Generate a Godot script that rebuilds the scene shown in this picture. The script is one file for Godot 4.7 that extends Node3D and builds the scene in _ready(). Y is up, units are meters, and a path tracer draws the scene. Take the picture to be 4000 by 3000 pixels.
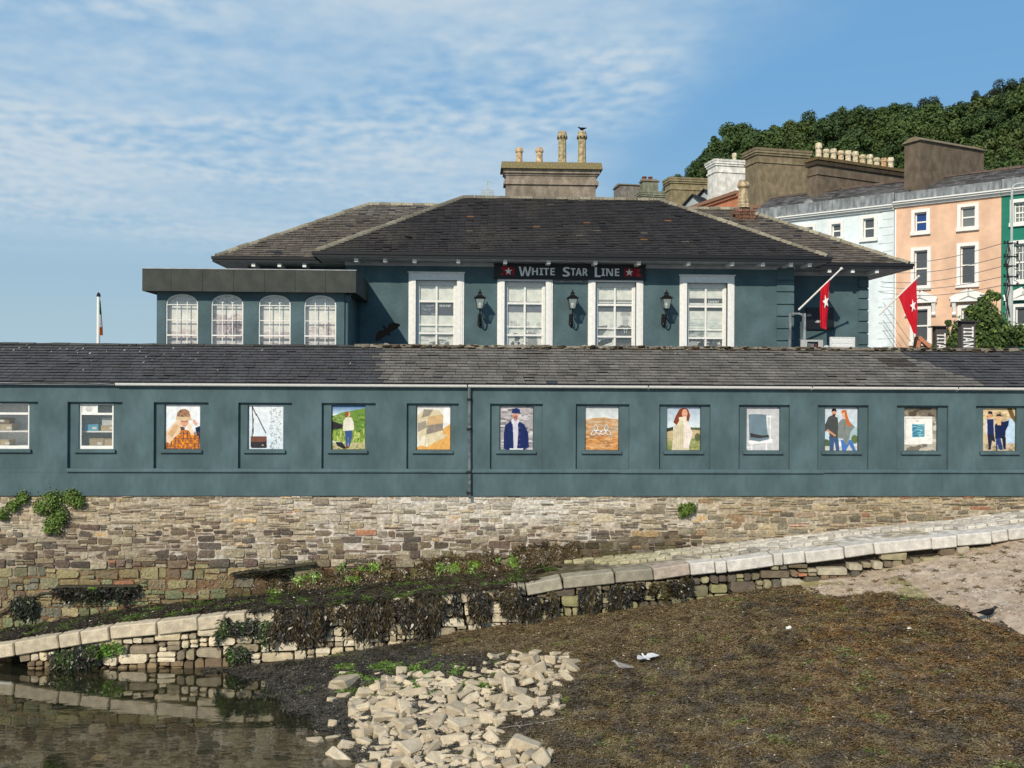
extends Node3D
# A long teal waterfront store on a rubble quay wall, a hipped-roof house behind it, a slipway and a weedy beach at low tide.
# World: x along the quay wall, y up (0 = water), z towards the viewer; the store's front wall is the plane z = 0.

const F := 3750.0                     # focal length in photo pixels (photo 4000 x 3000)
const CAM := Vector3(0, 6.78, 25)
var cam_basis := Basis(Vector3.UP, deg_to_rad(-2.4)) * Basis(Vector3.BACK, deg_to_rad(0.3))
var rng := RandomNumberGenerator.new()
var counts := {}
var M := {}
var T := {}
var means := {}                                                # mean reflectance of each grain texture, so that a material keeps its base colour
var nz := FastNoiseLite.new()
var nz2 := FastNoiseLite.new()

# ---------------------------------------------------------------- photo pixel -> point on a known plane
func ray(u: float, v: float) -> Vector3:
	return cam_basis * Vector3((u - 2000.0) / F, (1500.0 - v) / F, -1.0)

func P(u: float, v: float, z: float) -> Vector3:
	var d := ray(u, v)
	return CAM + d * ((z - CAM.z) / d.z)

func PY(u: float, v: float, y: float) -> Vector3:
	var d := ray(u, v)
	return CAM + d * ((y - CAM.y) / d.y)

func PD(u: float, v: float, depth: float) -> Vector3:
	return CAM + ray(u, v) * depth

func to_photo(p: Vector3) -> Vector2:
	var q := cam_basis.inverse() * (p - CAM)
	return Vector2(2000.0 - F * q.x / q.z, 1500.0 + F * q.y / q.z)

func lerp_table(t: Array, x: float) -> float:
	if x <= t[0][0]:
		return t[0][1] + (x - t[0][0]) * (t[1][1] - t[0][1]) / (t[1][0] - t[0][0])
	for i in range(1, t.size()):
		if x <= t[i][0] or i == t.size() - 1:
			return t[i - 1][1] + (x - t[i - 1][0]) * (t[i][1] - t[i - 1][1]) / (t[i][0] - t[i - 1][0])
	return 0.0

func rf(a: float, b: float) -> float:
	return rng.randf_range(a, b)

func inside(pts: Array, p: Vector2) -> bool:
	return Geometry2D.is_point_in_polygon(p, PackedVector2Array(pts))

# ---------------------------------------------------------------- mesh collector
class MB:
	var v := PackedVector3Array()
	var n := PackedVector3Array()
	var c := PackedColorArray()
	var t := PackedVector2Array()
	var col := Color.WHITE
	var uvs := false

	func tri(a: Vector3, b: Vector3, d: Vector3) -> void:      # a, b, d run anticlockwise seen from outside
		var k := (b - a).cross(d - a)
		if k.length_squared() < 1e-16:
			return
		k = k.normalized()
		v.append(a); v.append(d); v.append(b)
		n.append(k); n.append(k); n.append(k)
		c.append(col); c.append(col); c.append(col)

	func quad(a: Vector3, b: Vector3, d: Vector3, e: Vector3) -> void:
		tri(a, b, d)
		tri(a, d, e)

	func poly_out(pts: Array, o: Vector3) -> void:             # a flat polygon that faces away from o
		var k: Vector3 = (pts[1] - pts[0]).cross(pts[2] - pts[0])
		var flip := k.dot(pts[0] - o) < 0.0
		for i in range(1, pts.size() - 1):
			if flip:
				tri(pts[0], pts[i + 1], pts[i])
			else:
				tri(pts[0], pts[i], pts[i + 1])

	func hexa(p: Array) -> void:                               # 8 corners: index bits x, y, z
		var o := Vector3.ZERO
		for q in p:
			o += q / 8.0
		for f in [[0, 1, 3, 2], [4, 5, 7, 6], [0, 1, 5, 4], [2, 3, 7, 6], [0, 2, 6, 4], [1, 3, 7, 5]]:
			poly_out([p[f[0]], p[f[1]], p[f[2]], p[f[3]]], o)

	func box(lo: Vector3, hi: Vector3) -> void:
		var p := []
		for i in 8:
			p.append(Vector3(hi.x if i & 1 else lo.x, hi.y if i & 2 else lo.y, hi.z if i & 4 else lo.z))
		hexa(p)

	func bar(a: Vector3, b: Vector3, w: float, h: float, up := Vector3.UP) -> void:   # a square bar from a to b
		var d := (b - a).normalized()
		var s := d.cross(up).normalized() * w * 0.5
		var q := s.cross(d).normalized() * h * 0.5
		hexa([a - s - q, b - s - q, a + s - q, b + s - q, a - s + q, b - s + q, a + s + q, b + s + q])

	func tube(a: Vector3, b: Vector3, r0: float, r1: float, k := 10, caps := true) -> void:
		var d := (b - a).normalized()
		var s := d.cross(Vector3.RIGHT if absf(d.x) < 0.8 else Vector3.UP).normalized()
		var q := d.cross(s)
		for i in k:
			var e0 := s * cos(TAU * i / k) + q * sin(TAU * i / k)
			var e1 := s * cos(TAU * (i + 1) / k) + q * sin(TAU * (i + 1) / k)
			quad(a + e0 * r0, a + e1 * r0, b + e1 * r1, b + e0 * r1)
			if caps:
				tri(a, a + e1 * r0, a + e0 * r0)
				tri(b, b + e0 * r1, b + e1 * r1)

	func path(pts: Array, r: float, k := 6) -> void:
		for i in pts.size() - 1:
			tube(pts[i], pts[i + 1], r, r, k, i == 0 or i == pts.size() - 2)

	func lathe(at: Vector3, prof: Array, k := 14) -> void:     # prof: [radius, height] from the bottom up
		for j in prof.size() - 1:
			for i in k:
				var a0 := TAU * i / k
				var a1 := TAU * (i + 1) / k
				var d0 := Vector3(cos(a0), 0, -sin(a0))
				var d1 := Vector3(cos(a1), 0, -sin(a1))
				var p: Array = prof[j]
				var q: Array = prof[j + 1]
				quad(at + d0 * p[0] + Vector3(0, p[1], 0), at + d1 * p[0] + Vector3(0, p[1], 0), at + d1 * q[0] + Vector3(0, q[1], 0), at + d0 * q[0] + Vector3(0, q[1], 0))

	func prism(pts: Array, z0: float, z1: float) -> void:      # outline of Vector2 in the xy plane, from z0 (back) to z1 (front)
		var out := PackedVector2Array(pts)
		if Geometry2D.is_polygon_clockwise(out):
			out.reverse()
		var ix := Geometry2D.triangulate_polygon(out)
		for i in range(0, ix.size(), 3):
			var a := out[ix[i]]
			var b := out[ix[i + 1]]
			var d := out[ix[i + 2]]
			if (b - a).cross(d - a) < 0.0:
				var s := b
				b = d
				d = s
			tri(Vector3(a.x, a.y, z1), Vector3(b.x, b.y, z1), Vector3(d.x, d.y, z1))
			tri(Vector3(a.x, a.y, z0), Vector3(d.x, d.y, z0), Vector3(b.x, b.y, z0))
		for i in out.size():
			var a := out[i]
			var b := out[(i + 1) % out.size()]
			quad(Vector3(a.x, a.y, z0), Vector3(b.x, b.y, z0), Vector3(b.x, b.y, z1), Vector3(a.x, a.y, z1))

	func sheet(a: Vector3, b: Vector3, d: Vector3, e: Vector3) -> void:   # a print: a = bottom left, anticlockwise
		uvs = true
		quad(a, b, d, e)
		for q in [Vector2(0, 1), Vector2(1, 0), Vector2(1, 1), Vector2(0, 1), Vector2(0, 0), Vector2(1, 0)]:
			t.append(q)

	func mesh() -> ArrayMesh:
		var a := []
		a.resize(Mesh.ARRAY_MAX)
		a[Mesh.ARRAY_VERTEX] = v
		a[Mesh.ARRAY_NORMAL] = n
		a[Mesh.ARRAY_COLOR] = c
		if uvs:
			a[Mesh.ARRAY_TEX_UV] = t
		var m := ArrayMesh.new()
		m.add_surface_from_arrays(Mesh.PRIMITIVE_TRIANGLES, a)
		return m

# a stone block with chamfered edges and corners that are a little out of true
func block(mb: MB, xf: Transform3D, size: Vector3, bev: float, jit: float) -> void:
	var cn := []
	for i in 8:
		cn.append(Vector3((0.5 if i & 1 else -0.5) * size.x, (0.5 if i & 2 else -0.5) * size.y, (0.5 if i & 4 else -0.5) * size.z) + Vector3(rf(-jit, jit) * size.x, rf(-jit, jit) * size.y, rf(-jit, jit) * size.z))
	var at := func(i: int, ax: int) -> Vector3:
		var p: Vector3 = cn[i]
		for k in 3:
			if k != ax:
				p[k] -= bev * signf(cn[i][k])
		return xf * p
	var o := xf.origin
	for ax in 3:
		var o1 := (ax + 1) % 3
		var o2 := (ax + 2) % 3
		for s in 2:
			var b: int = s << ax
			mb.poly_out([at.call(b, ax), at.call(b | 1 << o1, ax), at.call(b | 1 << o1 | 1 << o2, ax), at.call(b | 1 << o2, ax)], o)
		for s in 4:                                            # the four edges along this axis
			var e: int = ((s & 1) << o1) | ((s >> 1) << o2)
			mb.poly_out([at.call(e, o1), at.call(e | 1 << ax, o1), at.call(e | 1 << ax, o2), at.call(e, o2)], o)
	for i in 8:
		mb.poly_out([at.call(i, 0), at.call(i, 1), at.call(i, 2)], o)

# ---------------------------------------------------------------- scene tree
func numbered(called: String) -> String:
	counts[called] = counts.get(called, -1) + 1
	return called if counts[called] == 0 else "%s_%03d" % [called, counts[called]]

func tag(o: Node, label: String, category: String, group := "", kind := "") -> void:
	if label:
		o.set_meta("label", label)
	if category:
		o.set_meta("category", category)
	if group:
		o.set_meta("group", group)
	if kind:
		o.set_meta("kind", kind)

func thing(called: String, label: String, category: String, at := Vector3.ZERO, turn := 0.0, group := "", kind := "") -> Node3D:
	var o := Node3D.new()
	o.name = numbered(called)
	add_child(o)
	o.position = at
	o.rotation.y = turn
	tag(o, label, category, group, kind)
	return o

func solo(called: String, mb: MB, m: Material, label: String, category: String, group := "", kind := "", at := Vector3.ZERO) -> MeshInstance3D:
	var o := MeshInstance3D.new()
	o.name = numbered(called)
	o.mesh = mb.mesh()
	o.material_override = m
	o.position = at
	add_child(o)
	tag(o, label, category, group, kind)
	return o

func part(parent: Node3D, called: String, mb: MB, m: Material) -> MeshInstance3D:
	return shared(parent, called, mb.mesh(), m)

func shared(parent: Node3D, called: String, mesh: Mesh, m: Material, xf := Transform3D()) -> MeshInstance3D:
	var o := MeshInstance3D.new()
	o.name = called
	o.mesh = mesh
	o.material_override = m
	o.transform = xf
	parent.add_child(o, true)
	return o

func crowd(parent: Node3D, called: String, mesh: Mesh, m: Material, xfs: Array, cols: PackedColorArray, label := "", category := "") -> MultiMeshInstance3D:
	var mm := MultiMesh.new()
	mm.transform_format = MultiMesh.TRANSFORM_3D
	mm.use_colors = true
	mm.mesh = mesh
	mm.instance_count = xfs.size()
	for i in xfs.size():
		mm.set_instance_transform(i, xfs[i])
		mm.set_instance_color(i, cols[i])
	var o := MultiMeshInstance3D.new()
	o.name = numbered(called) if parent == self else called
	o.multimesh = mm
	o.material_override = m
	parent.add_child(o, true)
	tag(o, label, category, "", "stuff")
	return o

# ---------------------------------------------------------------- textures and materials
func noise_tex(sd: int, freq: float, oct: int, lo: float, hi: float, size := 256, gain := 1.6) -> ImageTexture:
	var f := FastNoiseLite.new()
	f.noise_type = FastNoiseLite.TYPE_SIMPLEX_SMOOTH
	f.seed = sd
	f.frequency = freq
	f.fractal_octaves = oct
	var im := f.get_seamless_image(size, size)
	im.convert(Image.FORMAT_L8)
	var d := im.get_data()
	for i in d.size():
		var x := clampf((d[i] / 255.0 - 0.5) * gain + 0.5, 0.0, 1.0)
		d[i] = int(clampf(lerpf(lo, hi, x), 0.0, 1.0) * 255.0)
	var sum := 0.0
	for i in range(0, d.size(), 7):
		sum += pow(d[i] / 255.0, 2.2)
	var t := ImageTexture.create_from_image(Image.create_from_data(size, size, false, Image.FORMAT_L8, d))
	means[t] = sum / ceil(d.size() / 7.0)
	return t

func surf(nm: String, lin: Color, rough := 0.85, o := {}) -> StandardMaterial3D:
	var m := StandardMaterial3D.new()
	m.resource_name = nm
	var keep: float = 1.0 / (means.get(o.get("tex"), 1.0) * means.get(o.get("det"), 1.0))
	m.albedo_color = (lin * keep).linear_to_srgb()
	m.roughness = rough
	m.metallic_specular = o.get("spec", 0.35)
	m.vertex_color_use_as_albedo = o.get("vc", false)
	m.uv1_triplanar = o.get("tri", true)
	m.uv1_world_triplanar = true
	m.uv1_scale = o.get("sv", Vector3.ONE * float(o.get("s", 1.0)))
	if o.has("tex"):
		m.albedo_texture = o.tex
	if o.has("det"):
		m.detail_enabled = true
		m.detail_blend_mode = BaseMaterial3D.BLEND_MODE_MUL
		m.detail_albedo = o.det
		m.detail_uv_layer = BaseMaterial3D.DETAIL_UV_2
		m.uv2_triplanar = true
		m.uv2_world_triplanar = true
		m.uv2_scale = o.get("dv", Vector3.ONE * float(o.get("ds", 0.2)))
	if o.has("bump"):
		m.heightmap_enabled = true
		m.heightmap_texture = o.bump
		m.heightmap_scale = o.get("bs", 1.0)
	if o.has("back"):
		m.backlight_enabled = true
		m.backlight = o.back
	if o.has("metal"):
		m.metallic = o.metal
	return m

func print_mat(nm: String, tex: Texture2D, rough := 0.45) -> StandardMaterial3D:
	var m := StandardMaterial3D.new()
	m.resource_name = nm
	m.albedo_texture = tex
	m.albedo_color = Color(0.97, 0.97, 0.97)
	m.roughness = rough
	m.metallic_specular = 0.3
	m.texture_repeat = false
	return m

func glass_mat(nm: String, c: Color, a: float) -> StandardMaterial3D:
	var m := StandardMaterial3D.new()
	m.resource_name = nm
	m.transparency = BaseMaterial3D.TRANSPARENCY_ALPHA
	m.albedo_color = Color(c.r, c.g, c.b, a)
	m.roughness = 0.03
	m.metallic_specular = 0.5
	return m

func make_materials() -> void:
	nz.seed = 4
	nz.frequency = 1.0
	nz2.seed = 9
	nz2.frequency = 1.0
	nz2.fractal_octaves = 2
	T.fine = noise_tex(1, 0.06, 4, 0.88, 1.0)
	T.grain = noise_tex(2, 0.16, 2, 0.84, 1.0)
	T.patch = noise_tex(3, 0.016, 5, 0.86, 1.0)
	T.strong = noise_tex(5, 0.025, 5, 0.66, 1.0, 256, 1.9)
	T.soft = noise_tex(11, 0.04, 4, 0.95, 1.0)
	T.bump = noise_tex(6, 0.05, 4, 0.0, 1.0)
	T.rough = noise_tex(7, 0.03, 5, 0.0, 1.0)
	T.streak = noise_tex(8, 0.03, 4, 0.8, 1.0, 256, 1.7)
	M.teal = surf("teal masonry paint", Color(0.076, 0.124, 0.138), 0.8, {tex = T.soft, sv = Vector3(0.5, 0.22, 0.5), det = T.patch, dv = Vector3(0.22, 0.15, 0.3), bump = T.bump, bs = 0.05})
	M.teal2 = surf("teal house paint", Color(0.076, 0.126, 0.141), 0.8, {tex = T.soft, s = 0.8, det = T.patch, ds = 0.2, bump = T.bump, bs = 0.05})
	M.white = surf("white gloss paint", Color(0.8, 0.8, 0.77), 0.5, {tex = T.soft, s = 0.6})
	M.soffit = surf("grey soffit paint", Color(0.42, 0.43, 0.44), 0.7, {tex = T.patch, s = 0.4})
	M.black = surf("black paint", Color(0.018, 0.019, 0.022), 0.45, {tex = T.fine, s = 2.0})
	M.iron = surf("black iron paint", Color(0.012, 0.012, 0.013), 0.35)
	M.slate = surf("slate", Color.WHITE, 0.75, {vc = true, tex = T.fine, s = 1.7, det = T.patch, ds = 0.3, bump = T.bump, bs = 0.15})
	M.stone = surf("rubble stone", Color.WHITE, 0.92, {vc = true, tex = T.streak, s = 1.3, det = T.grain, ds = 2.2, bump = T.rough, bs = 0.90, spec = 0.2})
	M.lime = surf("pale limestone", Color.WHITE, 0.9, {vc = true, tex = T.patch, s = 0.8, det = T.fine, ds = 1.6, bump = T.rough, bs = 0.2, spec = 0.2})
	M.mortar = surf("lime mortar", Color.WHITE, 0.95, {vc = true, tex = T.streak, s = 0.9, det = T.grain, ds = 3.0, bump = T.rough, bs = 1.20, spec = 0.1})
	M.render = surf("weathered cement render", Color.WHITE, 0.92, {vc = true, tex = T.streak, sv = Vector3(0.3, 0.16, 0.3), det = T.fine, ds = 0.7, bump = T.bump, bs = 0.24, spec = 0.15})
	M.clay = surf("buff clay", Color.WHITE, 0.85, {vc = true, tex = T.strong, s = 0.9, bump = T.bump, bs = 0.24})
	M.house = surf("painted house render", Color.WHITE, 0.85, {vc = true, tex = T.patch, sv = Vector3(0.25, 0.09, 0.25), det = T.soft, ds = 0.3})
	M.leaf = surf("leaf", Color.WHITE, 0.6, {vc = true, back = Color(0.4, 0.46, 0.25), spec = 0.25})
	M.weed = surf("wet seaweed", Color.WHITE, 0.36, {vc = true, spec = 0.5, back = Color(0.1, 0.09, 0.05)})
	M.ground = surf("shingle and silt", Color.WHITE, 0.9, {vc = true, tex = T.streak, s = 0.4, det = T.grain, ds = 2.5, bump = T.rough, bs = 0.8, spec = 0.2})
	M.plain = surf("plain paint", Color.WHITE, 0.7, {vc = true, tex = T.fine, s = 1.0})
	M.lead = surf("lead", Color(0.2, 0.22, 0.23), 0.6, {tex = T.strong, sv = Vector3(0.9, 0.25, 0.9)})
	M.fascia = surf("grey-green fascia board", Color(0.05, 0.057, 0.05), 0.75, {tex = T.fine, s = 1.2, det = T.patch, dv = Vector3(0.4, 0.25, 0.4)})
	M.cloth_red = surf("red bunting", Color(0.62, 0.012, 0.03), 0.7, {back = Color(0.75, 0.1, 0.12)})
	M.glass = glass_mat("window glass", Color(0.6, 0.66, 0.66), 0.06)
	M.dark_glass = surf("dark window glass", Color(0.085, 0.095, 0.105), 0.06, {spec = 0.5})
	M.blue_glass = surf("blue lit window glass", Color(0.02, 0.06, 0.22), 0.06, {spec = 0.5})
	M.bark = surf("bark", Color(0.1, 0.08, 0.055), 0.9, {tex = T.strong, s = 0.7})
	M.pole = surf("galvanised pole", Color(0.46, 0.5, 0.48), 0.55, {tex = T.patch, s = 0.5})
	M.concrete = surf("concrete", Color.WHITE, 0.9, {vc = true, tex = T.strong, s = 0.45, det = T.grain, ds = 2.0, bump = T.bump, bs = 0.30, spec = 0.2})
	M.card = surf("cardboard", Color.WHITE, 0.8, {vc = true, tex = T.fine, s = 3.0})
	M.feather = surf("feathers", Color.WHITE, 0.85, {vc = true, spec = 0.12})

# ---------------------------------------------------------------- sky: thin altocumulus sheet with a clear edge
func make_sky() -> Sky:
	var w := 3072
	var h := 1536
	var d := PackedByteArray()
	d.resize(w * h * 3)
	var big := FastNoiseLite.new()
	big.seed = 21
	big.frequency = 0.55
	big.fractal_octaves = 3
	var cell := FastNoiseLite.new()
	cell.seed = 33
	cell.frequency = 8.5
	cell.fractal_octaves = 4
	cell.fractal_gain = 0.55
	var low := Color(0.42, 0.575, 0.66)
	var mid := Color(0.185, 0.41, 0.69)
	var top := Color(0.07, 0.20, 0.49)
	for j in h:
		var el := (0.5 - (j + 0.5) / h) * PI
		var sy := sin(el)
		var cy := cos(el)
		var e := maxf(sy, 0.0)
		var base := low.lerp(mid, smoothstep(0.0, 0.3, e)).lerp(top, smoothstep(0.2, 0.85, e))
		if sy <= 0.0:
			base = Color(0.42, 0.50, 0.53)
		var b8 := base.linear_to_srgb()
		var far := 0.0
		if sy > 0.06:
			far = smoothstep(0.10, 0.165, sy)
		for i in w:
			var c := b8
			if far > 0.0:
				var a := (0.5 - (i + 0.5) / w) * TAU             # the middle column looks towards -z
				var px := sin(a) * cy / sy
				var pz := -cos(a) * cy / sy
				var edge := 1.0 - smoothstep(0.35, 1.0, px + 0.35 * big.get_noise_2d(px * 1.4, pz * 0.7))
				if edge > 0.0:
					var g := big.get_noise_2d(px + 7.0, pz)
					var q := cell.get_noise_2d(px * 0.8 + pz * 0.2, pz * 0.75 - px * 0.12)
					var band := big.get_noise_2d(px * 0.5 + pz * 1.1 + 40.0, pz * 2.4 - px * 0.8)
					var ripple := 0.22 + 0.4 * smoothstep(-0.25, 0.35, big.get_noise_2d(px * 0.9 - 30.0, pz * 0.9))
					var k := clampf(0.68 + 0.22 * g + 0.3 * band + ripple * q, 0.0, 1.0) * edge * far
					k = k * 0.85
					c = b8.lerp(Color(0.815, 0.86, 0.893), k)
			var o := (j * w + i) * 3
			d[o] = int(c.r * 255.0)
			d[o + 1] = int(c.g * 255.0)
			d[o + 2] = int(c.b * 255.0)
	var m := PanoramaSkyMaterial.new()
	m.panorama = ImageTexture.create_from_image(Image.create_from_data(w, h, false, Image.FORMAT_RGB8, d))
	var s := Sky.new()
	s.sky_material = m
	return s

func setup_view() -> void:
	var c := Camera3D.new()
	c.name = "camera"
	c.position = CAM
	c.basis = cam_basis
	c.fov = rad_to_deg(2.0 * atan(1500.0 / F))
	c.near = 0.1
	c.far = 1500.0
	add_child(c)
	c.current = true
	var sun := DirectionalLight3D.new()
	sun.name = "sun"
	add_child(sun)
	sun.look_at_from_position(Vector3.ZERO, Vector3(0.49, -0.74, -1.0))
	sun.light_color = Color(1.0, 0.95, 0.87)
	sun.light_energy = 1.25
	sun.light_angular_distance = 0.5
	sun.shadow_enabled = true
	var e := Environment.new()
	e.background_mode = Environment.BG_SKY
	e.sky = make_sky()
	e.background_energy_multiplier = 1.0
	e.tonemap_mode = Environment.TONE_MAPPER_LINEAR
	e.tonemap_exposure = 1.0
	e.sdfgi_enabled = true
	e.ssao_enabled = true
	e.ssil_enabled = true
	var we := WorldEnvironment.new()
	we.name = "world_environment"
	we.environment = e
	add_child(we)

# ---------------------------------------------------------------- flat print: posters and window sheets
class Canvas:
	var im: Image
	var w: int
	var h: int

	func _init(w_: int, h_: int, bg: Color) -> void:
		w = w_ * 2
		h = h_ * 2
		im = Image.create(w, h, false, Image.FORMAT_RGB8)
		im.fill(bg)

	func rect(x: float, y: float, x1: float, y1: float, c: Color) -> void:
		im.fill_rect(Rect2i(int(x * w), int(y * h), maxi(1, int((x1 - x) * w)), maxi(1, int((y1 - y) * h))), c)

	func grad(y0: float, y1: float, a: Color, b: Color) -> void:
		for j in range(int(y0 * h), int(y1 * h)):
			im.fill_rect(Rect2i(0, j, w, 1), a.lerp(b, (float(j) / h - y0) / (y1 - y0)))

	func poly(p: Array, c: Color) -> void:                     # flat list x, y, x, y ... in shares of the sheet
		var k := p.size() / 2
		var lo := 1e9
		var hi := -1e9
		for i in k:
			lo = minf(lo, p[i * 2 + 1] * h)
			hi = maxf(hi, p[i * 2 + 1] * h)
		for j in range(maxi(0, int(lo)), mini(h - 1, int(hi)) + 1):
			var xs := []
			for i in k:
				var x0: float = p[i * 2] * w
				var y0: float = p[i * 2 + 1] * h
				var x1: float = p[(i + 1) % k * 2] * w
				var y1: float = p[(i + 1) % k * 2 + 1] * h
				if (y0 <= j + 0.5) != (y1 <= j + 0.5):
					xs.append(x0 + (j + 0.5 - y0) / (y1 - y0) * (x1 - x0))
			xs.sort()
			for i in range(0, xs.size() - 1, 2):
				im.fill_rect(Rect2i(int(round(xs[i])), j, int(round(xs[i + 1])) - int(round(xs[i])), 1), c)

	func ell(x: float, y: float, rx: float, ry: float, c: Color) -> void:
		var p := []
		for i in 24:
			p.append(x + cos(TAU * i / 24) * rx)
			p.append(y + sin(TAU * i / 24) * ry)
		poly(p, c)

	func line(x0: float, y0: float, x1: float, y1: float, t: float, c: Color) -> void:
		var d := Vector2((x1 - x0) * w, (y1 - y0) * h).normalized().orthogonal() * t * w * 0.5
		poly([x0 + d.x / w, y0 + d.y / h, x1 + d.x / w, y1 + d.y / h, x1 - d.x / w, y1 - d.y / h, x0 - d.x / w, y0 - d.y / h], c)

	func flecks(r: RandomNumberGenerator, n: int, x0: float, y0: float, x1: float, y1: float, sx: float, sy: float, cs: Array) -> void:
		for i in n:
			ell(r.randf_range(x0, x1), r.randf_range(y0, y1), sx * r.randf_range(0.4, 1.3), sy * r.randf_range(0.4, 1.3), cs[r.randi() % cs.size()])

	func done() -> ImageTexture:
		w = w / 3 * 2
		h = h / 3 * 2
		im.resize(w / 2, h / 2, Image.INTERPOLATE_CUBIC)
		var f := FastNoiseLite.new()                           # the uneven tones of a printed photograph
		f.seed = w + int(im.get_pixel(w / 4, h / 4).r * 99.0)
		f.frequency = 0.045
		f.fractal_octaves = 4
		var d := im.get_data()
		var ww := w / 2
		for i in d.size() / 3:
			var k := 1.0 + 0.09 * f.get_noise_2d(i % ww, i / ww)
			for c in 3:
				d[i * 3 + c] = int(clampf(d[i * 3 + c] * k, 0.0, 250.0))
		return ImageTexture.create_from_image(Image.create_from_data(ww, h / 2, false, Image.FORMAT_RGB8, d))

func k3(r: int, g: int, b: int) -> Color:
	return Color8(r, g, b)

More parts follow.
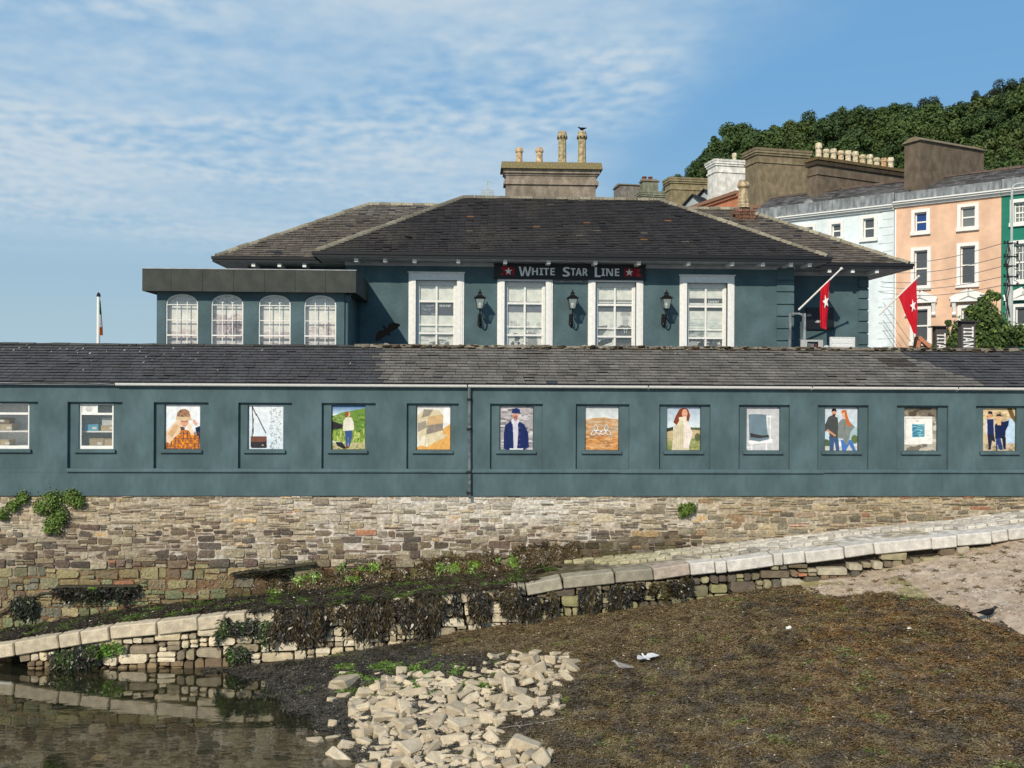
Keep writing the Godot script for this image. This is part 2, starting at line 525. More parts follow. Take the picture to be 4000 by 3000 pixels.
func paint_poster(i: int) -> ImageTexture:
	var r := RandomNumberGenerator.new()
	r.seed = 700 + i
	var c := Canvas.new(152, 192, k3(236, 240, 242))
	match i:
		0:  # woman in a check flat cap and orange check coat, hand at the brim
			c.grad(0, 1, k3(238, 242, 244), k3(214, 228, 236))
			c.poly([0.86, 0.52, 1, 0.48, 1, 0.9, 0.9, 0.7], k3(24, 36, 66))
			c.poly([0.0, 0.98, 0.05, 0.66, 0.28, 0.56, 0.52, 0.56, 0.78, 0.6, 0.97, 0.72, 1, 1, 0, 1], k3(196, 116, 44))
			for q in 9:
				c.line(0.08 + q * 0.11, 0.6, 0.04 + q * 0.115, 1.0, 0.022, k3(92, 66, 62))
				c.line(0.0, 0.66 + q * 0.055, 1.0, 0.64 + q * 0.06, 0.016, k3(120, 84, 78))
			c.flecks(r, 40, 0.05, 0.68, 0.98, 1.0, 0.03, 0.03, [k3(240, 150, 40), k3(226, 132, 36), k3(140, 92, 84)])
			c.poly([0.0, 0.62, 0.14, 0.5, 0.3, 0.36, 0.42, 0.34, 0.46, 0.52, 0.4, 0.66, 0.26, 0.74, 0.12, 0.88, 0.02, 0.84], k3(232, 204, 172))
			c.poly([0.06, 0.66, 0.3, 0.42, 0.38, 0.5, 0.2, 0.74], k3(212, 172, 130))
			c.poly([0.66, 0.38, 0.74, 0.46, 0.84, 0.7, 0.72, 0.66, 0.64, 0.52], k3(234, 212, 186))
			c.poly([0.43, 0.35, 0.66, 0.36, 0.65, 0.44, 0.57, 0.52, 0.5, 0.5, 0.44, 0.44], k3(222, 166, 136))
			c.poly([0.44, 0.35, 0.66, 0.36, 0.64, 0.4, 0.44, 0.4], k3(186, 126, 100))
			c.poly([0.42, 0.5, 0.5, 0.5, 0.56, 0.53, 0.54, 0.58, 0.44, 0.58], k3(96, 72, 66))
			c.line(0.54, 0.465, 0.59, 0.465, 0.014, k3(176, 84, 76))
			c.poly([0.31, 0.32, 0.33, 0.18, 0.42, 0.11, 0.56, 0.09, 0.67, 0.14, 0.71, 0.24, 0.73, 0.33, 0.5, 0.34], k3(164, 124, 94))
			c.flecks(r, 26, 0.36, 0.13, 0.68, 0.28, 0.03, 0.02, [k3(112, 92, 86), k3(206, 140, 82), k3(124, 106, 100)])
			c.poly([0.3, 0.27, 0.72, 0.28, 0.77, 0.35, 0.52, 0.365, 0.3, 0.34], k3(212, 188, 150))
			c.poly([0.77, 0.33, 0.86, 0.35, 0.93, 0.42, 0.9, 0.48, 0.84, 0.46, 0.8, 0.4], k3(228, 172, 148))
		1:  # a small two-tone shoulder bag on white boards
			c.grad(0, 1, k3(232, 239, 244), k3(212, 226, 236))
			for q in [0.32, 0.66]:
				c.rect(q, 0, q + 0.012, 1, k3(186, 200, 212))
			c.flecks(r, 130, 0.62, 0.08, 0.94, 1.0, 0.02, 0.012, [k3(140, 146, 152), k3(170, 176, 182), k3(120, 122, 128), k3(196, 202, 208)])
			c.line(0.1, 0.02, 0.14, 0.66, 0.025, k3(64, 58, 60))
			c.line(0.1, 0.02, 0.22, 0.24, 0.025, k3(64, 58, 60))
			c.line(0.22, 0.2, 0.5, 0.64, 0.028, k3(76, 70, 70))
			c.line(0.14, 0.3, 0.1, 0.72, 0.025, k3(84, 78, 78))
			c.poly([0.06, 0.71, 0.52, 0.71, 0.53, 0.96, 0.5, 0.98, 0.1, 0.98, 0.06, 0.94], k3(52, 48, 52))
			c.poly([0.06, 0.71, 0.52, 0.71, 0.53, 0.83, 0.07, 0.84], k3(118, 78, 64))
			c.ell(0.41, 0.91, 0.03, 0.015, k3(196, 186, 172))
		2:  # woman in a cream sweater and jeans on a green hillside
			c.grad(0, 0.2, k3(84, 122, 168), k3(198, 220, 236))
			c.poly([0, 0.26, 0.3, 0.16, 0.6, 0.12, 1, 0.06, 1, 0.9, 0, 0.8], k3(106, 140, 62))
			c.poly([0, 0.24, 0.35, 0.18, 0.45, 0.4, 0.2, 0.5, 0, 0.44], k3(122, 152, 82))
			c.flecks(r, 150, 0.0, 0.22, 1.0, 0.78, 0.07, 0.012, [k3(84, 122, 44), k3(140, 172, 76), k3(66, 100, 40), k3(164, 186, 96)])
			c.poly([0, 0.36, 0.34, 0.44, 0.3, 0.52, 0, 0.56], k3(44, 42, 46))
			c.flecks(r, 120, 0.0, 0.56, 1.0, 0.84, 0.012, 0.06, [k3(170, 184, 84), k3(130, 156, 60), k3(200, 204, 130)])
			c.poly([0, 0.86, 1, 0.84, 1, 1, 0, 1], k3(184, 176, 132))
			c.flecks(r, 60, 0.0, 0.86, 1.0, 1.0, 0.04, 0.012, [k3(202, 196, 160), k3(150, 150, 96), k3(130, 140, 70)])
			c.poly([0.1, 0.83, 0.3, 0.84, 0.44, 0.98, 0.34, 0.99, 0.16, 0.92], k3(40, 42, 44))
			c.poly([0.38, 0.55, 0.62, 0.55, 0.6, 0.72, 0.54, 0.93, 0.5, 0.93, 0.49, 0.7, 0.47, 0.93, 0.42, 0.93], k3(58, 88, 140))
			c.poly([0.32, 0.58, 0.34, 0.36, 0.42, 0.27, 0.58, 0.27, 0.65, 0.38, 0.67, 0.55, 0.6, 0.57, 0.36, 0.58], k3(226, 222, 204))
			c.line(0.5, 0.3, 0.52, 0.55, 0.01, k3(200, 196, 178))
			c.ell(0.49, 0.2, 0.055, 0.065, k3(216, 160, 130))
			c.poly([0.38, 0.27, 0.4, 0.16, 0.5, 0.13, 0.49, 0.22, 0.44, 0.27], k3(138, 82, 48))
			c.poly([0.42, 0.93, 0.54, 0.93, 0.5, 0.98, 0.42, 0.97], k3(122, 66, 40))
		3:  # check throw over a chair on a wooden floor
			c.grad(0, 1, k3(228, 228, 222), k3(236, 238, 236))
			c.poly([0, 0.96, 0.5, 0.66, 1, 0.42, 1, 1, 0, 1], k3(226, 172, 98))
			for q in 6:
				c.line(0.4 + q * 0.14, 1.0, 0.9 + q * 0.1, 0.46, 0.01, k3(200, 144, 76))
			c.poly([0.02, 0.22, 0.22, 0.08, 0.66, 0.1, 0.8, 0.24, 0.78, 0.64, 0.94, 0.68, 0.3, 0.94, 0.1, 0.9, 0.03, 0.66], k3(216, 204, 172))
			c.poly([0.22, 0.08, 0.48, 0.09, 0.4, 0.22, 0.14, 0.28], k3(150, 142, 128))
			c.poly([0.03, 0.4, 0.28, 0.34, 0.3, 0.5, 0.04, 0.6], k3(158, 148, 134))
			c.poly([0.3, 0.45, 0.78, 0.4, 0.78, 0.56, 0.28, 0.66], k3(142, 132, 122))
			c.poly([0.36, 0.24, 0.78, 0.2, 0.78, 0.4, 0.3, 0.45], k3(206, 174, 128))
			c.poly([0.14, 0.72, 0.3, 0.66, 0.34, 0.94, 0.06, 0.9], k3(232, 224, 200))
			c.line(0.34, 0.26, 0.26, 0.9, 0.012, k3(186, 174, 146))
			c.line(0.56, 0.24, 0.52, 0.64, 0.01, k3(186, 160, 120))
			c.rect(0.8, 0.0, 1.0, 0.4, k3(242, 243, 242))
		4:  # man in a navy jacket and flat cap before a stone wall
			c.grad(0, 1, k3(176, 172, 176), k3(156, 152, 156))
			c.flecks(r, 120, 0, 0, 1, 1, 0.1, 0.022, [k3(196, 192, 196), k3(140, 136, 140), k3(182, 176, 180), k3(118, 114, 120), k3(210, 206, 208)])
			c.poly([0.12, 0.98, 0.12, 0.62, 0.16, 0.44, 0.3, 0.36, 0.56, 0.34, 0.74, 0.42, 0.86, 0.62, 0.88, 0.94, 0.74, 1, 0.2, 1], k3(28, 44, 96))
			c.poly([0.38, 0.34, 0.54, 0.34, 0.56, 0.6, 0.52, 1, 0.42, 1, 0.4, 0.6], k3(206, 204, 216))
			c.poly([0.34, 0.32, 0.42, 0.28, 0.44, 0.44, 0.36, 0.4], k3(220, 214, 224))
			c.poly([0.52, 0.28, 0.6, 0.34, 0.52, 0.44], k3(220, 214, 224))
			c.ell(0.47, 0.2, 0.085, 0.1, k3(214, 158, 138))
			c.poly([0.4, 0.22, 0.54, 0.22, 0.53, 0.3, 0.47, 0.32, 0.41, 0.29], k3(170, 112, 94))
			c.poly([0.35, 0.16, 0.38, 0.07, 0.5, 0.04, 0.6, 0.08, 0.61, 0.16, 0.48, 0.17], k3(30, 50, 106))
			for q in 4:
				c.line(0.26 + q * 0.02, 0.48 + q * 0.13, 0.38, 0.5 + q * 0.13, 0.012, k3(18, 30, 68))
				c.ell(0.6, 0.5 + q * 0.13, 0.012, 0.01, k3(180, 130, 90))
			c.line(0.2, 0.5, 0.26, 0.96, 0.014, k3(18, 28, 64))
			c.line(0.8, 0.5, 0.76, 0.96, 0.014, k3(18, 28, 64))
			c.poly([0.3, 0.97, 0.72, 0.97, 0.7, 1, 0.3, 1], k3(226, 224, 226))
		5:  # a pair of silver knot earrings on a rust-coloured rock
			c.grad(0, 0.36, k3(196, 202, 208), k3(226, 232, 230))
			c.poly([0, 0.34, 0.2, 0.27, 0.6, 0.25, 1, 0.32, 1, 1, 0, 1], k3(200, 158, 112))
			c.flecks(r, 150, 0, 0.3, 1, 0.6, 0.1, 0.018, [k3(214, 178, 136), k3(180, 144, 106), k3(206, 150, 96), k3(188, 170, 150)])
			c.flecks(r, 150, 0, 0.6, 1, 1, 0.1, 0.022, [k3(212, 150, 88), k3(190, 128, 74), k3(220, 172, 122), k3(170, 124, 84)])
			for o in [0.0, 0.3]:                                  # three pointed loops each
				for pass_ in 2:
					for q in 3:
						var a: float = -PI / 2 + TAU * q / 3 + (0.12 if o > 0 else -0.12)
						var m := Vector2(0.33 + o, 0.57) + Vector2(cos(a), sin(a) * 0.8) * 0.085
						for sd in [-1.0, 1.0]:
							var prev := m - Vector2(cos(a), sin(a) * 0.8) * 0.105
							for s in range(1, 7):
								var t := s / 6.0
								var p: Vector2 = m + Vector2(cos(a), sin(a) * 0.8) * (0.21 * t - 0.105) + Vector2(-sin(a), cos(a) * 0.8) * sd * 0.055 * sin(t * PI)
								c.line(prev.x, prev.y + (0.008 if pass_ == 0 else -0.002), p.x, p.y + (0.008 if pass_ == 0 else -0.002), 0.036 if pass_ == 0 else 0.02, k3(104, 98, 96) if pass_ == 0 else k3(236, 238, 240))
								prev = p
		6:  # woman with red-brown hair in a cream cable cardigan
			c.grad(0, 0.5, k3(172, 188, 208), k3(222, 234, 240))
			c.poly([0, 0.5, 0.2, 0.46, 0.2, 0.56, 0, 0.6], k3(54, 64, 52))
			c.poly([0, 0.58, 0.3, 0.52, 0.66, 0.46, 1, 0.5, 1, 0.82, 0, 0.86], k3(196, 176, 138))
			c.poly([0.7, 0.48, 1, 0.48, 1, 0.54, 0.72, 0.53], k3(92, 98, 74))
			c.poly([0, 0.8, 1, 0.76, 1, 1, 0, 1], k3(146, 152, 96))
			c.flecks(r, 60, 0, 0.72, 1, 1, 0.06, 0.025, [k3(160, 162, 108), k3(126, 136, 80), k3(180, 176, 130)])
			c.ell(0.93, 0.7, 0.09, 0.09, k3(96, 104, 76))
			c.poly([0.16, 1, 0.2, 0.6, 0.26, 0.38, 0.4, 0.28, 0.62, 0.3, 0.7, 0.5, 0.68, 1], k3(216, 206, 176))
			for q in 7:
				for s in 5:
					c.line(0.24 + s * 0.055, 0.42 + q * 0.08, 0.265 + s * 0.055, 0.46 + q * 0.08, 0.012, k3(182, 170, 138))
					c.line(0.265 + s * 0.055, 0.46 + q * 0.08, 0.24 + s * 0.055, 0.5 + q * 0.08, 0.012, k3(186, 174, 142))
			c.poly([0.5, 0.34, 0.64, 0.36, 0.78, 0.6, 0.66, 0.96, 0.5, 0.94, 0.56, 0.6], k3(236, 226, 218))
			c.line(0.58, 0.44, 0.62, 0.9, 0.01, k3(198, 170, 164))
			c.line(0.53, 0.6, 0.68, 0.6, 0.01, k3(206, 180, 174))
			c.poly([0.2, 0.36, 0.28, 0.2, 0.38, 0.06, 0.52, 0.02, 0.64, 0.06, 0.7, 0.2, 0.66, 0.34, 0.56, 0.3, 0.42, 0.26, 0.3, 0.42], k3(132, 66, 44))
			c.ell(0.54, 0.15, 0.085, 0.1, k3(222, 168, 140))
			c.poly([0.36, 0.24, 0.6, 0.22, 0.6, 0.31, 0.38, 0.34], k3(230, 222, 200))
			c.line(0.5, 0.2, 0.57, 0.2, 0.014, k3(170, 80, 70))
		7:  # blue-grey knitted throw over a white chair
			c.grad(0, 1, k3(196, 198, 202), k3(206, 208, 210))
			c.rect(0.5, 0.2, 0.78, 0.24, k3(240, 241, 242))
			for q in [0.52, 0.62, 0.72]:
				c.rect(q, 0.22, q + 0.03, 0.8, k3(238, 239, 240))
			c.poly([0.05, 0.78, 0.8, 0.74, 0.78, 0.82, 0.1, 0.86], k3(240, 240, 240))
			c.rect(0.16, 0.84, 0.2, 1.0, k3(236, 236, 236))
			c.rect(0.6, 0.82, 0.64, 1.0, k3(236, 236, 236))
			c.poly([0.08, 0.18, 0.12, 0.16, 0.6, 0.17, 0.66, 0.68, 0.7, 0.74, 0.4, 0.8, 0.1, 0.76], k3(112, 134, 146))
			for q in 10:
				for s in 8:
					c.line(0.1 + s * 0.065, 0.2 + q * 0.055, 0.135 + s * 0.065, 0.225 + q * 0.055, 0.014, k3(86, 106, 120))
					c.line(0.135 + s * 0.065, 0.225 + q * 0.055, 0.165 + s * 0.065, 0.205 + q * 0.055, 0.014, k3(140, 160, 170))
			c.poly([0.12, 0.6, 0.5, 0.66, 0.68, 0.64, 0.7, 0.7, 0.4, 0.72, 0.14, 0.7], k3(62, 60, 64))
			c.line(0.02, 0.93, 0.17, 0.92, 0.03, k3(236, 238, 238))
		8:  # a couple, grey sweater and grey poncho
			c.grad(0, 0.8, k3(206, 214, 222), k3(190, 212, 226))
			c.poly([0.6, 0.6, 1, 0.46, 1, 0.86, 0.6, 0.86], k3(168, 192, 200))
			c.ell(0.06, 0.84, 0.12, 0.1, k3(84, 104, 70))
			c.ell(0.92, 0.74, 0.1, 0.1, k3(96, 116, 72))
			c.poly([0, 0.9, 1, 0.88, 1, 1, 0, 1], k3(206, 204, 198))
			c.poly([0.14, 0.68, 0.42, 0.68, 0.46, 1, 0.36, 1, 0.3, 0.8, 0.28, 1, 0.16, 1], k3(66, 92, 130))
			c.poly([0.02, 0.56, 0.02, 0.4, 0.12, 0.22, 0.24, 0.18, 0.4, 0.24, 0.44, 0.5, 0.42, 0.72, 0.16, 0.7, 0.14, 0.52], k3(74, 78, 78))
			c.line(0.07, 0.52, 0.34, 0.66, 0.06, k3(206, 148, 118))
			c.ell(0.29, 0.12, 0.065, 0.085, k3(210, 156, 128))
			c.poly([0.21, 0.1, 0.23, 0.03, 0.34, 0.02, 0.37, 0.1, 0.3, 0.08], k3(36, 30, 30))
			c.poly([0.25, 0.16, 0.34, 0.16, 0.31, 0.22, 0.26, 0.2], k3(60, 44, 40))
			c.poly([0.5, 0.76, 0.84, 0.76, 0.96, 1, 0.86, 1, 0.76, 0.86, 0.66, 1, 0.54, 1], k3(74, 118, 186))
			c.poly([0.4, 0.72, 0.42, 0.36, 0.54, 0.26, 0.7, 0.28, 0.94, 0.46, 0.8, 0.56, 0.72, 0.86, 0.64, 0.86, 0.56, 0.72], k3(128, 136, 134))
			c.line(0.6, 0.34, 0.66, 0.84, 0.012, k3(100, 108, 106))
			c.ell(0.59, 0.16, 0.065, 0.085, k3(224, 174, 146))
			c.poly([0.5, 0.14, 0.54, 0.06, 0.66, 0.06, 0.7, 0.2, 0.82, 0.44, 0.68, 0.42, 0.62, 0.2, 0.62, 0.1], k3(196, 108, 52))
		9:  # framed blue picture propped on stones
			c.grad(0, 1, k3(142, 136, 122), k3(160, 154, 140))
			c.flecks(r, 40, 0, 0, 1, 0.2, 0.12, 0.06, [k3(88, 80, 70), k3(120, 112, 98), k3(150, 140, 122)])
			c.flecks(r, 30, 0.86, 0.2, 1, 1, 0.08, 0.05, [k3(170, 166, 158), k3(128, 124, 116), k3(206, 200, 190)])
			c.flecks(r, 20, 0, 0.86, 1, 1, 0.16, 0.06, [k3(180, 174, 160), k3(120, 116, 106), k3(196, 190, 176)])
			c.poly([0.02, 0.2, 0.88, 0.2, 0.89, 0.84, 0.03, 0.86], k3(240, 238, 232))
			c.poly([0.05, 0.23, 0.85, 0.23, 0.85, 0.25, 0.07, 0.26, 0.07, 0.8, 0.05, 0.82], k3(206, 202, 194))
			c.poly([0.26, 0.38, 0.64, 0.38, 0.64, 0.68, 0.27, 0.69], k3(84, 154, 178))
			c.flecks(r, 40, 0.3, 0.4, 0.6, 0.66, 0.08, 0.014, [k3(60, 124, 156), k3(120, 184, 196), k3(150, 200, 206), k3(52, 108, 150)])
			c.line(0.38, 0.32, 0.46, 0.3, 0.03, k3(206, 160, 146))
			c.line(0.7, 0.65, 0.8, 0.64, 0.012, k3(170, 170, 170))
		_:  # a couple in navy beside a sunlit wall
			c.grad(0, 1, k3(206, 184, 146), k3(216, 196, 166))
			c.flecks(r, 60, 0, 0, 1, 0.5, 0.1, 0.04, [k3(222, 200, 160), k3(190, 164, 122), k3(230, 212, 176), k3(160, 130, 92)])
			c.poly([0.7, 0.3, 1, 0.2, 1, 0.86, 0.74, 0.86], k3(190, 216, 238))
			c.poly([0.76, 0.0, 0.9, 0.0, 1, 0.2, 1, 0.34, 0.86, 0.2], k3(112, 92, 52))
			c.poly([0, 0.84, 1, 0.82, 1, 1, 0, 1], k3(196, 178, 150))
			c.flecks(r, 20, 0, 0.86, 1, 1, 0.06, 0.03, [k3(160, 150, 110), k3(210, 186, 170), k3(140, 130, 100)])
			c.poly([0.06, 0.56, 0.08, 0.3, 0.2, 0.24, 0.36, 0.26, 0.38, 0.6, 0.18, 0.62], k3(210, 206, 206))
			c.poly([0.15, 0.26, 0.34, 0.26, 0.36, 0.62, 0.16, 0.62], k3(34, 48, 92))
			c.poly([0.16, 0.62, 0.36, 0.62, 0.4, 0.8, 0.3, 0.76, 0.26, 0.98, 0.2, 0.98], k3(40, 44, 62))
			c.ell(0.24, 0.17, 0.06, 0.07, k3(212, 156, 124))
			c.poly([0.16, 0.13, 0.2, 0.07, 0.3, 0.08, 0.31, 0.14], k3(38, 40, 52))
			c.poly([0.4, 0.72, 0.38, 0.4, 0.5, 0.3, 0.66, 0.32, 0.82, 0.28, 0.8, 0.4, 0.72, 0.52, 0.7, 0.7], k3(26, 40, 78))
			c.poly([0.42, 0.7, 0.56, 0.7, 0.64, 0.98, 0.54, 0.98, 0.46, 0.84, 0.46, 1, 0.42, 1], k3(40, 66, 120))
			c.poly([0.6, 0.68, 0.72, 0.68, 0.72, 0.96, 0.66, 0.96], k3(30, 36, 60))
			c.ell(0.5, 0.24, 0.055, 0.065, k3(222, 170, 136))
			c.poly([0.42, 0.24, 0.46, 0.2, 0.58, 0.24, 0.58, 0.4, 0.46, 0.4], k3(214, 178, 130))
			c.ell(0.5, 0.24, 0.04, 0.05, k3(222, 170, 136))
			c.poly([0.43, 0.19, 0.46, 0.14, 0.56, 0.14, 0.59, 0.19], k3(40, 46, 60))
	return c.done()

func paint_sash_print(i: int) -> ImageTexture:
	var r := RandomNumberGenerator.new()
	r.seed = 900 + i
	var c := Canvas.new(150, 300, k3(228, 232, 222))
	c.grad(0.0, 1.0, k3(236, 238, 228), k3(226, 230, 222))
	var d := k3(92, 98, 108)
	match i:
		0:
			c.rect(0.0, 0.25, 0.47, 0.46, d)
			c.rect(0.53, 0.25, 1.0, 0.46, k3(84, 88, 98))
			c.flecks(r, 20, 0.04, 0.3, 0.44, 0.44, 0.05, 0.01, [k3(150, 158, 166), k3(116, 122, 130)])
			c.flecks(r, 26, 0.04, 0.68, 0.96, 0.78, 0.2, 0.012, [k3(200, 204, 200), k3(180, 184, 182)])
			c.flecks(r, 40, 0.04, 0.79, 0.96, 1.0, 0.12, 0.014, [k3(170, 172, 170), k3(140, 142, 142), k3(210, 212, 208)])
			c.poly([0.35, 1, 0.4, 0.86, 0.56, 0.8, 0.62, 0.9, 0.6, 1], k3(112, 114, 116))
			c.poly([0.7, 1, 0.74, 0.86, 0.84, 0.84, 0.94, 1], k3(122, 124, 126))
		1:
			c.rect(0.0, 0.24, 0.47, 0.40, k3(118, 124, 132))
			c.rect(0.53, 0.24, 1.0, 0.40, k3(112, 116, 126))
			c.flecks(r, 40, 0.04, 0.54, 0.96, 0.7, 0.04, 0.03, [k3(196, 200, 196), k3(174, 178, 176), k3(214, 218, 212)])
			c.flecks(r, 46, 0.15, 0.72, 0.8, 1.0, 0.06, 0.02, [k3(60, 62, 64), k3(110, 112, 112), k3(196, 198, 194), k3(84, 86, 88)])
			c.poly([0.6, 0.68, 0.84, 0.7, 0.9, 1, 0.56, 1], k3(150, 152, 150))
		2:
			c.rect(0.0, 0.2, 1.0, 0.235, k3(150, 154, 152))
			c.rect(0.0, 0.25, 0.47, 0.38, k3(96, 96, 102))
			c.rect(0.53, 0.25, 1.0, 0.38, k3(76, 78, 88))
			c.poly([0.0, 0.6, 0.3, 0.58, 0.3, 0.74, 0.0, 0.78], k3(120, 122, 122))
			c.poly([0.06, 0.8, 0.42, 0.56, 0.48, 0.6, 0.2, 0.84], k3(214, 216, 210))
			c.poly([0.0, 0.86, 0.14, 0.8, 0.44, 0.78, 0.44, 0.83, 0.1, 0.9], k3(58, 58, 60))
			c.poly([0.56, 0.62, 0.7, 0.58, 0.88, 0.58, 1.0, 0.62, 1.0, 1, 0.55, 1], k3(98, 100, 100))
			c.poly([0.66, 0.4, 0.72, 0.38, 0.92, 0.38, 0.96, 0.41, 0.94, 0.44, 0.68, 0.44], k3(176, 178, 174))
			c.ell(0.81, 0.49, 0.1, 0.06, k3(206, 208, 202))
			c.poly([0.71, 0.5, 0.91, 0.5, 0.88, 0.57, 0.81, 0.6, 0.74, 0.57], k3(188, 190, 186))
			c.poly([0.74, 0.6, 0.81, 0.64, 0.88, 0.6, 0.84, 0.7, 0.79, 0.7], k3(228, 230, 226))
			c.line(0.81, 0.62, 0.81, 0.72, 0.03, k3(60, 60, 62))
			c.poly([0.55, 0.79, 1.0, 0.79, 1.0, 0.85, 0.55, 0.85], k3(66, 66, 68))
			for q in 2:
				for s in [0.7, 0.88]:
					c.ell(s, 0.89 + q * 0.06, 0.025, 0.012, k3(232, 232, 226))
		_:
			c.rect(0.0, 0.17, 0.47, 0.24, k3(84, 82, 86))
			c.rect(0.53, 0.17, 1.0, 0.24, k3(78, 78, 82))
			c.rect(0.0, 0.27, 1.0, 0.36, k3(72, 74, 78))
			c.flecks(r, 30, 0.0, 0.48, 1.0, 0.62, 0.2, 0.012, [k3(206, 214, 206), k3(216, 222, 214), k3(190, 198, 192)])
			c.rect(0.0, 0.62, 0.47, 0.76, k3(180, 190, 184))
			c.flecks(r, 20, 0.0, 0.63, 0.47, 0.76, 0.1, 0.02, [k3(140, 146, 142), k3(196, 204, 198)])
			c.flecks(r, 50, 0.0, 0.79, 1.0, 1.0, 0.09, 0.03, [k3(58, 58, 58), k3(130, 130, 128), k3(196, 198, 192), k3(98, 98, 98), k3(166, 168, 164)])
			c.poly([0.3, 0.84, 0.44, 0.8, 0.5, 0.9, 0.4, 1.0, 0.3, 0.96], k3(46, 46, 48))
			c.poly([0.62, 0.86, 0.8, 0.82, 0.96, 1.0, 0.6, 1.0], k3(84, 84, 84))
	if i != 2:                                                 # white capitals printed near the top of the sheet
		var y := 0.30 if i == 0 else (0.255 if i == 1 else 0.205)
		for q in 7:
			c.line(0.6 + q * 0.045, y, 0.6 + q * 0.045, y + 0.03, 0.022, k3(224, 226, 224))
			if q % 2 == 0:
				c.line(0.588 + q * 0.045, y, 0.62 + q * 0.045, y, 0.012, k3(224, 226, 224))
	return c.done()

func paint_arch_print(i: int) -> ImageTexture:
	var r := RandomNumberGenerator.new()
	r.seed = 950 + i
	var c := Canvas.new(130, 230, k3(240, 236, 228))
	c.grad(0, 0.45, k3(224, 230, 230), k3(244, 240, 228))
	c.grad(0.45, 1, k3(244, 240, 230), k3(214, 206, 206))
	var n: int = [30, 110, 40, 36][i]
	c.flecks(r, n, 0.1, [0.62, 0.36, 0.66, 0.5][i], 0.95, 0.76, 0.1, 0.04, [k3(206, 192, 188), k3(188, 174, 174), k3(222, 208, 198), k3(200, 186, 184)])
	if i == 1:
		c.poly([0.22, 0.4, 0.42, 0.36, 0.46, 0.5, 0.3, 0.72, 0.2, 0.7], k3(190, 176, 178))
		c.poly([0.55, 0.48, 0.66, 0.42, 0.86, 0.44, 0.92, 0.7, 0.62, 0.74], k3(150, 134, 140))
		c.flecks(r, 24, 0.4, 0.5, 0.9, 0.76, 0.05, 0.03, [k3(120, 106, 112), k3(160, 146, 150), k3(206, 194, 192)])
	c.flecks(r, 60, 0.0, 0.78, 1.0, 1.0, 0.14, 0.014, [k3(182, 178, 180), k3(158, 152, 156), k3(206, 202, 202), k3(224, 222, 220)])
	for q in 4:
		c.line(0.05 + r.randf() * 0.2, 0.8 + q * 0.05, 0.5 + r.randf() * 0.4, 0.81 + q * 0.05, 0.016, k3(228, 226, 224))
	return c.done()

# ---------------------------------------------------------------- roof slates, laid one by one
# A roof plane: o = lower left corner, r = unit vector along the eave, s = unit vector up the slope.
# span(t) gives [x0, x1] of the row at height t up the slope. tint(p) gives the colour at a point. The 300 slates of the lowest rows are parts.
func lay_slates(parent: Node3D, o: Vector3, r: Vector3, s: Vector3, length: float, expo: float, width: float, span: Callable, tint: Callable, most: int) -> void:
	var nrm := r.cross(s).normalized()
	var mb := MB.new()
	var rows := int(ceil(length / expo))
	var made := 0
	for j in rows:
		var t := j * expo
		var e := minf(expo, length - t)
		var sp: Array = span.call(t + e * 0.5)
		var x: float = sp[0] - (width * 0.5 if j % 2 else 0.0) - width * 0.3 * fposmod(j * 0.37, 1.0)
		while x < sp[1]:
			var w := width * rf(0.93, 1.07)
			var x0: float = maxf(x, sp[0]) + 0.005
			var x1: float = minf(x + w, sp[1]) - 0.005
			x += w
			if x1 - x0 < 0.02:
				continue
			var lift := rf(0.02, 0.03) + (0.012 if rng.randf() < 0.06 else 0.0)
			var drop := rf(-0.008, 0.006)
			var a := o + r * x0 + s * (t + drop)
			var b := o + r * x1 + s * (t + drop + rf(-0.004, 0.004))
			var c := o + r * x1 + s * (t + e)
			var d := o + r * x0 + s * (t + e)
			var target := mb
			if made < most:
				target = MB.new()
			target.col = tint.call((a + c) * 0.5)
			var n1 := nrm * lift
			var n0 := nrm * 0.001
			target.quad(a + n1, b + n1, c + n0, d + n0)
			var n2 := nrm * (lift - 0.008)                         # the slate is thin: its tail stands clear of the course below
			target.quad(a + n2, b + n2, b + n1, a + n1)
			target.quad(d + n0, c + n0, b + n2, a + n2)
			if made < most:
				part(parent, "slate", target, M.slate)
				made += 1
	if mb.v.size():
		var rest := part(parent, "slates", mb, M.slate)
		rest.set_meta("kind", "stuff")

func caps(parent: Node3D, called: String, a: Vector3, b: Vector3, w: float, h: float, piece: float, col: Color, m: Material, vary := 0.2) -> void:
	var n := maxi(1, int(a.distance_to(b) / piece))
	var d := (b - a).normalized()
	var s := d.cross(Vector3.UP).normalized()
	var up := s.cross(d).normalized()
	for i in n:
		var p := a.lerp(b, (i + 0.02) / n) + up * rf(-0.01, 0.01)
		var q := a.lerp(b, (i + 0.98) / n) + up * rf(-0.01, 0.01)
		var mb := MB.new()
		mb.col = col * rf(1.0 - vary, 1.0 + vary)
		var ww := w * rf(0.9, 1.1)
		var hh := h * rf(0.85, 1.15)
		var pr := [[-ww, -hh * 0.6], [-ww * 0.75, hh * 0.35], [-ww * 0.3, hh], [ww * 0.3, hh], [ww * 0.75, hh * 0.35], [ww, -hh * 0.6]]
		for k in pr.size() - 1:
			var e: Vector3 = s * pr[k][0] + up * pr[k][1]
			var f: Vector3 = s * pr[k + 1][0] + up * pr[k + 1][1]
			mb.quad(p + e, p + f, q + f, q + e)
		for end in [[p, false], [q, true]]:
			var pts := []
			for k in pr:
				pts.append(end[0] + s * k[0] + up * k[1])
			mb.poly_out(pts, (p + q) * 0.5)
		part(parent, called, mb, m)

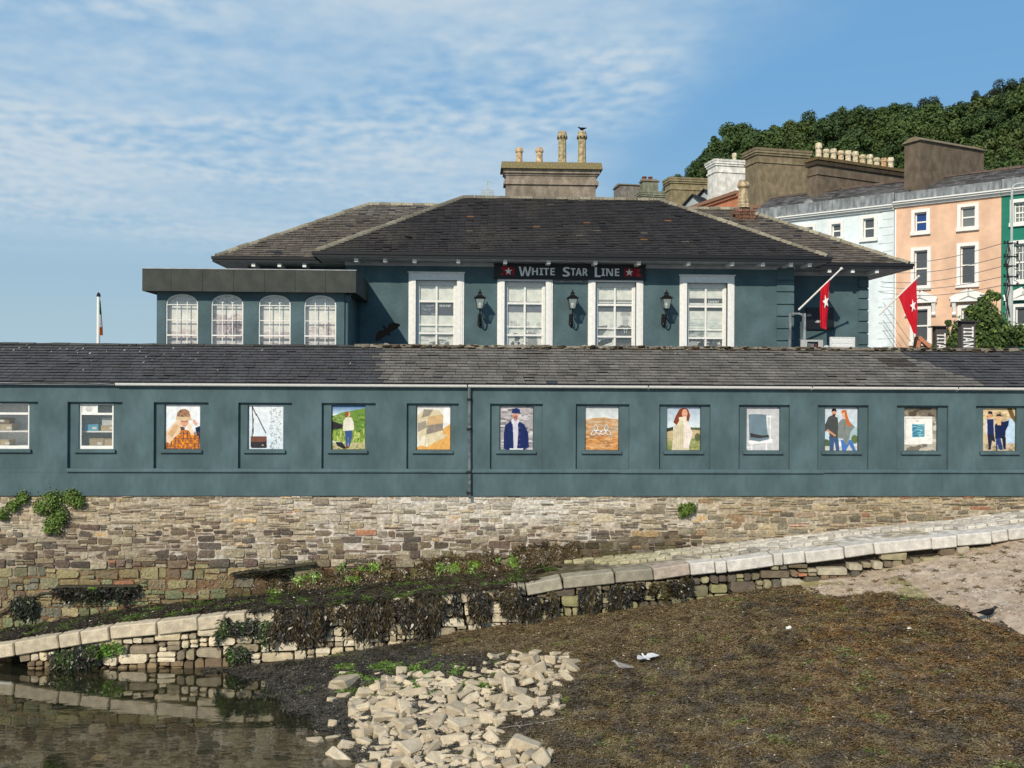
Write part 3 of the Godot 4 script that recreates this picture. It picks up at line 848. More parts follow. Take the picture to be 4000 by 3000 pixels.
# ---------------------------------------------------------------- the store: a low teal range on the quay wall
const BAYS := [[-178, 148, -165, 0], [263, 478, 307, 443], [600, 814, 642, 781], [930, 1140, 967, 1106], [1256, 1467, 1294, 1427], [1588, 1791, 1625, 1760], [1914, 2120, 1951, 2084], [2249, 2458, 2285, 2418], [2575, 2775, 2604, 2738], [2886, 3085, 2915, 3048], [3194, 3393, 3222, 3354], [3503, 3704, 3532, 3663], [3812, 4012, 3840, 3971]]
const SX0 := -17.0
const SX1 := 19.0
var sy := {}

func make_store() -> void:
	var st := thing("store_building", "long low teal painted store building with slate roof on the quay wall", "building", Vector3.ZERO)
	sy = {base = P(2000, 1937, 0).y, string = P(2000, 1846, 0).y, rbot = P(2000, 1832, 0).y, rtop = P(2000, 1577, 0).y, eave = P(2000, 1505, 0).y, ptop = P(2000, 1585, 0).y, pbot = P(2000, 1759, 0).y}
	var mb := MB.new()
	var yt: float = sy.eave + 0.02
	# header band, lower band, piers between the recessed panels
	mb.box(Vector3(SX0, sy.rtop, -0.35), Vector3(SX1, yt, 0))
	mb.box(Vector3(SX0, sy.base, -0.35), Vector3(SX1, sy.string - 0.01, -0.005))
	mb.box(Vector3(SX0, sy.string - 0.01, -0.35), Vector3(SX1, sy.rbot, 0))
	var x := SX0
	var holes := []
	for b in BAYS:
		var r0 := P(b[0], 1700, 0).x
		var r1 := P(b[1], 1700, 0).x
		mb.box(Vector3(x, sy.rbot, -0.35), Vector3(r0, sy.rtop, 0))
		x = r1
		var p0 := P(b[2], 1700, -0.09).x
		var p1 := P(b[3] if b[3] else 114, 1700, -0.09).x
		holes.append([p0, p1])
		mb.box(Vector3(r0, sy.rbot, -0.35), Vector3(p0, sy.rtop, -0.09))
		mb.box(Vector3(p1, sy.rbot, -0.35), Vector3(r1, sy.rtop, -0.09))
		mb.box(Vector3(p0, sy.rbot, -0.35), Vector3(p1, sy.pbot, -0.09))
		mb.box(Vector3(p0, sy.ptop, -0.35), Vector3(p1, sy.rtop, -0.09))
	mb.box(Vector3(x, sy.rbot, -0.35), Vector3(SX1, sy.rtop, 0))
	# ends, back wall
	mb.box(Vector3(SX0, sy.base, -3.7), Vector3(SX0 + 0.3, yt, -0.35))
	mb.box(Vector3(SX1 - 0.3, sy.base, -3.7), Vector3(SX1, yt, -0.35))
	mb.box(Vector3(SX0 + 0.3, sy.base, -3.7), Vector3(SX1 - 0.3, yt, -3.4))
	part(st, "wall", mb, M.teal)
	# string course: sloped on top, small drip edge
	mb = MB.new()
	var xa := P(262, 1840, 0).x
	var segs := [xa, -1.1, 3.9, 9.3, 15.0, SX1]
	for i in segs.size() - 1:
		var a: float = segs[i]
		var b: float = segs[i + 1]
		var j := rf(-0.012, 0.012)
		var y0: float = sy.string + j
		mb.hexa([Vector3(a, y0, 0.001), Vector3(b, y0, 0.001), Vector3(a, sy.rbot - 0.002, 0.001), Vector3(b, sy.rbot - 0.002, 0.001), Vector3(a, y0, 0.05), Vector3(b, y0, 0.05), Vector3(a, y0 + 0.03, 0.05), Vector3(b, y0 + 0.03, 0.05)])
	part(st, "string_course", mb, M.teal)
	for i in BAYS.size():                                      # painted sills
		var h: Array = holes[i]
		var s := MB.new()
		var y1: float = sy.pbot - 0.0
		s.hexa([Vector3(h[0] - 0.1, y1 - 0.085, -0.088), Vector3(h[1] + 0.06, y1 - 0.085, -0.088), Vector3(h[0] - 0.1, y1 - 0.005, -0.088), Vector3(h[1] + 0.06, y1 - 0.005, -0.088), Vector3(h[0] - 0.1, y1 - 0.085, -0.02), Vector3(h[1] + 0.06, y1 - 0.085, -0.02), Vector3(h[0] - 0.1, y1 - 0.025, -0.02), Vector3(h[1] + 0.06, y1 - 0.025, -0.02)])
		part(st, "sill", s, M.teal)
	# posters fixed in the blocked window openings
	var said := ["woman in checked cap and orange check coat", "brown shoulder bag on white boards", "woman in cream sweater on a green hillside", "checked throw draped over a chair", "man in navy jacket and flat cap", "pair of silver knot earrings on rock", "woman in cream cable cardigan with red hair", "blue grey throw on a white chair", "couple in grey sweater and grey poncho", "framed blue picture propped on stones", "couple in navy beside a sunlit wall"]
	for i in 11:
		var h: Array = holes[i + 2]
		var t := thing("poster_board", "poster in the store wall showing a " + said[i], "poster", Vector3((h[0] + h[1]) * 0.5, sy.pbot, -0.155), 0.0, "posters in the blocked windows of the store")
		var hw: float = (h[1] - h[0]) * 0.5 - 0.012
		var hh: float = sy.ptop - sy.pbot - 0.012
		var m := MB.new()
		m.box(Vector3(-hw, 0.006, -0.02), Vector3(hw, hh, 0))
		part(t, "board", m, M.white)
		m = MB.new()
		m.sheet(Vector3(-hw, 0.006, 0.003), Vector3(hw, 0.006, 0.003), Vector3(hw, hh, 0.003), Vector3(-hw, hh, 0.003))
		part(t, "print", m, print_mat("poster print", paint_poster(i)))
	for i in 2:
		store_window(st, holes[i], i)
	# roof
	var ye: float = sy.eave + 0.03
	var zr := -1.9
	var yr := P(1300, 1348, zr).y
	var yr1 := P(3600, 1371, zr).y
	var lo := Vector3(SX0 - 0.1, ye, 0.10)
	var sl := (Vector3(0, (yr + yr1) * 0.5, zr) - Vector3(0, ye, 0.10))
	var len := sl.length()
	sl = sl.normalized()
	mb = MB.new()
	var nb := Vector3(0, -0.03, 0)
	mb.hexa([lo + nb, lo + nb + Vector3(SX1 - SX0, 0, 0), lo, lo + Vector3(SX1 - SX0 + 0.2, 0, 0), lo + sl * len + nb, lo + sl * len + nb + Vector3(SX1 - SX0 + 0.2, 0, 0), lo + sl * len, lo + sl * len + Vector3(SX1 - SX0 + 0.2, 0, 0)])
	var bk := Vector3(0, ye, -3.95)
	mb.hexa([Vector3(SX0 - 0.1, ye - 0.05, -3.95), Vector3(SX1 + 0.1, ye - 0.05, -3.95), Vector3(SX0 - 0.1, ye, -3.95), Vector3(SX1 + 0.1, ye, -3.95), Vector3(SX0 - 0.1, lo.y + sl.y * len - 0.05, zr - 0.01), Vector3(SX1 + 0.1, lo.y + sl.y * len - 0.05, zr - 0.01), Vector3(SX0 - 0.1, lo.y + sl.y * len, zr - 0.01), Vector3(SX1 + 0.1, lo.y + sl.y * len, zr - 0.01)])
	mb.col = Color(0.05, 0.05, 0.055)
	var roof := part(st, "roof", mb, M.black)
	var xb := P(1470, 1420, -0.9).x
	var u0 := P(3500, 1378, zr).x
	var u1 := P(3850, 1490, 0.1).x
	var tint := func(p: Vector3) -> Color:
		var k := (p.z - zr) / (0.10 - zr)
		var jag := 0.35 * nz.get_noise_2d(p.y * 9.0, 3.0) + (0.3 if k > 0.82 else 0.0)
		var edge := lerpf(u0, u1, k)
		var hole := Vector2((p.x - P(3530, 1425, -0.8).x) / 0.5, (k - 0.38) / 0.14).length() < 1.0
		if p.x < xb + jag or p.x > edge + 0.12 * nz.get_noise_2d(p.y * 20.0, 8.0):
			return Color(0.074, 0.073, 0.076) * rf(0.93, 1.07)
		if hole:
			return Color(0.075, 0.065, 0.055) * rf(0.8, 1.2)
		if p.x > 1.9 and p.x < 2.3 and k > 0.93:
			return Color(0.05, 0.055, 0.065)
		var g := rf(0.86, 1.12) * (1.0 + 0.25 * nz.get_noise_2d(p.x * 0.7, p.z * 2.0))
		return Color(0.158, 0.146, 0.13) * g
	lay_slates(st, lo + Vector3(0, 0.004, 0.0), Vector3.RIGHT, sl, len, 0.165, 0.27, func(_t): return [0.0, SX1 - SX0 + 0.2], tint, 300)
	# ridge: plain dark tiles, then an old ragged ridge with moss
	var ridge := lo + sl * len
	var xr := P(1385, 1350, zr).x
	caps(st, "ridge_tile", Vector3(SX0, ridge.y + 0.0, zr), Vector3(xr, ridge.y + 0.0, zr), 0.11, 0.035, 0.45, Color(0.06, 0.058, 0.056), M.slate, 0.25)
	caps(st, "ridge_tile", Vector3(xr, ridge.y + 0.012, zr), Vector3(SX1, ridge.y + 0.012, zr), 0.13, 0.05, 0.42, Color(0.17, 0.15, 0.12), M.stone, 0.35)
	var xf := []
	var cs := PackedColorArray()
	for i in 420:                                              # moss and crumbled bedding along the old ridge
		var p := Vector3(rf(xr, SX1), ridge.y + rf(-0.05, 0.05), zr + rf(0.04, 0.16))
		xf.append(Transform3D(Basis.from_euler(Vector3(rf(0, 6), rf(0, 6), rf(0, 6))).scaled(Vector3(rf(0.03, 0.1), rf(0.012, 0.03), rf(0.02, 0.05))), p))
		cs.append([Color(0.07, 0.04, 0.025), Color(0.13, 0.11, 0.07), Color(0.22, 0.2, 0.15), Color(0.05, 0.045, 0.03)][rng.randi() % 4])
	crowd(st, "ridge_moss", chunk_mesh(3), M.clay, xf, cs)
	xf = []
	cs = PackedColorArray()
	for i in 60:                                              # gull droppings
		var k := absf(rng.randfn(0.0, 0.4))
		var px := rf(SX0, SX1) if rng.randf() < 0.35 else rf(-14.5, -6.5)
		var t := clampf(1.0 - k, 0.05, 0.99) * len
		var b := Basis(Vector3.RIGHT, sl, Vector3.RIGHT.cross(sl)) * Basis(Vector3.BACK, rf(-0.5, 0.5))
		xf.append(Transform3D(b.scaled_local(Vector3(rf(0.006, 0.018), rf(0.01, 0.05), 0.004)), lo + Vector3(px - SX0, 0, 0) + sl * t + Vector3.RIGHT.cross(sl) * 0.031))
		cs.append(Color(0.42, 0.41, 0.38) * rf(0.4, 1.1))
	crowd(st, "bird_droppings", chunk_mesh(5), M.plain, xf, cs)
	# eaves: dark fascia, white gutter, cables at the far end
	mb = MB.new()
	mb.box(Vector3(SX0, sy.eave - 0.04, 0.002), Vector3(SX1, sy.eave + 0.03, 0.03))
	part(st, "fascia_board", mb, M.black)
	var gx := [P(450, 1508, 0.1).x, P(1826, 1508, 0.1).x, 4.6, P(3170, 1508, 0.1).x, P(3740, 1508, 0.1).x, SX1]
	for i in gx.size() - 1:
		gutter(st, gx[i] + 0.015, gx[i + 1] - 0.015, sy.eave - 0.002, 0.098, 0.066, M.white)
	gutter(st, SX0, gx[0] - 0.01, sy.eave - 0.005, 0.085, 0.05, M.soffit)
	mb = MB.new()
	for q in 3:
		var pts := []
		for k in 40:
			var xx := lerpf(SX0, P(1500, 1500, 0.1).x, k / 39.0)
			pts.append(Vector3(xx, sy.eave + 0.035 - 0.022 * q + 0.014 * nz.get_noise_2d(xx * 1.3, q * 9.0) - 0.02 * pow(maxf(0.0, sin(xx * 0.9)), 6.0), 0.12 + 0.006 * q))
		mb.path(pts, 0.014, 5)
	part(st, "cable", mb, M.black)
	# downpipe with its shoe reaching over the stone wall
	var dx := P(1833, 1700, 0.1).x
	mb = MB.new()
	mb.tube(Vector3(dx, sy.eave - 0.03, 0.085), Vector3(dx, sy.eave - 0.14, 0.085), 0.05, 0.04, 12)
	mb.tube(Vector3(dx, sy.eave - 0.13, 0.085), Vector3(dx + 0.02, sy.base - 0.06, 0.085), 0.038, 0.038, 12)
	var dp := part(st, "downpipe", mb, surf("grey downpipe", Color(0.11, 0.13, 0.135), 0.55, {tex = T.strong, s = 0.7}))
	for v in [1560, 1676, 1845, 1925]:
		var k := MB.new()
		var y := P(1833, v, 0.08).y
		k.tube(Vector3(dx, y - 0.03, 0.085), Vector3(dx, y + 0.03, 0.085), 0.05, 0.05, 12)
		k.box(Vector3(dx - 0.07, y - 0.02, 0.001), Vector3(dx + 0.07, y + 0.02, 0.06))
		part(dp, "bracket", k, M.black)
	# thin conduit on the lower band near the end
	mb = MB.new()
	var cx := P(3684, 1860, 0).x
	mb.tube(Vector3(cx, sy.string - 0.02, 0.01), Vector3(cx, P(3684, 1903, 0).y, 0.01), 0.012, 0.012, 6)
	part(st, "conduit", mb, M.teal2)

func gutter(parent: Node3D, x0: float, x1: float, y: float, z: float, r: float, m: Material) -> void:
	var mb := MB.new()
	for k in 7:
		var a0 := PI * k / 7.0
		var a1 := PI * (k + 1) / 7.0
		var p := Vector3(0, -sin(a0) * r, cos(a0) * r)
		var q := Vector3(0, -sin(a1) * r, cos(a1) * r)
		mb.quad(Vector3(x0, y, z) + q, Vector3(x1, y, z) + q, Vector3(x1, y, z) + p, Vector3(x0, y, z) + p)
	mb.box(Vector3(x0, y - 0.004, z + r - 0.004), Vector3(x1, y + 0.008, z + r + 0.006))
	part(parent, "gutter", mb, m)

func store_window(st: Node3D, h: Array, i: int) -> void:
	var w := Node3D.new()
	w.name = "window"
	st.add_child(w, true)
	var x0: float = h[0]
	var x1: float = h[1]
	var y0: float = sy.pbot
	var y1: float = sy.ptop + 0.03
	var z := -0.14
	var mb := MB.new()
	var t := 0.05
	mb.box(Vector3(x0, y0, z - 0.06), Vector3(x0 + t, y1, z))
	mb.box(Vector3(x1 - t, y0, z - 0.06), Vector3(x1, y1, z))
	mb.box(Vector3(x0 + t, y0, z - 0.06), Vector3(x1 - t, y0 + t + 0.03, z))
	mb.box(Vector3(x0 + t, y1 - t, z - 0.06), Vector3(x1 - t, y1, z))
	var ym := lerpf(y0, y1, 0.735)
	mb.box(Vector3(x0 + t, ym, z - 0.055), Vector3(x1 - t, ym + 0.055, z - 0.003))
	var xm := (x0 + x1) * 0.5
	mb.box(Vector3(xm - 0.02, ym + 0.055, z - 0.055), Vector3(xm + 0.02, y1 - t, z - 0.003))
	part(w, "frame", mb, M.white)
	mb = MB.new()
	mb.box(Vector3(x0 + t, y0 + t, z - 0.035), Vector3(x1 - t, ym, z - 0.03))
	part(w, "pane", mb, M.glass)
	mb = MB.new()
	mb.box(Vector3(xm + 0.02, ym + 0.055, z - 0.035), Vector3(x1 - t, y1 - t, z - 0.03))
	part(w, "pane", mb, M.glass)
	mb = MB.new()
	if i == 1:                                                 # a white panel with a round vent in the small light
		mb.box(Vector3(x0 + t, ym + 0.055, z - 0.035), Vector3(xm - 0.02, y1 - t, z - 0.02))
		part(w, "vent_panel", mb, M.white)
		mb = MB.new()
		var c := Vector3((x0 + xm) * 0.5 + 0.01, (ym + y1) * 0.5, z - 0.018)
		for k in 6:
			var q := 0.08 - k * 0.03
			var hw := sqrt(maxf(0.0, 0.0072 - q * q))
			mb.box(c + Vector3(-hw, q - 0.008, 0), c + Vector3(hw, q + 0.002, 0.006))
		part(w, "vent_slot", mb, M.soffit)
	else:
		mb.box(Vector3(x0 + t, ym + 0.055, z - 0.035), Vector3(xm - 0.02, y1 - t, z - 0.03))
		part(w, "pane", mb, M.glass)
	# the room behind: shelves with stock
	var room := MB.new()
	room.box(Vector3(x0 - 0.3, y0 - 0.3, -1.1), Vector3(x1 + 0.3, y1 + 0.25, -1.05))
	room.box(Vector3(x0 - 0.32, y0 - 0.3, -1.05), Vector3(x0 - 0.3, y1 + 0.25, -0.36))
	room.box(Vector3(x1 + 0.3, y0 - 0.3, -1.05), Vector3(x1 + 0.32, y1 + 0.25, -0.36))
	room.box(Vector3(x0 - 0.3, y1 + 0.23, -1.05), Vector3(x1 + 0.3, y1 + 0.25, -0.36))
	room.col = Color(0.3, 0.28, 0.25)
	part(w, "store_room", room, M.plain)
	var sh := thing("storage_shelf", ["white storage shelf behind the store window by the vegetation on the wall", "white storage shelf behind the store window with a round vent"][i], "shelf", Vector3(x0, y0, -0.6), 0.0, "storage shelves")
	for ys in [0.02, 0.42]:
		mb = MB.new()
		mb.box(Vector3(-0.25, ys, -0.4), Vector3(x1 - x0 + 0.25, ys + 0.035, 0.3))
		part(sh, "shelf_board", mb, M.white)
	mb = MB.new()
	mb.box(Vector3(-0.28, -0.3, -0.4), Vector3(-0.25, 1.25, 0.3))
	part(sh, "upright", mb, M.white)
	var goods := []
	if i == 1:
		goods = [[0.06, 0.458, 0.34, 0.17, Color(0.09, 0.33, 0.48), "blue plastic tub on the storage shelf"], [0.47, 0.458, 0.4, 0.14, Color(0.42, 0.33, 0.2), "flat tan carton under a clear tub"], [0.5, 0.6, 0.36, 0.19, Color(0.5, 0.52, 0.52), "clear plastic tub on top of a tan carton"], [0.18, 0.058, 0.36, 0.2, Color(0.36, 0.29, 0.18), "brown carton on the lower shelf under the blue tub"], [0.56, 0.058, 0.36, 0.19, Color(0.4, 0.32, 0.2), "brown carton with white label on the lower shelf"]]
	else:
		goods = [[0.62, 0.458, 0.3, 0.17, Color(0.44, 0.36, 0.22), "tan carton on the upper shelf of the first window"], [0.28, 0.458, 0.32, 0.18, Color(0.42, 0.35, 0.22), "tan carton beside its twin on the upper shelf of the first window"], [0.94, 0.458, 0.3, 0.17, Color(0.44, 0.36, 0.23), "tan carton at the end of the first window's upper shelf"], [0.95, 0.058, 0.22, 0.16, Color(0.46, 0.36, 0.22), "small tan carton on the lower shelf of the first window"], [0.3, 0.058, 0.32, 0.15, Color(0.38, 0.3, 0.19), "low brown carton on the lower shelf of the first window"], [0.66, 0.64, 0.5, 0.14, Color(0.2, 0.13, 0.08), "dark brown carton stacked above the tan cartons"]]
	for g in goods:
		var c := thing("cardboard_box" if g[4].b < 0.3 else "storage_tub", g[5], "box" if g[4].b < 0.3 else "tub", Vector3(x0 + g[0] + g[2] * 0.5, y0 + g[1], -0.5), rf(-0.06, 0.06), "stock behind the store windows")
		mb = MB.new()
		mb.col = g[4]
		mb.box(Vector3(-g[2] * 0.5, 0, -0.18), Vector3(g[2] * 0.5, g[3] - 0.012, 0.17))
		part(c, "body", mb, M.card)
		mb = MB.new()
		mb.col = g[4] * 1.15
		mb.box(Vector3(-g[2] * 0.52, g[3] - 0.012, -0.19), Vector3(-0.004, g[3], 0.18))
		mb.box(Vector3(0.004, g[3] - 0.012, -0.19), Vector3(g[2] * 0.52, g[3], 0.18))
		part(c, "lid", mb, M.card)
		mb = MB.new()
		mb.col = Color(0.62, 0.62, 0.58)
		mb.box(Vector3(0.02, 0.04, 0.17), Vector3(0.13, 0.1, 0.173))
		part(c, "paper_label", mb, M.card)

func chunk_mesh(sd: int) -> ArrayMesh:
	var keep := rng.state
	rng.seed = sd * 77 + 5
	var mb := MB.new()
	block(mb, Transform3D(), Vector3.ONE * 2.0, 0.45, 0.14)
	rng.state = keep
	return mb.mesh()

# ---------------------------------------------------------------- rubble masonry
# A face stone: cut-cornered outline, bevelled and a little domed. d = [x0, x1, y0, y1, z_back, z_front, colour]
func face_stone(mb: MB, d: Array) -> void:
	var w: float = d[1] - d[0]
	var h: float = d[3] - d[2]
	var j := minf(w, h) * 0.13
	var cx: float = (d[0] + d[1]) * 0.5
	var cy: float = (d[2] + d[3]) * 0.5
	var pts := []
	var cn := [Vector2(d[0], d[2]), Vector2(d[1], d[2]), Vector2(d[1], d[3]), Vector2(d[0], d[3])]
	for i in 4:
		cn[i] += Vector2(rf(-j, j) * 0.5, rf(-j, j))
	for i in 4:
		var c: Vector2 = cn[i]
		var p: Vector2 = cn[(i + 3) % 4]
		var n: Vector2 = cn[(i + 1) % 4]
		var cut := minf(w, h) * rf(0.06, 0.26)
		pts.append(c + (p - c).normalized() * cut)
		pts.append(c + (n - c).normalized() * cut)
	var bev := minf(w, h) * rf(0.05, 0.12)
	var back := []
	var front := []
	for p: Vector2 in pts:
		back.append(Vector3(p.x, p.y, d[4]))
		var q := p + (Vector2(cx, cy) - p).normalized() * bev
		front.append(Vector3(q.x, q.y, d[5] + rf(-0.008, 0.008)))
	var mid := Vector3(cx + rf(-0.2, 0.2) * w, cy + rf(-0.2, 0.2) * h, d[5] + rf(0.0, 0.02))
	mb.col = d[6]
	for i in 8:
		var k := (i + 1) % 8
		mb.quad(back[i], back[k], front[k], front[i])
		mb.tri(front[i], front[k], mid)

func place_stones(parent: Node3D, list: Array, called: String, rest: String, most: int, m: Material) -> void:
	list.sort_custom(func(a, b): return (a[1] - a[0]) * (a[3] - a[2]) > (b[1] - b[0]) * (b[3] - b[2]))
	var all := MB.new()
	for i in list.size():
		if i < most:
			var mb := MB.new()
			face_stone(mb, list[i])
			part(parent, called, mb, m)
		else:
			face_stone(all, list[i])
	if all.v.size():
		part(parent, rest, all, m).set_meta("kind", "stuff")

func pick(a: Array) -> Variant:
	return a[rng.randi() % a.size()]

# ---------------------------------------------------------------- levels along the shore
const ZK := 1.95                                               # front face of the slipway kerb
var kerb_t := []
var foot_t := []

func shore_tables() -> void:
	for p in [[-200, 2552], [0, 2521], [57, 2512], [232, 2483], [430, 2449], [615, 2430], [772, 2413], [962, 2393], [1080, 2383], [2022, 2288], [2198, 2255], [2403, 2234], [2552, 2221], [2696, 2202], [2840, 2191], [3000, 2167], [3145, 2155], [3294, 2137], [3414, 2121], [3642, 2101], [3741, 2090], [3877, 2078], [4000, 2059], [4200, 2036]]:
		var q := P(p[0], p[1], ZK)
		kerb_t.append([q.x, q.y])
	for p in [[-400, 2720], [870, 2612], [1316, 2564], [2000, 2440], [3068, 2293], [3500, 2220], [3950, 2124], [4400, 2050]]:
		var q := P(p[0], p[1], ZK)
		foot_t.append([q.x, q.y])

func kerb_y(x: float) -> float:
	return lerp_table(kerb_t, x)

func beach_y(x: float, z: float) -> float:
	var y := lerp_table(foot_t, x) - 0.085 * (z - ZK)
	y += 0.10 * nz.get_noise_2d(x * 0.35, z * 0.35) + 0.035 * nz.get_noise_2d(x * 1.7 + 40.0, z * 1.7)
	return maxf(y, -1.4)

func on_beach(u: float, v: float) -> Vector3:                  # where the sight line meets the beach
	var d := ray(u, v)
	var t := 8.0
	while t < 26.0:
		var p := CAM + d * t
		if p.y < beach_y(p.x, p.z):
			return p
		t += 0.05
	return CAM + d * 23.0

# ---------------------------------------------------------------- quay wall
func make_quay_wall() -> void:
	var w := thing("quay_wall", "rubble stone quay wall below the teal store, pale on top and dark and weedy lower down", "wall")
	var top: float = sy.base
	var list := []
	var warp := func(x: float, y: float) -> float:
		return y + 0.09 * nz.get_noise_2d(x * 0.4, y * 0.9) + 0.045 * nz.get_noise_2d(x * 1.7 + 9.0, y * 1.5)
	var y := -0.6
	while y < top + 0.1:
		var deep := (top - y) / 3.4                              # 0 at the top, 1 at the deepest foot
		var rh := rf(0.19, 0.31) if deep > 0.52 else rf(0.13, 0.23)
		var x := SX0 + rf(0, 0.3)
		while x < SX1:
			var ww := rf(0.16, 0.6)
			var layers := 1
			var flaky := 0.72 if deep < 0.3 else (0.55 if deep < 0.55 else 0.3)
			if rng.randf() < flaky:
				layers = 2 if rng.randf() < 0.6 else 3
			var cuts := [0.0]
			for l in layers - 1:
				cuts.append((l + 1.0 + rf(-0.28, 0.28)) / layers)
			cuts.append(1.0)
			for l in layers:
				var y0: float = y + rh * cuts[l] + rf(-0.012, 0.012)
				var y1: float = y + rh * cuts[l + 1] + rf(-0.012, 0.012)
				var parts := 1
				if layers > 1 and ww > 0.3 and rng.randf() < 0.55:
					parts = 2
				var cut := rf(0.3, 0.7)
				for k in parts:
					var x0 := x + (ww * cut if k == 1 else 0.0) - rf(0.0, 0.012)
					var x1 := x + (ww * cut if parts == 2 and k == 0 else ww) + rf(0.0, 0.012)
					var xm := (x0 + x1) * 0.5
					if (y0 + y1) * 0.5 > kerb_y(xm) - 0.02 and y1 < top + 0.06 and rng.randf() > 0.03:
						var gap := rf(0.006, 0.014)
						var a: float = warp.call(xm, y0) + gap
						var b: float = minf(warp.call(xm, y1) - gap, top - 0.008)
						if b - a > 0.02:
							list.append([x0 + gap, x1 - gap, a, b, -0.13, rf(-0.075, -0.03) if deep < 0.5 else rf(-0.07, -0.015), wall_tone(xm, (a + b) * 0.5)])
			x += ww
		y += rh
	place_stones(w, list, "stone", "small_stones", 300, M.stone)
	# mortar bed behind the stones: a fine grid with its own patches
	var mb := MB.new()
	var nx := 260
	var ny := 40
	var y_lo := -0.9
	var pts := []
	var cols := []
	for j in ny + 1:
		for i in nx + 1:
			var px := lerpf(SX0, SX1, float(i) / nx)
			var py := lerpf(y_lo, top, float(j) / ny)
			pts.append(Vector3(px, py, (-0.066 if py > 2.2 else -0.082) + 0.025 * nz.get_noise_2d(px * 3.0, py * 3.0) if j < ny else -0.075))
			cols.append(mortar_tone(px, py))
	for j in ny:
		for i in nx:
			var a := j * (nx + 1) + i
			mb.col = cols[a]
			mb.quad(pts[a], pts[a + 1], pts[a + nx + 2], pts[a + nx + 1])
	mb.col = Color(0.2, 0.17, 0.14)
	mb.box(Vector3(SX0, y_lo, -0.6), Vector3(SX1, top - 0.002, -0.13))
	part(w, "mortar", mb, M.mortar)
	# barnacles on the lower courses
	var xf := []
	var cs := PackedColorArray()
	for i in 1500:
		var c := Vector2(rf(-13.5, -2.0), 0)
		var up := absf(rng.randfn(0.0, 0.5))
		c.y = kerb_y(c.x) + 0.1 + up
		if nz2.get_noise_2d(c.x * 0.8, c.y * 1.2) < -0.05 or c.y > 2.6:
			continue
		xf.append(Transform3D(Basis.from_scale(Vector3.ONE * rf(0.005, 0.012)), Vector3(c.x, c.y, rf(-0.04, -0.015))))
		cs.append(Color(0.5, 0.47, 0.39) * rf(0.7, 1.1))
	crowd(w, "barnacles", chunk_mesh(9), M.plain, xf, cs)

func limed(x: float, y: float) -> float:                        # how much lime wash is left: strongest at the top of the middle
	var k := exp(-pow((x - 0.3) / 4.6, 2.0)) * smoothstep(2.5, 3.5, y)
	return clampf(k + 0.45 * nz2.get_noise_2d(x * 0.7 + 5.0, y * 1.1) * smoothstep(1.6, 3.0, y), 0.0, 1.0)

func wall_tone(x: float, y: float) -> Color:
	var deep: float = (sy.base - y) / 3.3 + 0.10 * nz.get_noise_2d(x * 0.5 + 31.0, y * 0.5)
	var near := y - kerb_y(x)                                    # height above the slip
	var c: Color
	if x > 6.0:
		c = pick([Color(0.36, 0.29, 0.18), Color(0.30, 0.255, 0.165), Color(0.40, 0.325, 0.205), Color(0.235, 0.205, 0.145), Color(0.33, 0.285, 0.20), Color(0.26, 0.18, 0.11), Color(0.17, 0.145, 0.105)])
	elif deep < 0.25 + 0.08 * nz2.get_noise_2d(x * 1.3, y * 3.0):
		c = pick([Color(0.43, 0.365, 0.265), Color(0.39, 0.34, 0.25), Color(0.49, 0.43, 0.325), Color(0.35, 0.315, 0.24), Color(0.31, 0.255, 0.175), Color(0.41, 0.335, 0.215), Color(0.24, 0.195, 0.14), Color(0.20, 0.16, 0.115)])
	elif deep < 0.56:
		c = pick([Color(0.15, 0.115, 0.08), Color(0.20, 0.155, 0.105), Color(0.12, 0.095, 0.075), Color(0.24, 0.20, 0.13), Color(0.31, 0.27, 0.19), Color(0.10, 0.085, 0.07), Color(0.17, 0.125, 0.10), Color(0.38, 0.33, 0.24)])
	else:
		c = pick([Color(0.26, 0.23, 0.125), Color(0.21, 0.20, 0.125), Color(0.29, 0.235, 0.125), Color(0.23, 0.185, 0.11), Color(0.18, 0.175, 0.13), Color(0.32, 0.27, 0.155), Color(0.15, 0.11, 0.075), Color(0.20, 0.215, 0.12)])
	if rng.randf() < 0.006:
		c = Color(0.36, 0.18, 0.11)
	if rng.randf() < 0.02 and deep < 0.4:
		c = Color(0.48, 0.34, 0.18)
	c = c.lerp(Color(0.58, 0.545, 0.48), limed(x, y) * rf(0.0, 0.8))
	if near < 0.55 and x > -6.5 and x < 6.0:                     # algae and wrack stain just above the slip
		c = c.lerp(pick([Color(0.05, 0.038, 0.02), Color(0.07, 0.06, 0.025), Color(0.085, 0.055, 0.03)]), clampf(0.75 - near * 0.9 + 0.3 * nz.get_noise_2d(x, y * 2.0), 0.0, 0.85))
	return c * rf(0.75, 1.2)

func mortar_tone(x: float, y: float) -> Color:
	var deep: float = (sy.base - y) / 3.3 + 0.14 * nz.get_noise_2d(x * 0.4 + 11.0, y * 0.6)
	var c := Color(0.45, 0.375, 0.28)
	if x > 6.5:
		c = Color(0.44, 0.36, 0.255)
	if deep > 0.38:
		c = Color(0.35, 0.295, 0.225)
	if deep > 0.58:
		c = Color(0.21, 0.135, 0.08)
	c = c.lerp(Color(0.68, 0.655, 0.60), limed(x, y) * 0.9)
	if deep > 0.3 and deep < 0.55 and x > -8.0 and x < 5.0 and nz2.get_noise_2d(x * 0.9, y * 2.0) > 0.0:
		c = c.lerp(Color(0.58, 0.54, 0.48), 0.7)
	if y - kerb_y(x) < 0.4 and x > -6.5 and x < 5.5:
		c = c.lerp(Color(0.07, 0.05, 0.03), 0.7)
	return c * (0.9 + 0.25 * nz.get_noise_2d(x * 2.3, y * 2.3))

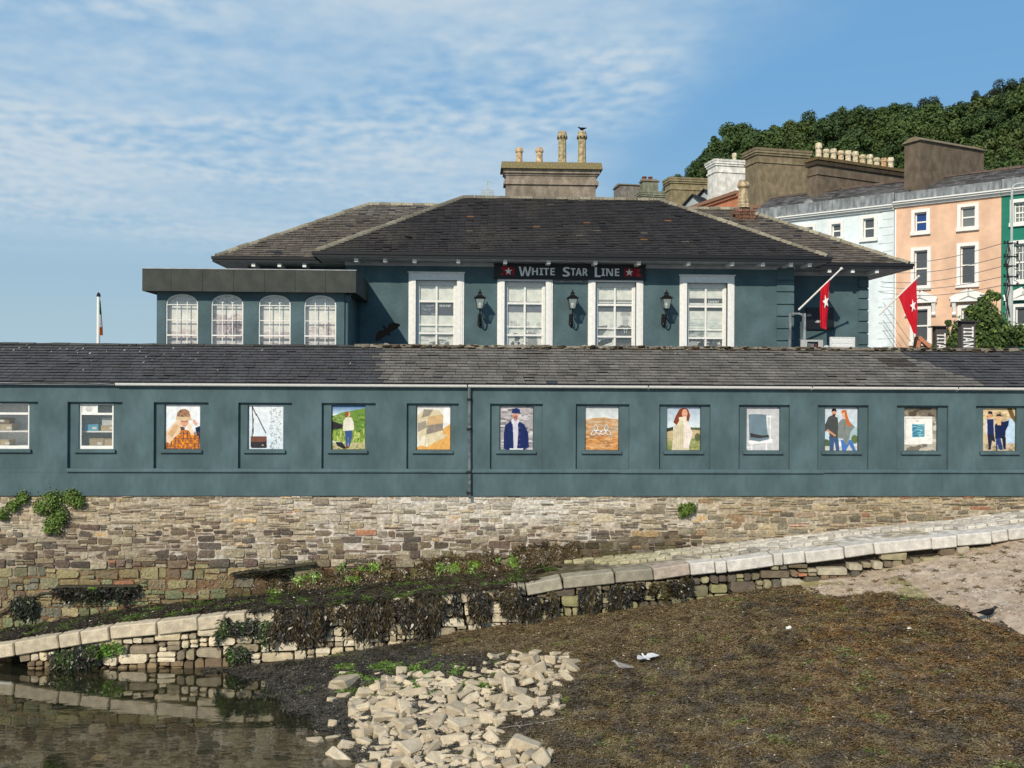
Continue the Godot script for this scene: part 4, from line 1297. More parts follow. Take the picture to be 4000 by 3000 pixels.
# ---------------------------------------------------------------- slipway
func make_slipway() -> void:
	var s := thing("slipway", "", "", Vector3.ZERO, 0.0, "", "structure")
	# bed of the slip
	var mb := MB.new()
	var n := 150
	for i in n:
		var x0 := lerpf(SX0, SX1, float(i) / n)
		var x1 := lerpf(SX0, SX1, float(i + 1) / n)
		for j in 6:
			var z0 := lerpf(-0.09, ZK - 0.4, j / 6.0)
			var z1 := lerpf(-0.09, ZK - 0.4, (j + 1) / 6.0)
			mb.col = slip_tone((x0 + x1) * 0.5, (z0 + z1) * 0.5)
			var f := func(x: float, z: float) -> Vector3: return Vector3(x, kerb_y(x) - 0.03 + 0.012 * nz.get_noise_2d(x * 2.0, z * 2.0), z)
			mb.quad(f.call(x0, z1), f.call(x1, z1), f.call(x1, z0), f.call(x0, z0))
	part(s, "slip_bed", mb, M.concrete)
	# setts of the upper slip
	var cnt := 0
	var rest := MB.new()
	for row in 7:
		var z := 0.06 + row * 0.2
		var x := P(2180 + row * 45, 2230, 0.3).x + rf(0, 0.2)
		while x < 17.5:
			var w := rf(0.17, 0.3)
			var xm := x + w * 0.5
			x += w + 0.018
			if row > 2 and nz2.get_noise_2d(xm * 0.3 + 3.0, z * 0.8) > 0.02 - (xm - 6.0) * 0.02:
				continue
			var slope := (kerb_y(xm + 0.3) - kerb_y(xm - 0.3)) / 0.6
			var white := smoothstep(3.0, 8.0, xm)
			var b := MB.new() if cnt < 280 else rest
			b.col = Color(0.40, 0.37, 0.22).lerp(Color(0.58, 0.54, 0.47), white) * rf(0.72, 1.12)
			if rng.randf() < 0.08:
				b.col *= 0.6
			block(b, Transform3D(Basis(Vector3.BACK, atan(slope)) * Basis(Vector3.UP, rf(-0.05, 0.05)), Vector3(xm, kerb_y(xm) - 0.015 + rf(-0.006, 0.01), z + rf(-0.01, 0.01))), Vector3(w, 0.1, 0.18), 0.022, 0.03)
			if cnt < 280:
				part(s, "sett", b, M.lime)
			cnt += 1
	if rest.v.size():
		part(s, "setts", rest, M.lime).set_meta("kind", "stuff")
	# kerb stones
	var joints := [-190, -60, 55, 230, 315, 428, 613, 772, 880, 960, 1078, 1150, 1300, 1480, 1640, 1800, 1960, 2022, 2055, 2198, 2403, 2552, 2696, 2795, 2840, 3022, 3060, 3146, 3300, 3415, 3640, 3740, 3875, 3940, 4030, 4180]
	for i in joints.size() - 1:
		var x0 := P(joints[i], 2300, ZK).x + 0.011
		var x1 := P(joints[i + 1], 2300, ZK).x - 0.011
		var y0 := kerb_y(x0) + rf(-0.012, 0.012)
		var y1 := kerb_y(x1) + rf(-0.012, 0.012)
		var h := 0.31 if joints[i] < 1100 else 0.285
		var b := MB.new()
		if joints[i] < 2000:
			b.col = Color(0.55, 0.475, 0.35) * rf(0.86, 1.08)
		elif joints[i] < 2690:
			b.col = Color(0.33, 0.305, 0.235) * rf(0.8, 1.15)
		else:
			b.col = Color(0.60, 0.57, 0.52) * rf(0.92, 1.06)
		if joints[i] == 2552:
			b.col = Color(0.40, 0.34, 0.28)
		block(b, Transform3D(Basis(Vector3.BACK, atan2(y1 - y0, x1 - x0)), Vector3((x0 + x1) * 0.5, (y0 + y1) * 0.5 - h * 0.5, ZK - 0.24 + rf(-0.015, 0.015))), Vector3(x1 - x0, h, 0.48), 0.024, 0.014)
		part(s, "kerb_stone", b, M.lime)
	# wall under the kerb
	var list := []
	var y := -1.0
	while y < 3.2:
		var rh := rf(0.19, 0.34)
		var x := SX0
		while x < SX1:
			var ww := rf(0.18, 0.5)
			var big := rng.randf() < 0.2
			if big:
				ww = rf(0.55, 0.85)
			var layers := 1 if big or rng.randf() < 0.55 else 2
			for l in layers:
				var parts := 1 if big or ww < 0.34 or rng.randf() < 0.4 else 2
				for k in parts:
					var x0 := x + ww * k / parts
					var x1 := x + ww * (k + 1) / parts
					var xm := (x0 + x1) * 0.5
					var y0 := y + rh * l / layers + 0.08 * xm + 0.05 * nz.get_noise_2d(xm * 0.6, y)
					var y1 := y0 + rh / layers
					var kb := kerb_y(xm) - 0.30
					var cave := xm > -11.35 and xm < -10.55 and y1 < 0.4
					if (y0 + y1) * 0.5 < kb - 0.01 and y1 > beach_y(xm, ZK) - 0.25 and not cave:
						var gap := rf(0.006, 0.018)
						list.append([x0 + gap, x1 - gap, y0 + gap, minf(y1 - gap, kb), ZK - 0.4, ZK - rf(0.03, 0.11), slip_stone_tone(xm, (y0 + y1) * 0.5)])
			x += ww
		y += rh
	place_stones(s, list, "stone", "small_stones", 300, M.lime)
	mb = MB.new()
	mb.col = Color(0.05, 0.042, 0.034)
	for i in 120:
		var x0 := lerpf(SX0, SX1, i / 120.0)
		var x1 := lerpf(SX0, SX1, (i + 1) / 120.0)
		var c := x0 > -11.5 and x0 < -10.6
		var zb := ZK - (1.1 if c else 0.22)
		mb.hexa([Vector3(x0, -1.6, zb - 0.2), Vector3(x1, -1.6, zb - 0.2), Vector3(x0, kerb_y(x0) - 0.28, zb - 0.2), Vector3(x1, kerb_y(x1) - 0.28, zb - 0.2), Vector3(x0, -1.6, zb), Vector3(x1, -1.6, zb), Vector3(x0, kerb_y(x0) - 0.28, zb), Vector3(x1, kerb_y(x1) - 0.28, zb)])
	part(s, "packing_earth", mb, M.mortar)

func slip_tone(x: float, z: float) -> Color:
	var c := Color(0.09, 0.075, 0.045).lerp(Color(0.42, 0.37, 0.29), smoothstep(1.5, 6.5, x + nz.get_noise_2d(x, z * 2.0)))
	if x > 8.0 and nz2.get_noise_2d(x * 0.35, z) > -0.1:
		c = c.lerp(Color(0.58, 0.55, 0.50), 0.8)
	return c

func slip_stone_tone(x: float, y: float) -> Color:
	var c: Color
	if x < 1.2:
		c = pick([Color(0.62, 0.54, 0.39), Color(0.58, 0.51, 0.37), Color(0.64, 0.57, 0.43), Color(0.30, 0.255, 0.17), Color(0.36, 0.31, 0.22), Color(0.24, 0.20, 0.14), Color(0.55, 0.47, 0.32)])
		if y < 0.16 and x < -5.5:
			c = pick([Color(0.22, 0.165, 0.10), Color(0.26, 0.195, 0.115), Color(0.16, 0.12, 0.08)])
	elif x < 7.0:
		c = pick([Color(0.25, 0.235, 0.12), Color(0.20, 0.185, 0.115), Color(0.17, 0.14, 0.10), Color(0.32, 0.295, 0.17), Color(0.13, 0.11, 0.085), Color(0.42, 0.38, 0.25)])
	else:
		c = pick([Color(0.17, 0.135, 0.095), Color(0.20, 0.15, 0.10), Color(0.26, 0.23, 0.15), Color(0.34, 0.305, 0.19), Color(0.14, 0.125, 0.10), Color(0.40, 0.36, 0.27)])
		if rng.randf() < 0.03:
			c = Color(0.5, 0.22, 0.13)
	return c * rf(0.86, 1.12)

# ---------------------------------------------------------------- beach, water
const SAND := [Vector2(3040, 2285), Vector2(3160, 2310), Vector2(3260, 2335), Vector2(3420, 2325), Vector2(3560, 2328), Vector2(3660, 2360), Vector2(3735, 2388), Vector2(3800, 2425), Vector2(3900, 2440), Vector2(4000, 2485), Vector2(4700, 2700), Vector2(4700, 1900), Vector2(3100, 1900)]

func sandy(p: Vector3) -> float:
	var q := to_photo(p)
	q += Vector2(40.0 * nz.get_noise_2d(p.x * 1.1, p.z * 1.1), 22.0 * nz.get_noise_2d(p.x * 1.4 + 50.0, p.z * 1.4))
	return 1.0 if inside(SAND, q) else 0.0

func make_beach() -> void:
	var mb := MB.new()
	var x0 := -40.0
	var nx := 330
	var nzs := 130
	var rows := []
	for j in nzs + 1:
		var z := ZK - 0.3 + 28.0 * pow(float(j) / nzs, 1.25)
		var row := []
		for i in nx + 1:
			var x := x0 + 80.0 * i / nx
			row.append(Vector3(x, beach_y(x, z), z))
		rows.append(row)
	for j in nzs:
		for i in nx:
			var p: Vector3 = rows[j][i]
			if sandy(p) > 0.5:
				var k := nz2.get_noise_2d(p.x * 0.8, p.z * 0.8)
				mb.col = Color(0.39, 0.305, 0.215).lerp(Color(0.45, 0.37, 0.285), clampf(0.5 + k, 0, 1))
				if nz2.get_noise_2d(p.x * 0.5 + 70.0, p.z * 0.9) > 0.2 and p.x < 10.0:
					mb.col = Color(0.28, 0.24, 0.12)
			else:
				mb.col = Color(0.062, 0.047, 0.028) * (0.8 + 0.5 * nz2.get_noise_2d(p.x * 0.7, p.z * 0.7))
				if p.y < 0.05:
					mb.col = Color(0.075, 0.08, 0.032) * (0.9 + 0.9 * nz2.get_noise_2d(p.x * 0.8, p.z * 0.8))
			mb.quad(rows[j + 1][i], rows[j + 1][i + 1], rows[j][i + 1], rows[j][i])
	solo("beach", mb, M.ground, "", "", "", "structure")
	# the water: a wide sheet that laps the slip wall and the beach
	mb = MB.new()
	mb.box(Vector3(-400, -0.05, ZK - 0.12), Vector3(40, 0.0, 60))
	var m := glass_mat("shallow sea water", Color(0.016, 0.018, 0.010).linear_to_srgb(), 0.6)
	m.clearcoat_enabled = true
	m.clearcoat = 1.0
	m.clearcoat_roughness = 0.0
	m.metallic_specular = 1.0
	m.roughness = 0.015
	m.normal_enabled = true
	m.normal_texture = ripple_tex()
	m.normal_scale = 0.035
	m.uv1_triplanar = true
	m.uv1_world_triplanar = true
	m.uv1_scale = Vector3(0.22, 0.22, 0.42)
	mb = MB.new()
	mb.quad(Vector3(-400, 0, 60), Vector3(40, 0, 60), Vector3(40, 0, ZK - 0.7), Vector3(-400, 0, ZK - 0.7))
	solo("water", mb, m, "", "", "", "structure")
	# land behind the store
	mb = MB.new()
	mb.col = Color(0.16, 0.155, 0.145)
	mb.box(Vector3(-60, 3.0, -500), Vector3(500, 5.2, -3.9))
	solo("street_ground", mb, M.concrete, "", "", "", "structure")
	mb = MB.new()
	mb.quad(Vector3(-900, -0.02, -3.9), Vector3(-60, -0.02, -3.9), Vector3(-60, -0.02, -900), Vector3(-900, -0.02, -900))
	solo("harbour_water", mb, m, "", "", "", "structure")

func ripple_tex() -> ImageTexture:
	var f := FastNoiseLite.new()
	f.seed = 12
	f.frequency = 0.018
	f.fractal_octaves = 3
	var im := f.get_seamless_image(256, 256)
	im.convert(Image.FORMAT_RGBA8)
	im.bump_map_to_normal_map(8.0)
	return ImageTexture.create_from_image(im)

# ---------------------------------------------------------------- loose limestone
func limestone_meshes() -> Array:
	var out := []
	for i in 20:
		rng.seed = 4000 + i
		var mb := MB.new()
		mb.col = Color(0.52, 0.44, 0.315) * rf(0.78, 1.12)
		block(mb, Transform3D(), Vector3(1.0, rf(0.4, 0.85), rf(0.5, 0.95)), rf(0.06, 0.12), rf(0.08, 0.18))
		out.append(mb.mesh())
	return out

func make_rubble() -> void:
	var meshes := limestone_meshes()
	rng.seed = 515
	var zone := [Vector2(1560, 2650), Vector2(1700, 2665), Vector2(1850, 2640), Vector2(1975, 2585), Vector2(2080, 2565), Vector2(2215, 2560), Vector2(2235, 2600), Vector2(2180, 2680), Vector2(2050, 2715), Vector2(2150, 2765), Vector2(2020, 2790), Vector2(1950, 2800), Vector2(1900, 2860), Vector2(1900, 2930), Vector2(2020, 2930), Vector2(2110, 2970), Vector2(2050, 3040), Vector2(1390, 3040), Vector2(1480, 2960), Vector2(1410, 2860), Vector2(1400, 2790), Vector2(1370, 2770), Vector2(1440, 2700)]
	var spots := []
	var tries := 0
	while spots.size() < 277 and tries < 20000:
		tries += 1
		var q := Vector2(rf(1360, 2240), rf(2555, 3050))
		if not inside(zone, q + Vector2(rng.randfn(0.0, 22.0), rng.randfn(0.0, 12.0))):
			continue
		var p := on_beach(q.x, q.y)
		var r := rf(0.085, 0.15)
		if spots.size() < 55:
			r = rf(0.155, 0.21)
		var ok := true
		for s in spots:
			if Vector2(s[0].x - p.x, s[0].z - p.z).length() < (s[1] + r) * 0.76:
				ok = false
				break
		if ok:
			spots.append([p, r, 0])
	for q in [[1340, 2680, 0.27], [1395, 2735, 0.12], [1340, 2728, 0.1], [1300, 2738, 0.11], [1390, 2785, 0.16], [1305, 2840, 0.11], [1310, 2890, 0.13], [1235, 2870, 0.07], [1215, 2908, 0.16], [1352, 2925, 0.11], [1425, 2890, 0.14], [1330, 2985, 0.22], [1285, 2992, 0.12], [1345, 2635, 0.08], [2120, 2740, 0.1], [2170, 2730, 0.1], [2140, 2800, 0.1], [2185, 2770, 0.09], [1960, 2655, 0.09], [1985, 2610, 0.09], [2040, 2625, 0.14], [1950, 2870, 0.11], [1920, 2905, 0.1]]:
		spots.append([on_beach(q[0], q[1]), q[2], 1])
	for s in spots:
		var p: Vector3 = s[0]
		var r: float = s[1]
		var o := MeshInstance3D.new()
		o.name = numbered("limestone_block")
		o.mesh = meshes[rng.randi() % meshes.size()]
		o.material_override = M.lime
		var k := Vector3(rf(1.9, 2.9), rf(1.2, 1.9), rf(1.5, 2.3)) * r
		o.basis = Basis.from_euler(Vector3(rf(-0.4, 0.4), rf(0, TAU), rf(-0.4, 0.4))) * Basis.from_scale(k)
		var hgt := beach_y(p.x, p.z)
		if s[2] == 1 and p.y < 0.06:
			hgt = maxf(hgt, -0.06)
		o.position = Vector3(p.x, hgt + r * rf(-0.05, 0.38), p.z)
		add_child(o)
		if s[2] == 1 and p.y < 0.12:
			tag(o, "pale limestone block lying apart at the water's edge", "stone", "stones standing in the shallows")
		else:
			var q := to_photo(p)
			var size := "large" if r > 0.153 else ("middling" if r > 0.115 else "small")
			var where := "at the gulls' end of the tumbled spill" if q.x > 1950 and q.y < 2760 else ("on the water side of the tumbled spill" if q.x < 1560 else ("along the wrack edge of the tumbled spill" if q.y < 2720 else ("low in the body of the tumbled spill" if q.y > 2880 else "in the middle of the tumbled spill")))
			tag(o, "%s pale limestone block %s" % [size, where], "stone", "tumbled limestone blocks")

	# chips between the blocks
	var xf := []
	var cs := PackedColorArray()
	tries = 0
	while xf.size() < 260 and tries < 6000:
		tries += 1
		var q := Vector2(rf(1360, 2240), rf(2555, 3050))
		if not inside(zone, q + Vector2(rng.randfn(0.0, 45.0), rng.randfn(0.0, 25.0))):
			continue
		var p := on_beach(q.x, q.y)
		var r := rf(0.05, 0.1)
		xf.append(Transform3D(Basis.from_euler(Vector3(rf(0, 6), rf(0, 6), rf(0, 6))).scaled(Vector3(r * 1.3, r * 0.7, r)), Vector3(p.x, beach_y(p.x, p.z) + r * rf(0.2, 0.8), p.z)))
		cs.append(Color.WHITE * rf(0.75, 1.05))
	crowd(self, "limestone_chips", meshes[3], surf("limestone chips", Color.WHITE, 0.9, {vc = true, tex = T.streak, s = 2.0}), xf, cs, "pale limestone chips lying between the tumbled blocks", "stone chips")

# ---------------------------------------------------------------- seaweed
func weed_clump(sd: int, hang: bool) -> ArrayMesh:
	rng.seed = 8100 + sd
	var mb := MB.new()
	for i in (8 if hang else 13):
		var g := rf(0.65, 1.4)
		if hang:                                               # a stem with leafy blades all the way down
			var p := Vector3(rng.randfn(0.0, 0.32), rf(-0.2, 0.06), rf(-0.1, 0.2))
			var end := rf(0.3, 1.0)
			var n := int(14.0 * end)
			for s in n:
				var q := p + Vector3(0.14 * sin(s * 0.7 + i) + rf(-0.07, 0.07), -end * s / n, rf(-0.12, 0.2))
				var a := rf(-0.7, 0.7)
				var d := Vector3(sin(a) * 0.5, -cos(a) * 0.11, rf(-0.12, 0.12))
				var e := Vector3(rf(0.07, 0.15), rf(-0.01, 0.01), rf(-0.1, 0.1))
				var k := g * rf(0.75, 1.3)
				mb.col = Color(k, k, k)
				mb.quad(q - e * 0.6, q + e * 0.6, q + d * 0.6 + e, q + d * 0.5 - e)
				mb.tri(q + d * 0.5 - e, q + d * 0.6 + e, q + d * rf(1.1, 1.6))
			continue
		var a := rf(0, TAU)
		var p := Vector3(cos(a), 0, sin(a)) * rf(0, 0.25)
		var dir := Vector3(cos(a), 0, sin(a)).rotated(Vector3.UP, rf(-0.8, 0.8))
		var side := dir.cross(Vector3.UP) * rf(0.06, 0.14)
		var q := p + Vector3(0, rf(0.02, 0.22), 0)
		mb.col = Color(g, g, g)
		var len := rf(0.4, 0.95)
		for s in 3:
			var t := (s + 1.0) / 3.0
			var nq := q + dir * len / 3.0 + Vector3(rf(-0.07, 0.07), rf(-0.1, 0.08), rf(-0.07, 0.07))
			var w0 := side * (1.0 - 0.4 * (t - 0.33))
			var w1 := side * (1.0 - 0.7 * t)
			var tw := Vector3(0, rf(-0.06, 0.06), 0)
			mb.quad(q - w0, q + w0, nq + w1 + tw, nq - w1 - tw)
			q = nq
	return mb.mesh()

func weed_tone(p: Vector3, u: float, v: float) -> Color:
	var k := nz2.get_noise_2d(p.x * 0.45 + 20.0, p.z * 0.45)
	var f := nz2.get_noise_2d(p.x * 1.6, p.z * 1.6 + 30.0)
	var c := Color(0.085, 0.061, 0.031)
	var orange := smoothstep(2700, 3500, u) * smoothstep(3100, 2500, v)
	c = c.lerp(Color(0.155, 0.088, 0.03), clampf(orange * 0.75 + 0.4 * k, 0.0, 0.9))
	if f > 0.16:
		c = c.lerp(Color(0.047, 0.042, 0.032), 0.6)
	elif f < -0.2:
		c = c.lerp(Color(0.12, 0.095, 0.045), 0.75)
	var dark := smoothstep(2300, 1700, u + 200.0 * k) * smoothstep(2430, 2560, v)
	c = c.lerp(Color(0.04, 0.039, 0.034), dark * 0.85)
	if u > 1700 and u < 2900 and v < 2560:
		c = c.lerp(Color(0.125, 0.09, 0.045), 0.6)
	var g := nz2.get_noise_2d(p.x * 0.9 + 90.0, p.z * 0.9 + 17.0)
	if g > 0.46 and rng.randf() < 0.3:
		c = Color(0.10, 0.12, 0.03)
	if u > 1320 and u < 1950 and v > 2590 and v < 2720 and nz.get_noise_2d(p.x * 1.3, p.z * 1.3) > 0.05 and rng.randf() < 0.7:
		c = Color(0.09, 0.16, 0.025)
	return c * 1.7 * rf(0.7, 1.32)

func make_seaweed() -> void:
	var flat := []
	var hung := []
	for i in 5:
		flat.append(weed_clump(i, false))
		hung.append(weed_clump(20 + i, true))
	rng.seed = 616
	var xfs := [[], [], [], [], []]
	var cs := [PackedColorArray(), PackedColorArray(), PackedColorArray(), PackedColorArray(), PackedColorArray()]
	var n := 0
	var tries := 0
	while n < 66000 and tries < 170000:
		tries += 1
		var x := rf(-7.0, 19.0)
		var z := ZK + 0.02 + 14.0 * rng.randf()
		var y := beach_y(x, z)
		if y < -0.04:
			continue
		var p := Vector3(x, y, z)
		var q := to_photo(p)
		if q.x < -100 or q.x > 4150 or q.y > 3080:
			continue
		if sandy(p) > 0.5 and rng.randf() > 0.009:
			continue
		var k := rng.randi() % 5
		var s := rf(0.08, 0.16)
		xfs[k].append(Transform3D(Basis.from_euler(Vector3(rf(-0.25, 0.25), rf(0, TAU), rf(-0.25, 0.25))).scaled(Vector3(s, s * rf(0.5, 1.1), s)), p + Vector3(0, 0.004, 0)))
		cs[k].append(weed_tone(p, q.x, q.y))
		n += 1
	for k in 5:
		crowd(self, "seaweed", flat[k], M.weed, xfs[k], cs[k], "brown and black bladder wrack strewn over the beach", "seaweed")
	# wrack lying on the lower slip
	xfs = [[], [], [], [], []]
	cs = [PackedColorArray(), PackedColorArray(), PackedColorArray(), PackedColorArray(), PackedColorArray()]
	for i in 12000:
		var x := rf(-14.0, 2.6)
		var z := rf(0.0, ZK + 0.03)
		var lim := 1.2 + 1.2 * nz.get_noise_2d(x, z * 2.0) + (ZK - z) * 0.3
		if x > lim:
			continue
		if x < -5.2 and z > ZK - 0.42:
			continue
		var k := rng.randi() % 5
		var s := rf(0.1, 0.2)
		xfs[k].append(Transform3D(Basis.from_euler(Vector3(rf(-0.2, 0.2), rf(0, TAU), rf(-0.2, 0.2))).scaled(Vector3(s, s * rf(0.5, 1.2), s)), Vector3(x, kerb_y(x) - 0.01, z)))
		var c := Color(0.042, 0.036, 0.026)
		if x > -4.0:
			c = c.lerp(Color(0.085, 0.06, 0.03), clampf(0.4 + 0.12 * x + 0.5 * nz.get_noise_2d(x, z), 0.0, 1.0))
		if nz2.get_noise_2d(x * 1.2 + 3.0, z * 1.5) > 0.27:
			c = Color(0.07, 0.115, 0.02)
		cs[k].append(c * rf(0.6, 1.5))
	# wrack and green weed growing on the foot of the quay wall
	for i in 1700:
		var x := rf(-5.2, 2.8)
		var up := absf(rng.randfn(0.0, 0.22))
		if up > 0.55 or nz.get_noise_2d(x * 0.9, 7.0) < -0.25 + up * 0.4:
			continue
		var k := rng.randi() % 5
		var c := Color(0.06, 0.042, 0.02).lerp(Color(0.11, 0.075, 0.025), rng.randf())
		if nz2.get_noise_2d(x * 1.1, up * 3.0 + 2.0) > 0.2 and up > 0.04 and x < 1.2:
			c = Color(0.14, 0.24, 0.03)
		var s := rf(0.08, 0.17)
		xfs[k].append(Transform3D(Basis(Vector3.RIGHT, PI * 0.5 + rf(-0.4, 0.4)).scaled(Vector3(s, s, s)), Vector3(x, kerb_y(x) + up, rf(-0.05, 0.04))))
		cs[k].append(c * rf(0.6, 1.4))
	for k in 5:
		crowd(self, "seaweed", flat[k], M.weed, xfs[k], cs[k], "dark bladder wrack matted over the lower slipway", "seaweed")
	# strands hanging over the slip wall
	xfs = [[], [], [], [], []]
	cs = [PackedColorArray(), PackedColorArray(), PackedColorArray(), PackedColorArray(), PackedColorArray()]
	var put := func(u: float, drop: float, len: float, zf: float, c: Color) -> void:
		var p := P(u, 2300, ZK)
		var k := rng.randi() % 5
		xfs[k].append(Transform3D(Basis(Vector3.UP, rf(-0.5, 0.5)) * Basis(Vector3.BACK, rf(-0.15, 0.15)) * Basis.from_scale(Vector3(rf(0.1, 0.24), len, 0.22)), Vector3(p.x, kerb_y(p.x) - drop, ZK + zf)))
		cs[k].append(c * rf(0.55, 1.5))
	for i in 430:
		var u := rf(1075, 2030)
		var g := nz.get_noise_2d(u * 0.011, 4.0)
		if g < -0.04 and rng.randf() < 0.9:
			continue
		put.call(u, rf(-0.02, 0.12), rf(0.2, 0.65) + 0.6 * maxf(0.0, g + 0.1), rf(0.02, 0.1), pick([Color(0.045, 0.038, 0.026), Color(0.06, 0.047, 0.024), Color(0.035, 0.032, 0.027), Color(0.075, 0.055, 0.025)]))
	for i in 330:
		var u := rf(2030, 2720)
		if u > 2480 and rng.randf() < 0.75:
			continue
		if nz.get_noise_2d(u * 0.013, 14.0) < -0.1:
			continue
		put.call(u, rf(0.27, 0.5), rf(0.35, 0.85) * (1.0 if u < 2450 else 0.5), rf(-0.02, 0.05), pick([Color(0.04, 0.035, 0.022), Color(0.06, 0.045, 0.022), Color(0.03, 0.028, 0.024), Color(0.07, 0.055, 0.02)]))
	for a in [[205, 370, 70, 0.3, 0.45], [845, 870, 5, 0.3, 0.3], [876, 892, 7, 0.02, 0.35], [915, 930, 6, 0.15, 0.35], [975, 1000, 9, 0.1, 0.4], [1020, 1060, 12, 0.2, 0.5], [885, 960, 14, 0.75, 0.35]]:
		for i in a[2]:
			put.call(rf(a[0], a[1]), a[3] + rf(0, 0.15), a[4] * rf(0.7, 1.2), rf(-0.02, 0.04), pick([Color(0.035, 0.04, 0.026), Color(0.045, 0.038, 0.026), Color(0.05, 0.085, 0.02)]))
	for i in 14:
		put.call(rf(340, 480), rf(0.28, 0.5), rf(0.15, 0.3), rf(0.0, 0.05), Color(0.10, 0.2, 0.025))
	# weed on the ledge stones of the quay wall
	for a in [[225, 540, 2290, 55, 0.3], [60, 120, 2330, 16, 0.45], [905, 1110, 2225, 26, 0.12]]:
		for i in a[3]:
			var u := rf(a[0], a[1])
			var p := P(u, a[2] + rf(-6, 10), 0.02)
			var k := rng.randi() % 5
			xfs[k].append(Transform3D(Basis().scaled(Vector3(rf(0.16, 0.28), a[4] * rf(0.6, 1.4), 0.3)), p + Vector3(0, 0, rf(0.0, 0.1))))
			cs[k].append(pick([Color(0.03, 0.028, 0.022), Color(0.04, 0.034, 0.024), Color(0.035, 0.045, 0.02)]) * rf(0.6, 1.4))
	for i in 5:
		var p := P(rf(360, 385), 2292, 0.1)
		xfs[0].append(Transform3D(Basis().scaled(Vector3(0.2, 0.16, 0.2)), p))
		cs[0].append(Color(0.16, 0.3, 0.03))
	for k in 5:
		crowd(self, "seaweed", hung[k], M.weed, xfs[k], cs[k], "strands of wrack hanging over the slipway stones", "seaweed")
	# pebbles and shells on the sand
	var xf := []
	var cc := PackedColorArray()
	tries = 0
	while xf.size() < 6000 and tries < 34000:
		tries += 1
		var x := rf(4.0, 18.0)
		var z := ZK + rf(0.1, 9.0)
		var p := Vector3(x, beach_y(x, z), z)
		if sandy(p) < 0.5 and rng.randf() > 0.06:
			continue
		var s := rf(0.006, 0.018)
		xf.append(Transform3D(Basis.from_euler(Vector3(rf(0, 6), rf(0, 6), rf(0, 6))).scaled(Vector3(s * 1.4, s * 0.7, s)), p))
		cc.append(pick([Color(0.34, 0.27, 0.2), Color(0.27, 0.215, 0.16), Color(0.44, 0.37, 0.3), Color(0.2, 0.16, 0.12), Color(0.36, 0.26, 0.2), Color(0.5, 0.45, 0.38)]))
	crowd(self, "pebbles", chunk_mesh(2), M.plain, xf, cc, "small pebbles and shells strewn over the sand below the slipway", "pebbles")

# ---------------------------------------------------------------- lettering fitted to a rectangle
func fit_text(parent: Node3D, called: String, text: String, x0: float, x1: float, y0: float, y1: float, z: float, depth: float, m: Material, turn := 0.0) -> void:
	var f := SystemFont.new()
	f.font_names = PackedStringArray(["Droid Sans"])
	f.font_weight = 700
	var t := TextMesh.new()
	t.text = text
	t.font = f
	t.font_size = 48
	t.pixel_size = 0.01
	t.depth = 0.1
	t.curve_step = 1.5
	var b := t.get_aabb()
	var w := x1 - x0
	var h := y1 - y0
	if turn != 0.0:
		w = y1 - y0
		h = x1 - x0
	var k := Vector3(w / b.size.x, h / b.size.y, depth / 0.1)
	var bs := Basis(Vector3.BACK, turn) * Basis.from_scale(k)
	var mid := Vector3((x0 + x1) * 0.5, (y0 + y1) * 0.5, z + depth * 0.5)
	shared(parent, called, t, m, Transform3D(bs, mid - bs * b.get_center()))

func star(mb: MB, c: Vector3, r: float, z0: float, z1: float) -> void:
	var pts := []
	for i in 10:
		var a := PI / 2 + TAU * i / 10
		pts.append(Vector2(c.x, c.y) + Vector2(cos(a), sin(a)) * (r if i % 2 == 0 else r * 0.42))
	mb.prism(pts, z0, z1)

# wall with rectangular openings, cut into boxes; openings are [x0, x1, y0, y1], in order of x
func wall_boxes(mb: MB, x0: float, x1: float, y0: float, y1: float, zb: float, zf: float, holes: Array) -> void:
	var x := x0
	for h in holes:
		mb.box(Vector3(x, y0, zb), Vector3(h[0], y1, zf))
		mb.box(Vector3(h[0], y0, zb), Vector3(h[1], h[2], zf))
		mb.box(Vector3(h[0], h[3], zb), Vector3(h[1], y1, zf))
		x = h[1]
	mb.box(Vector3(x, y0, zb), Vector3(x1, y1, zf))

const ZF := -7.0                                               # front wall of the house
const ZR := -8.45                                              # its set-back wing
const ZA := -4.0                                               # the annex
const GROUND := 5.2

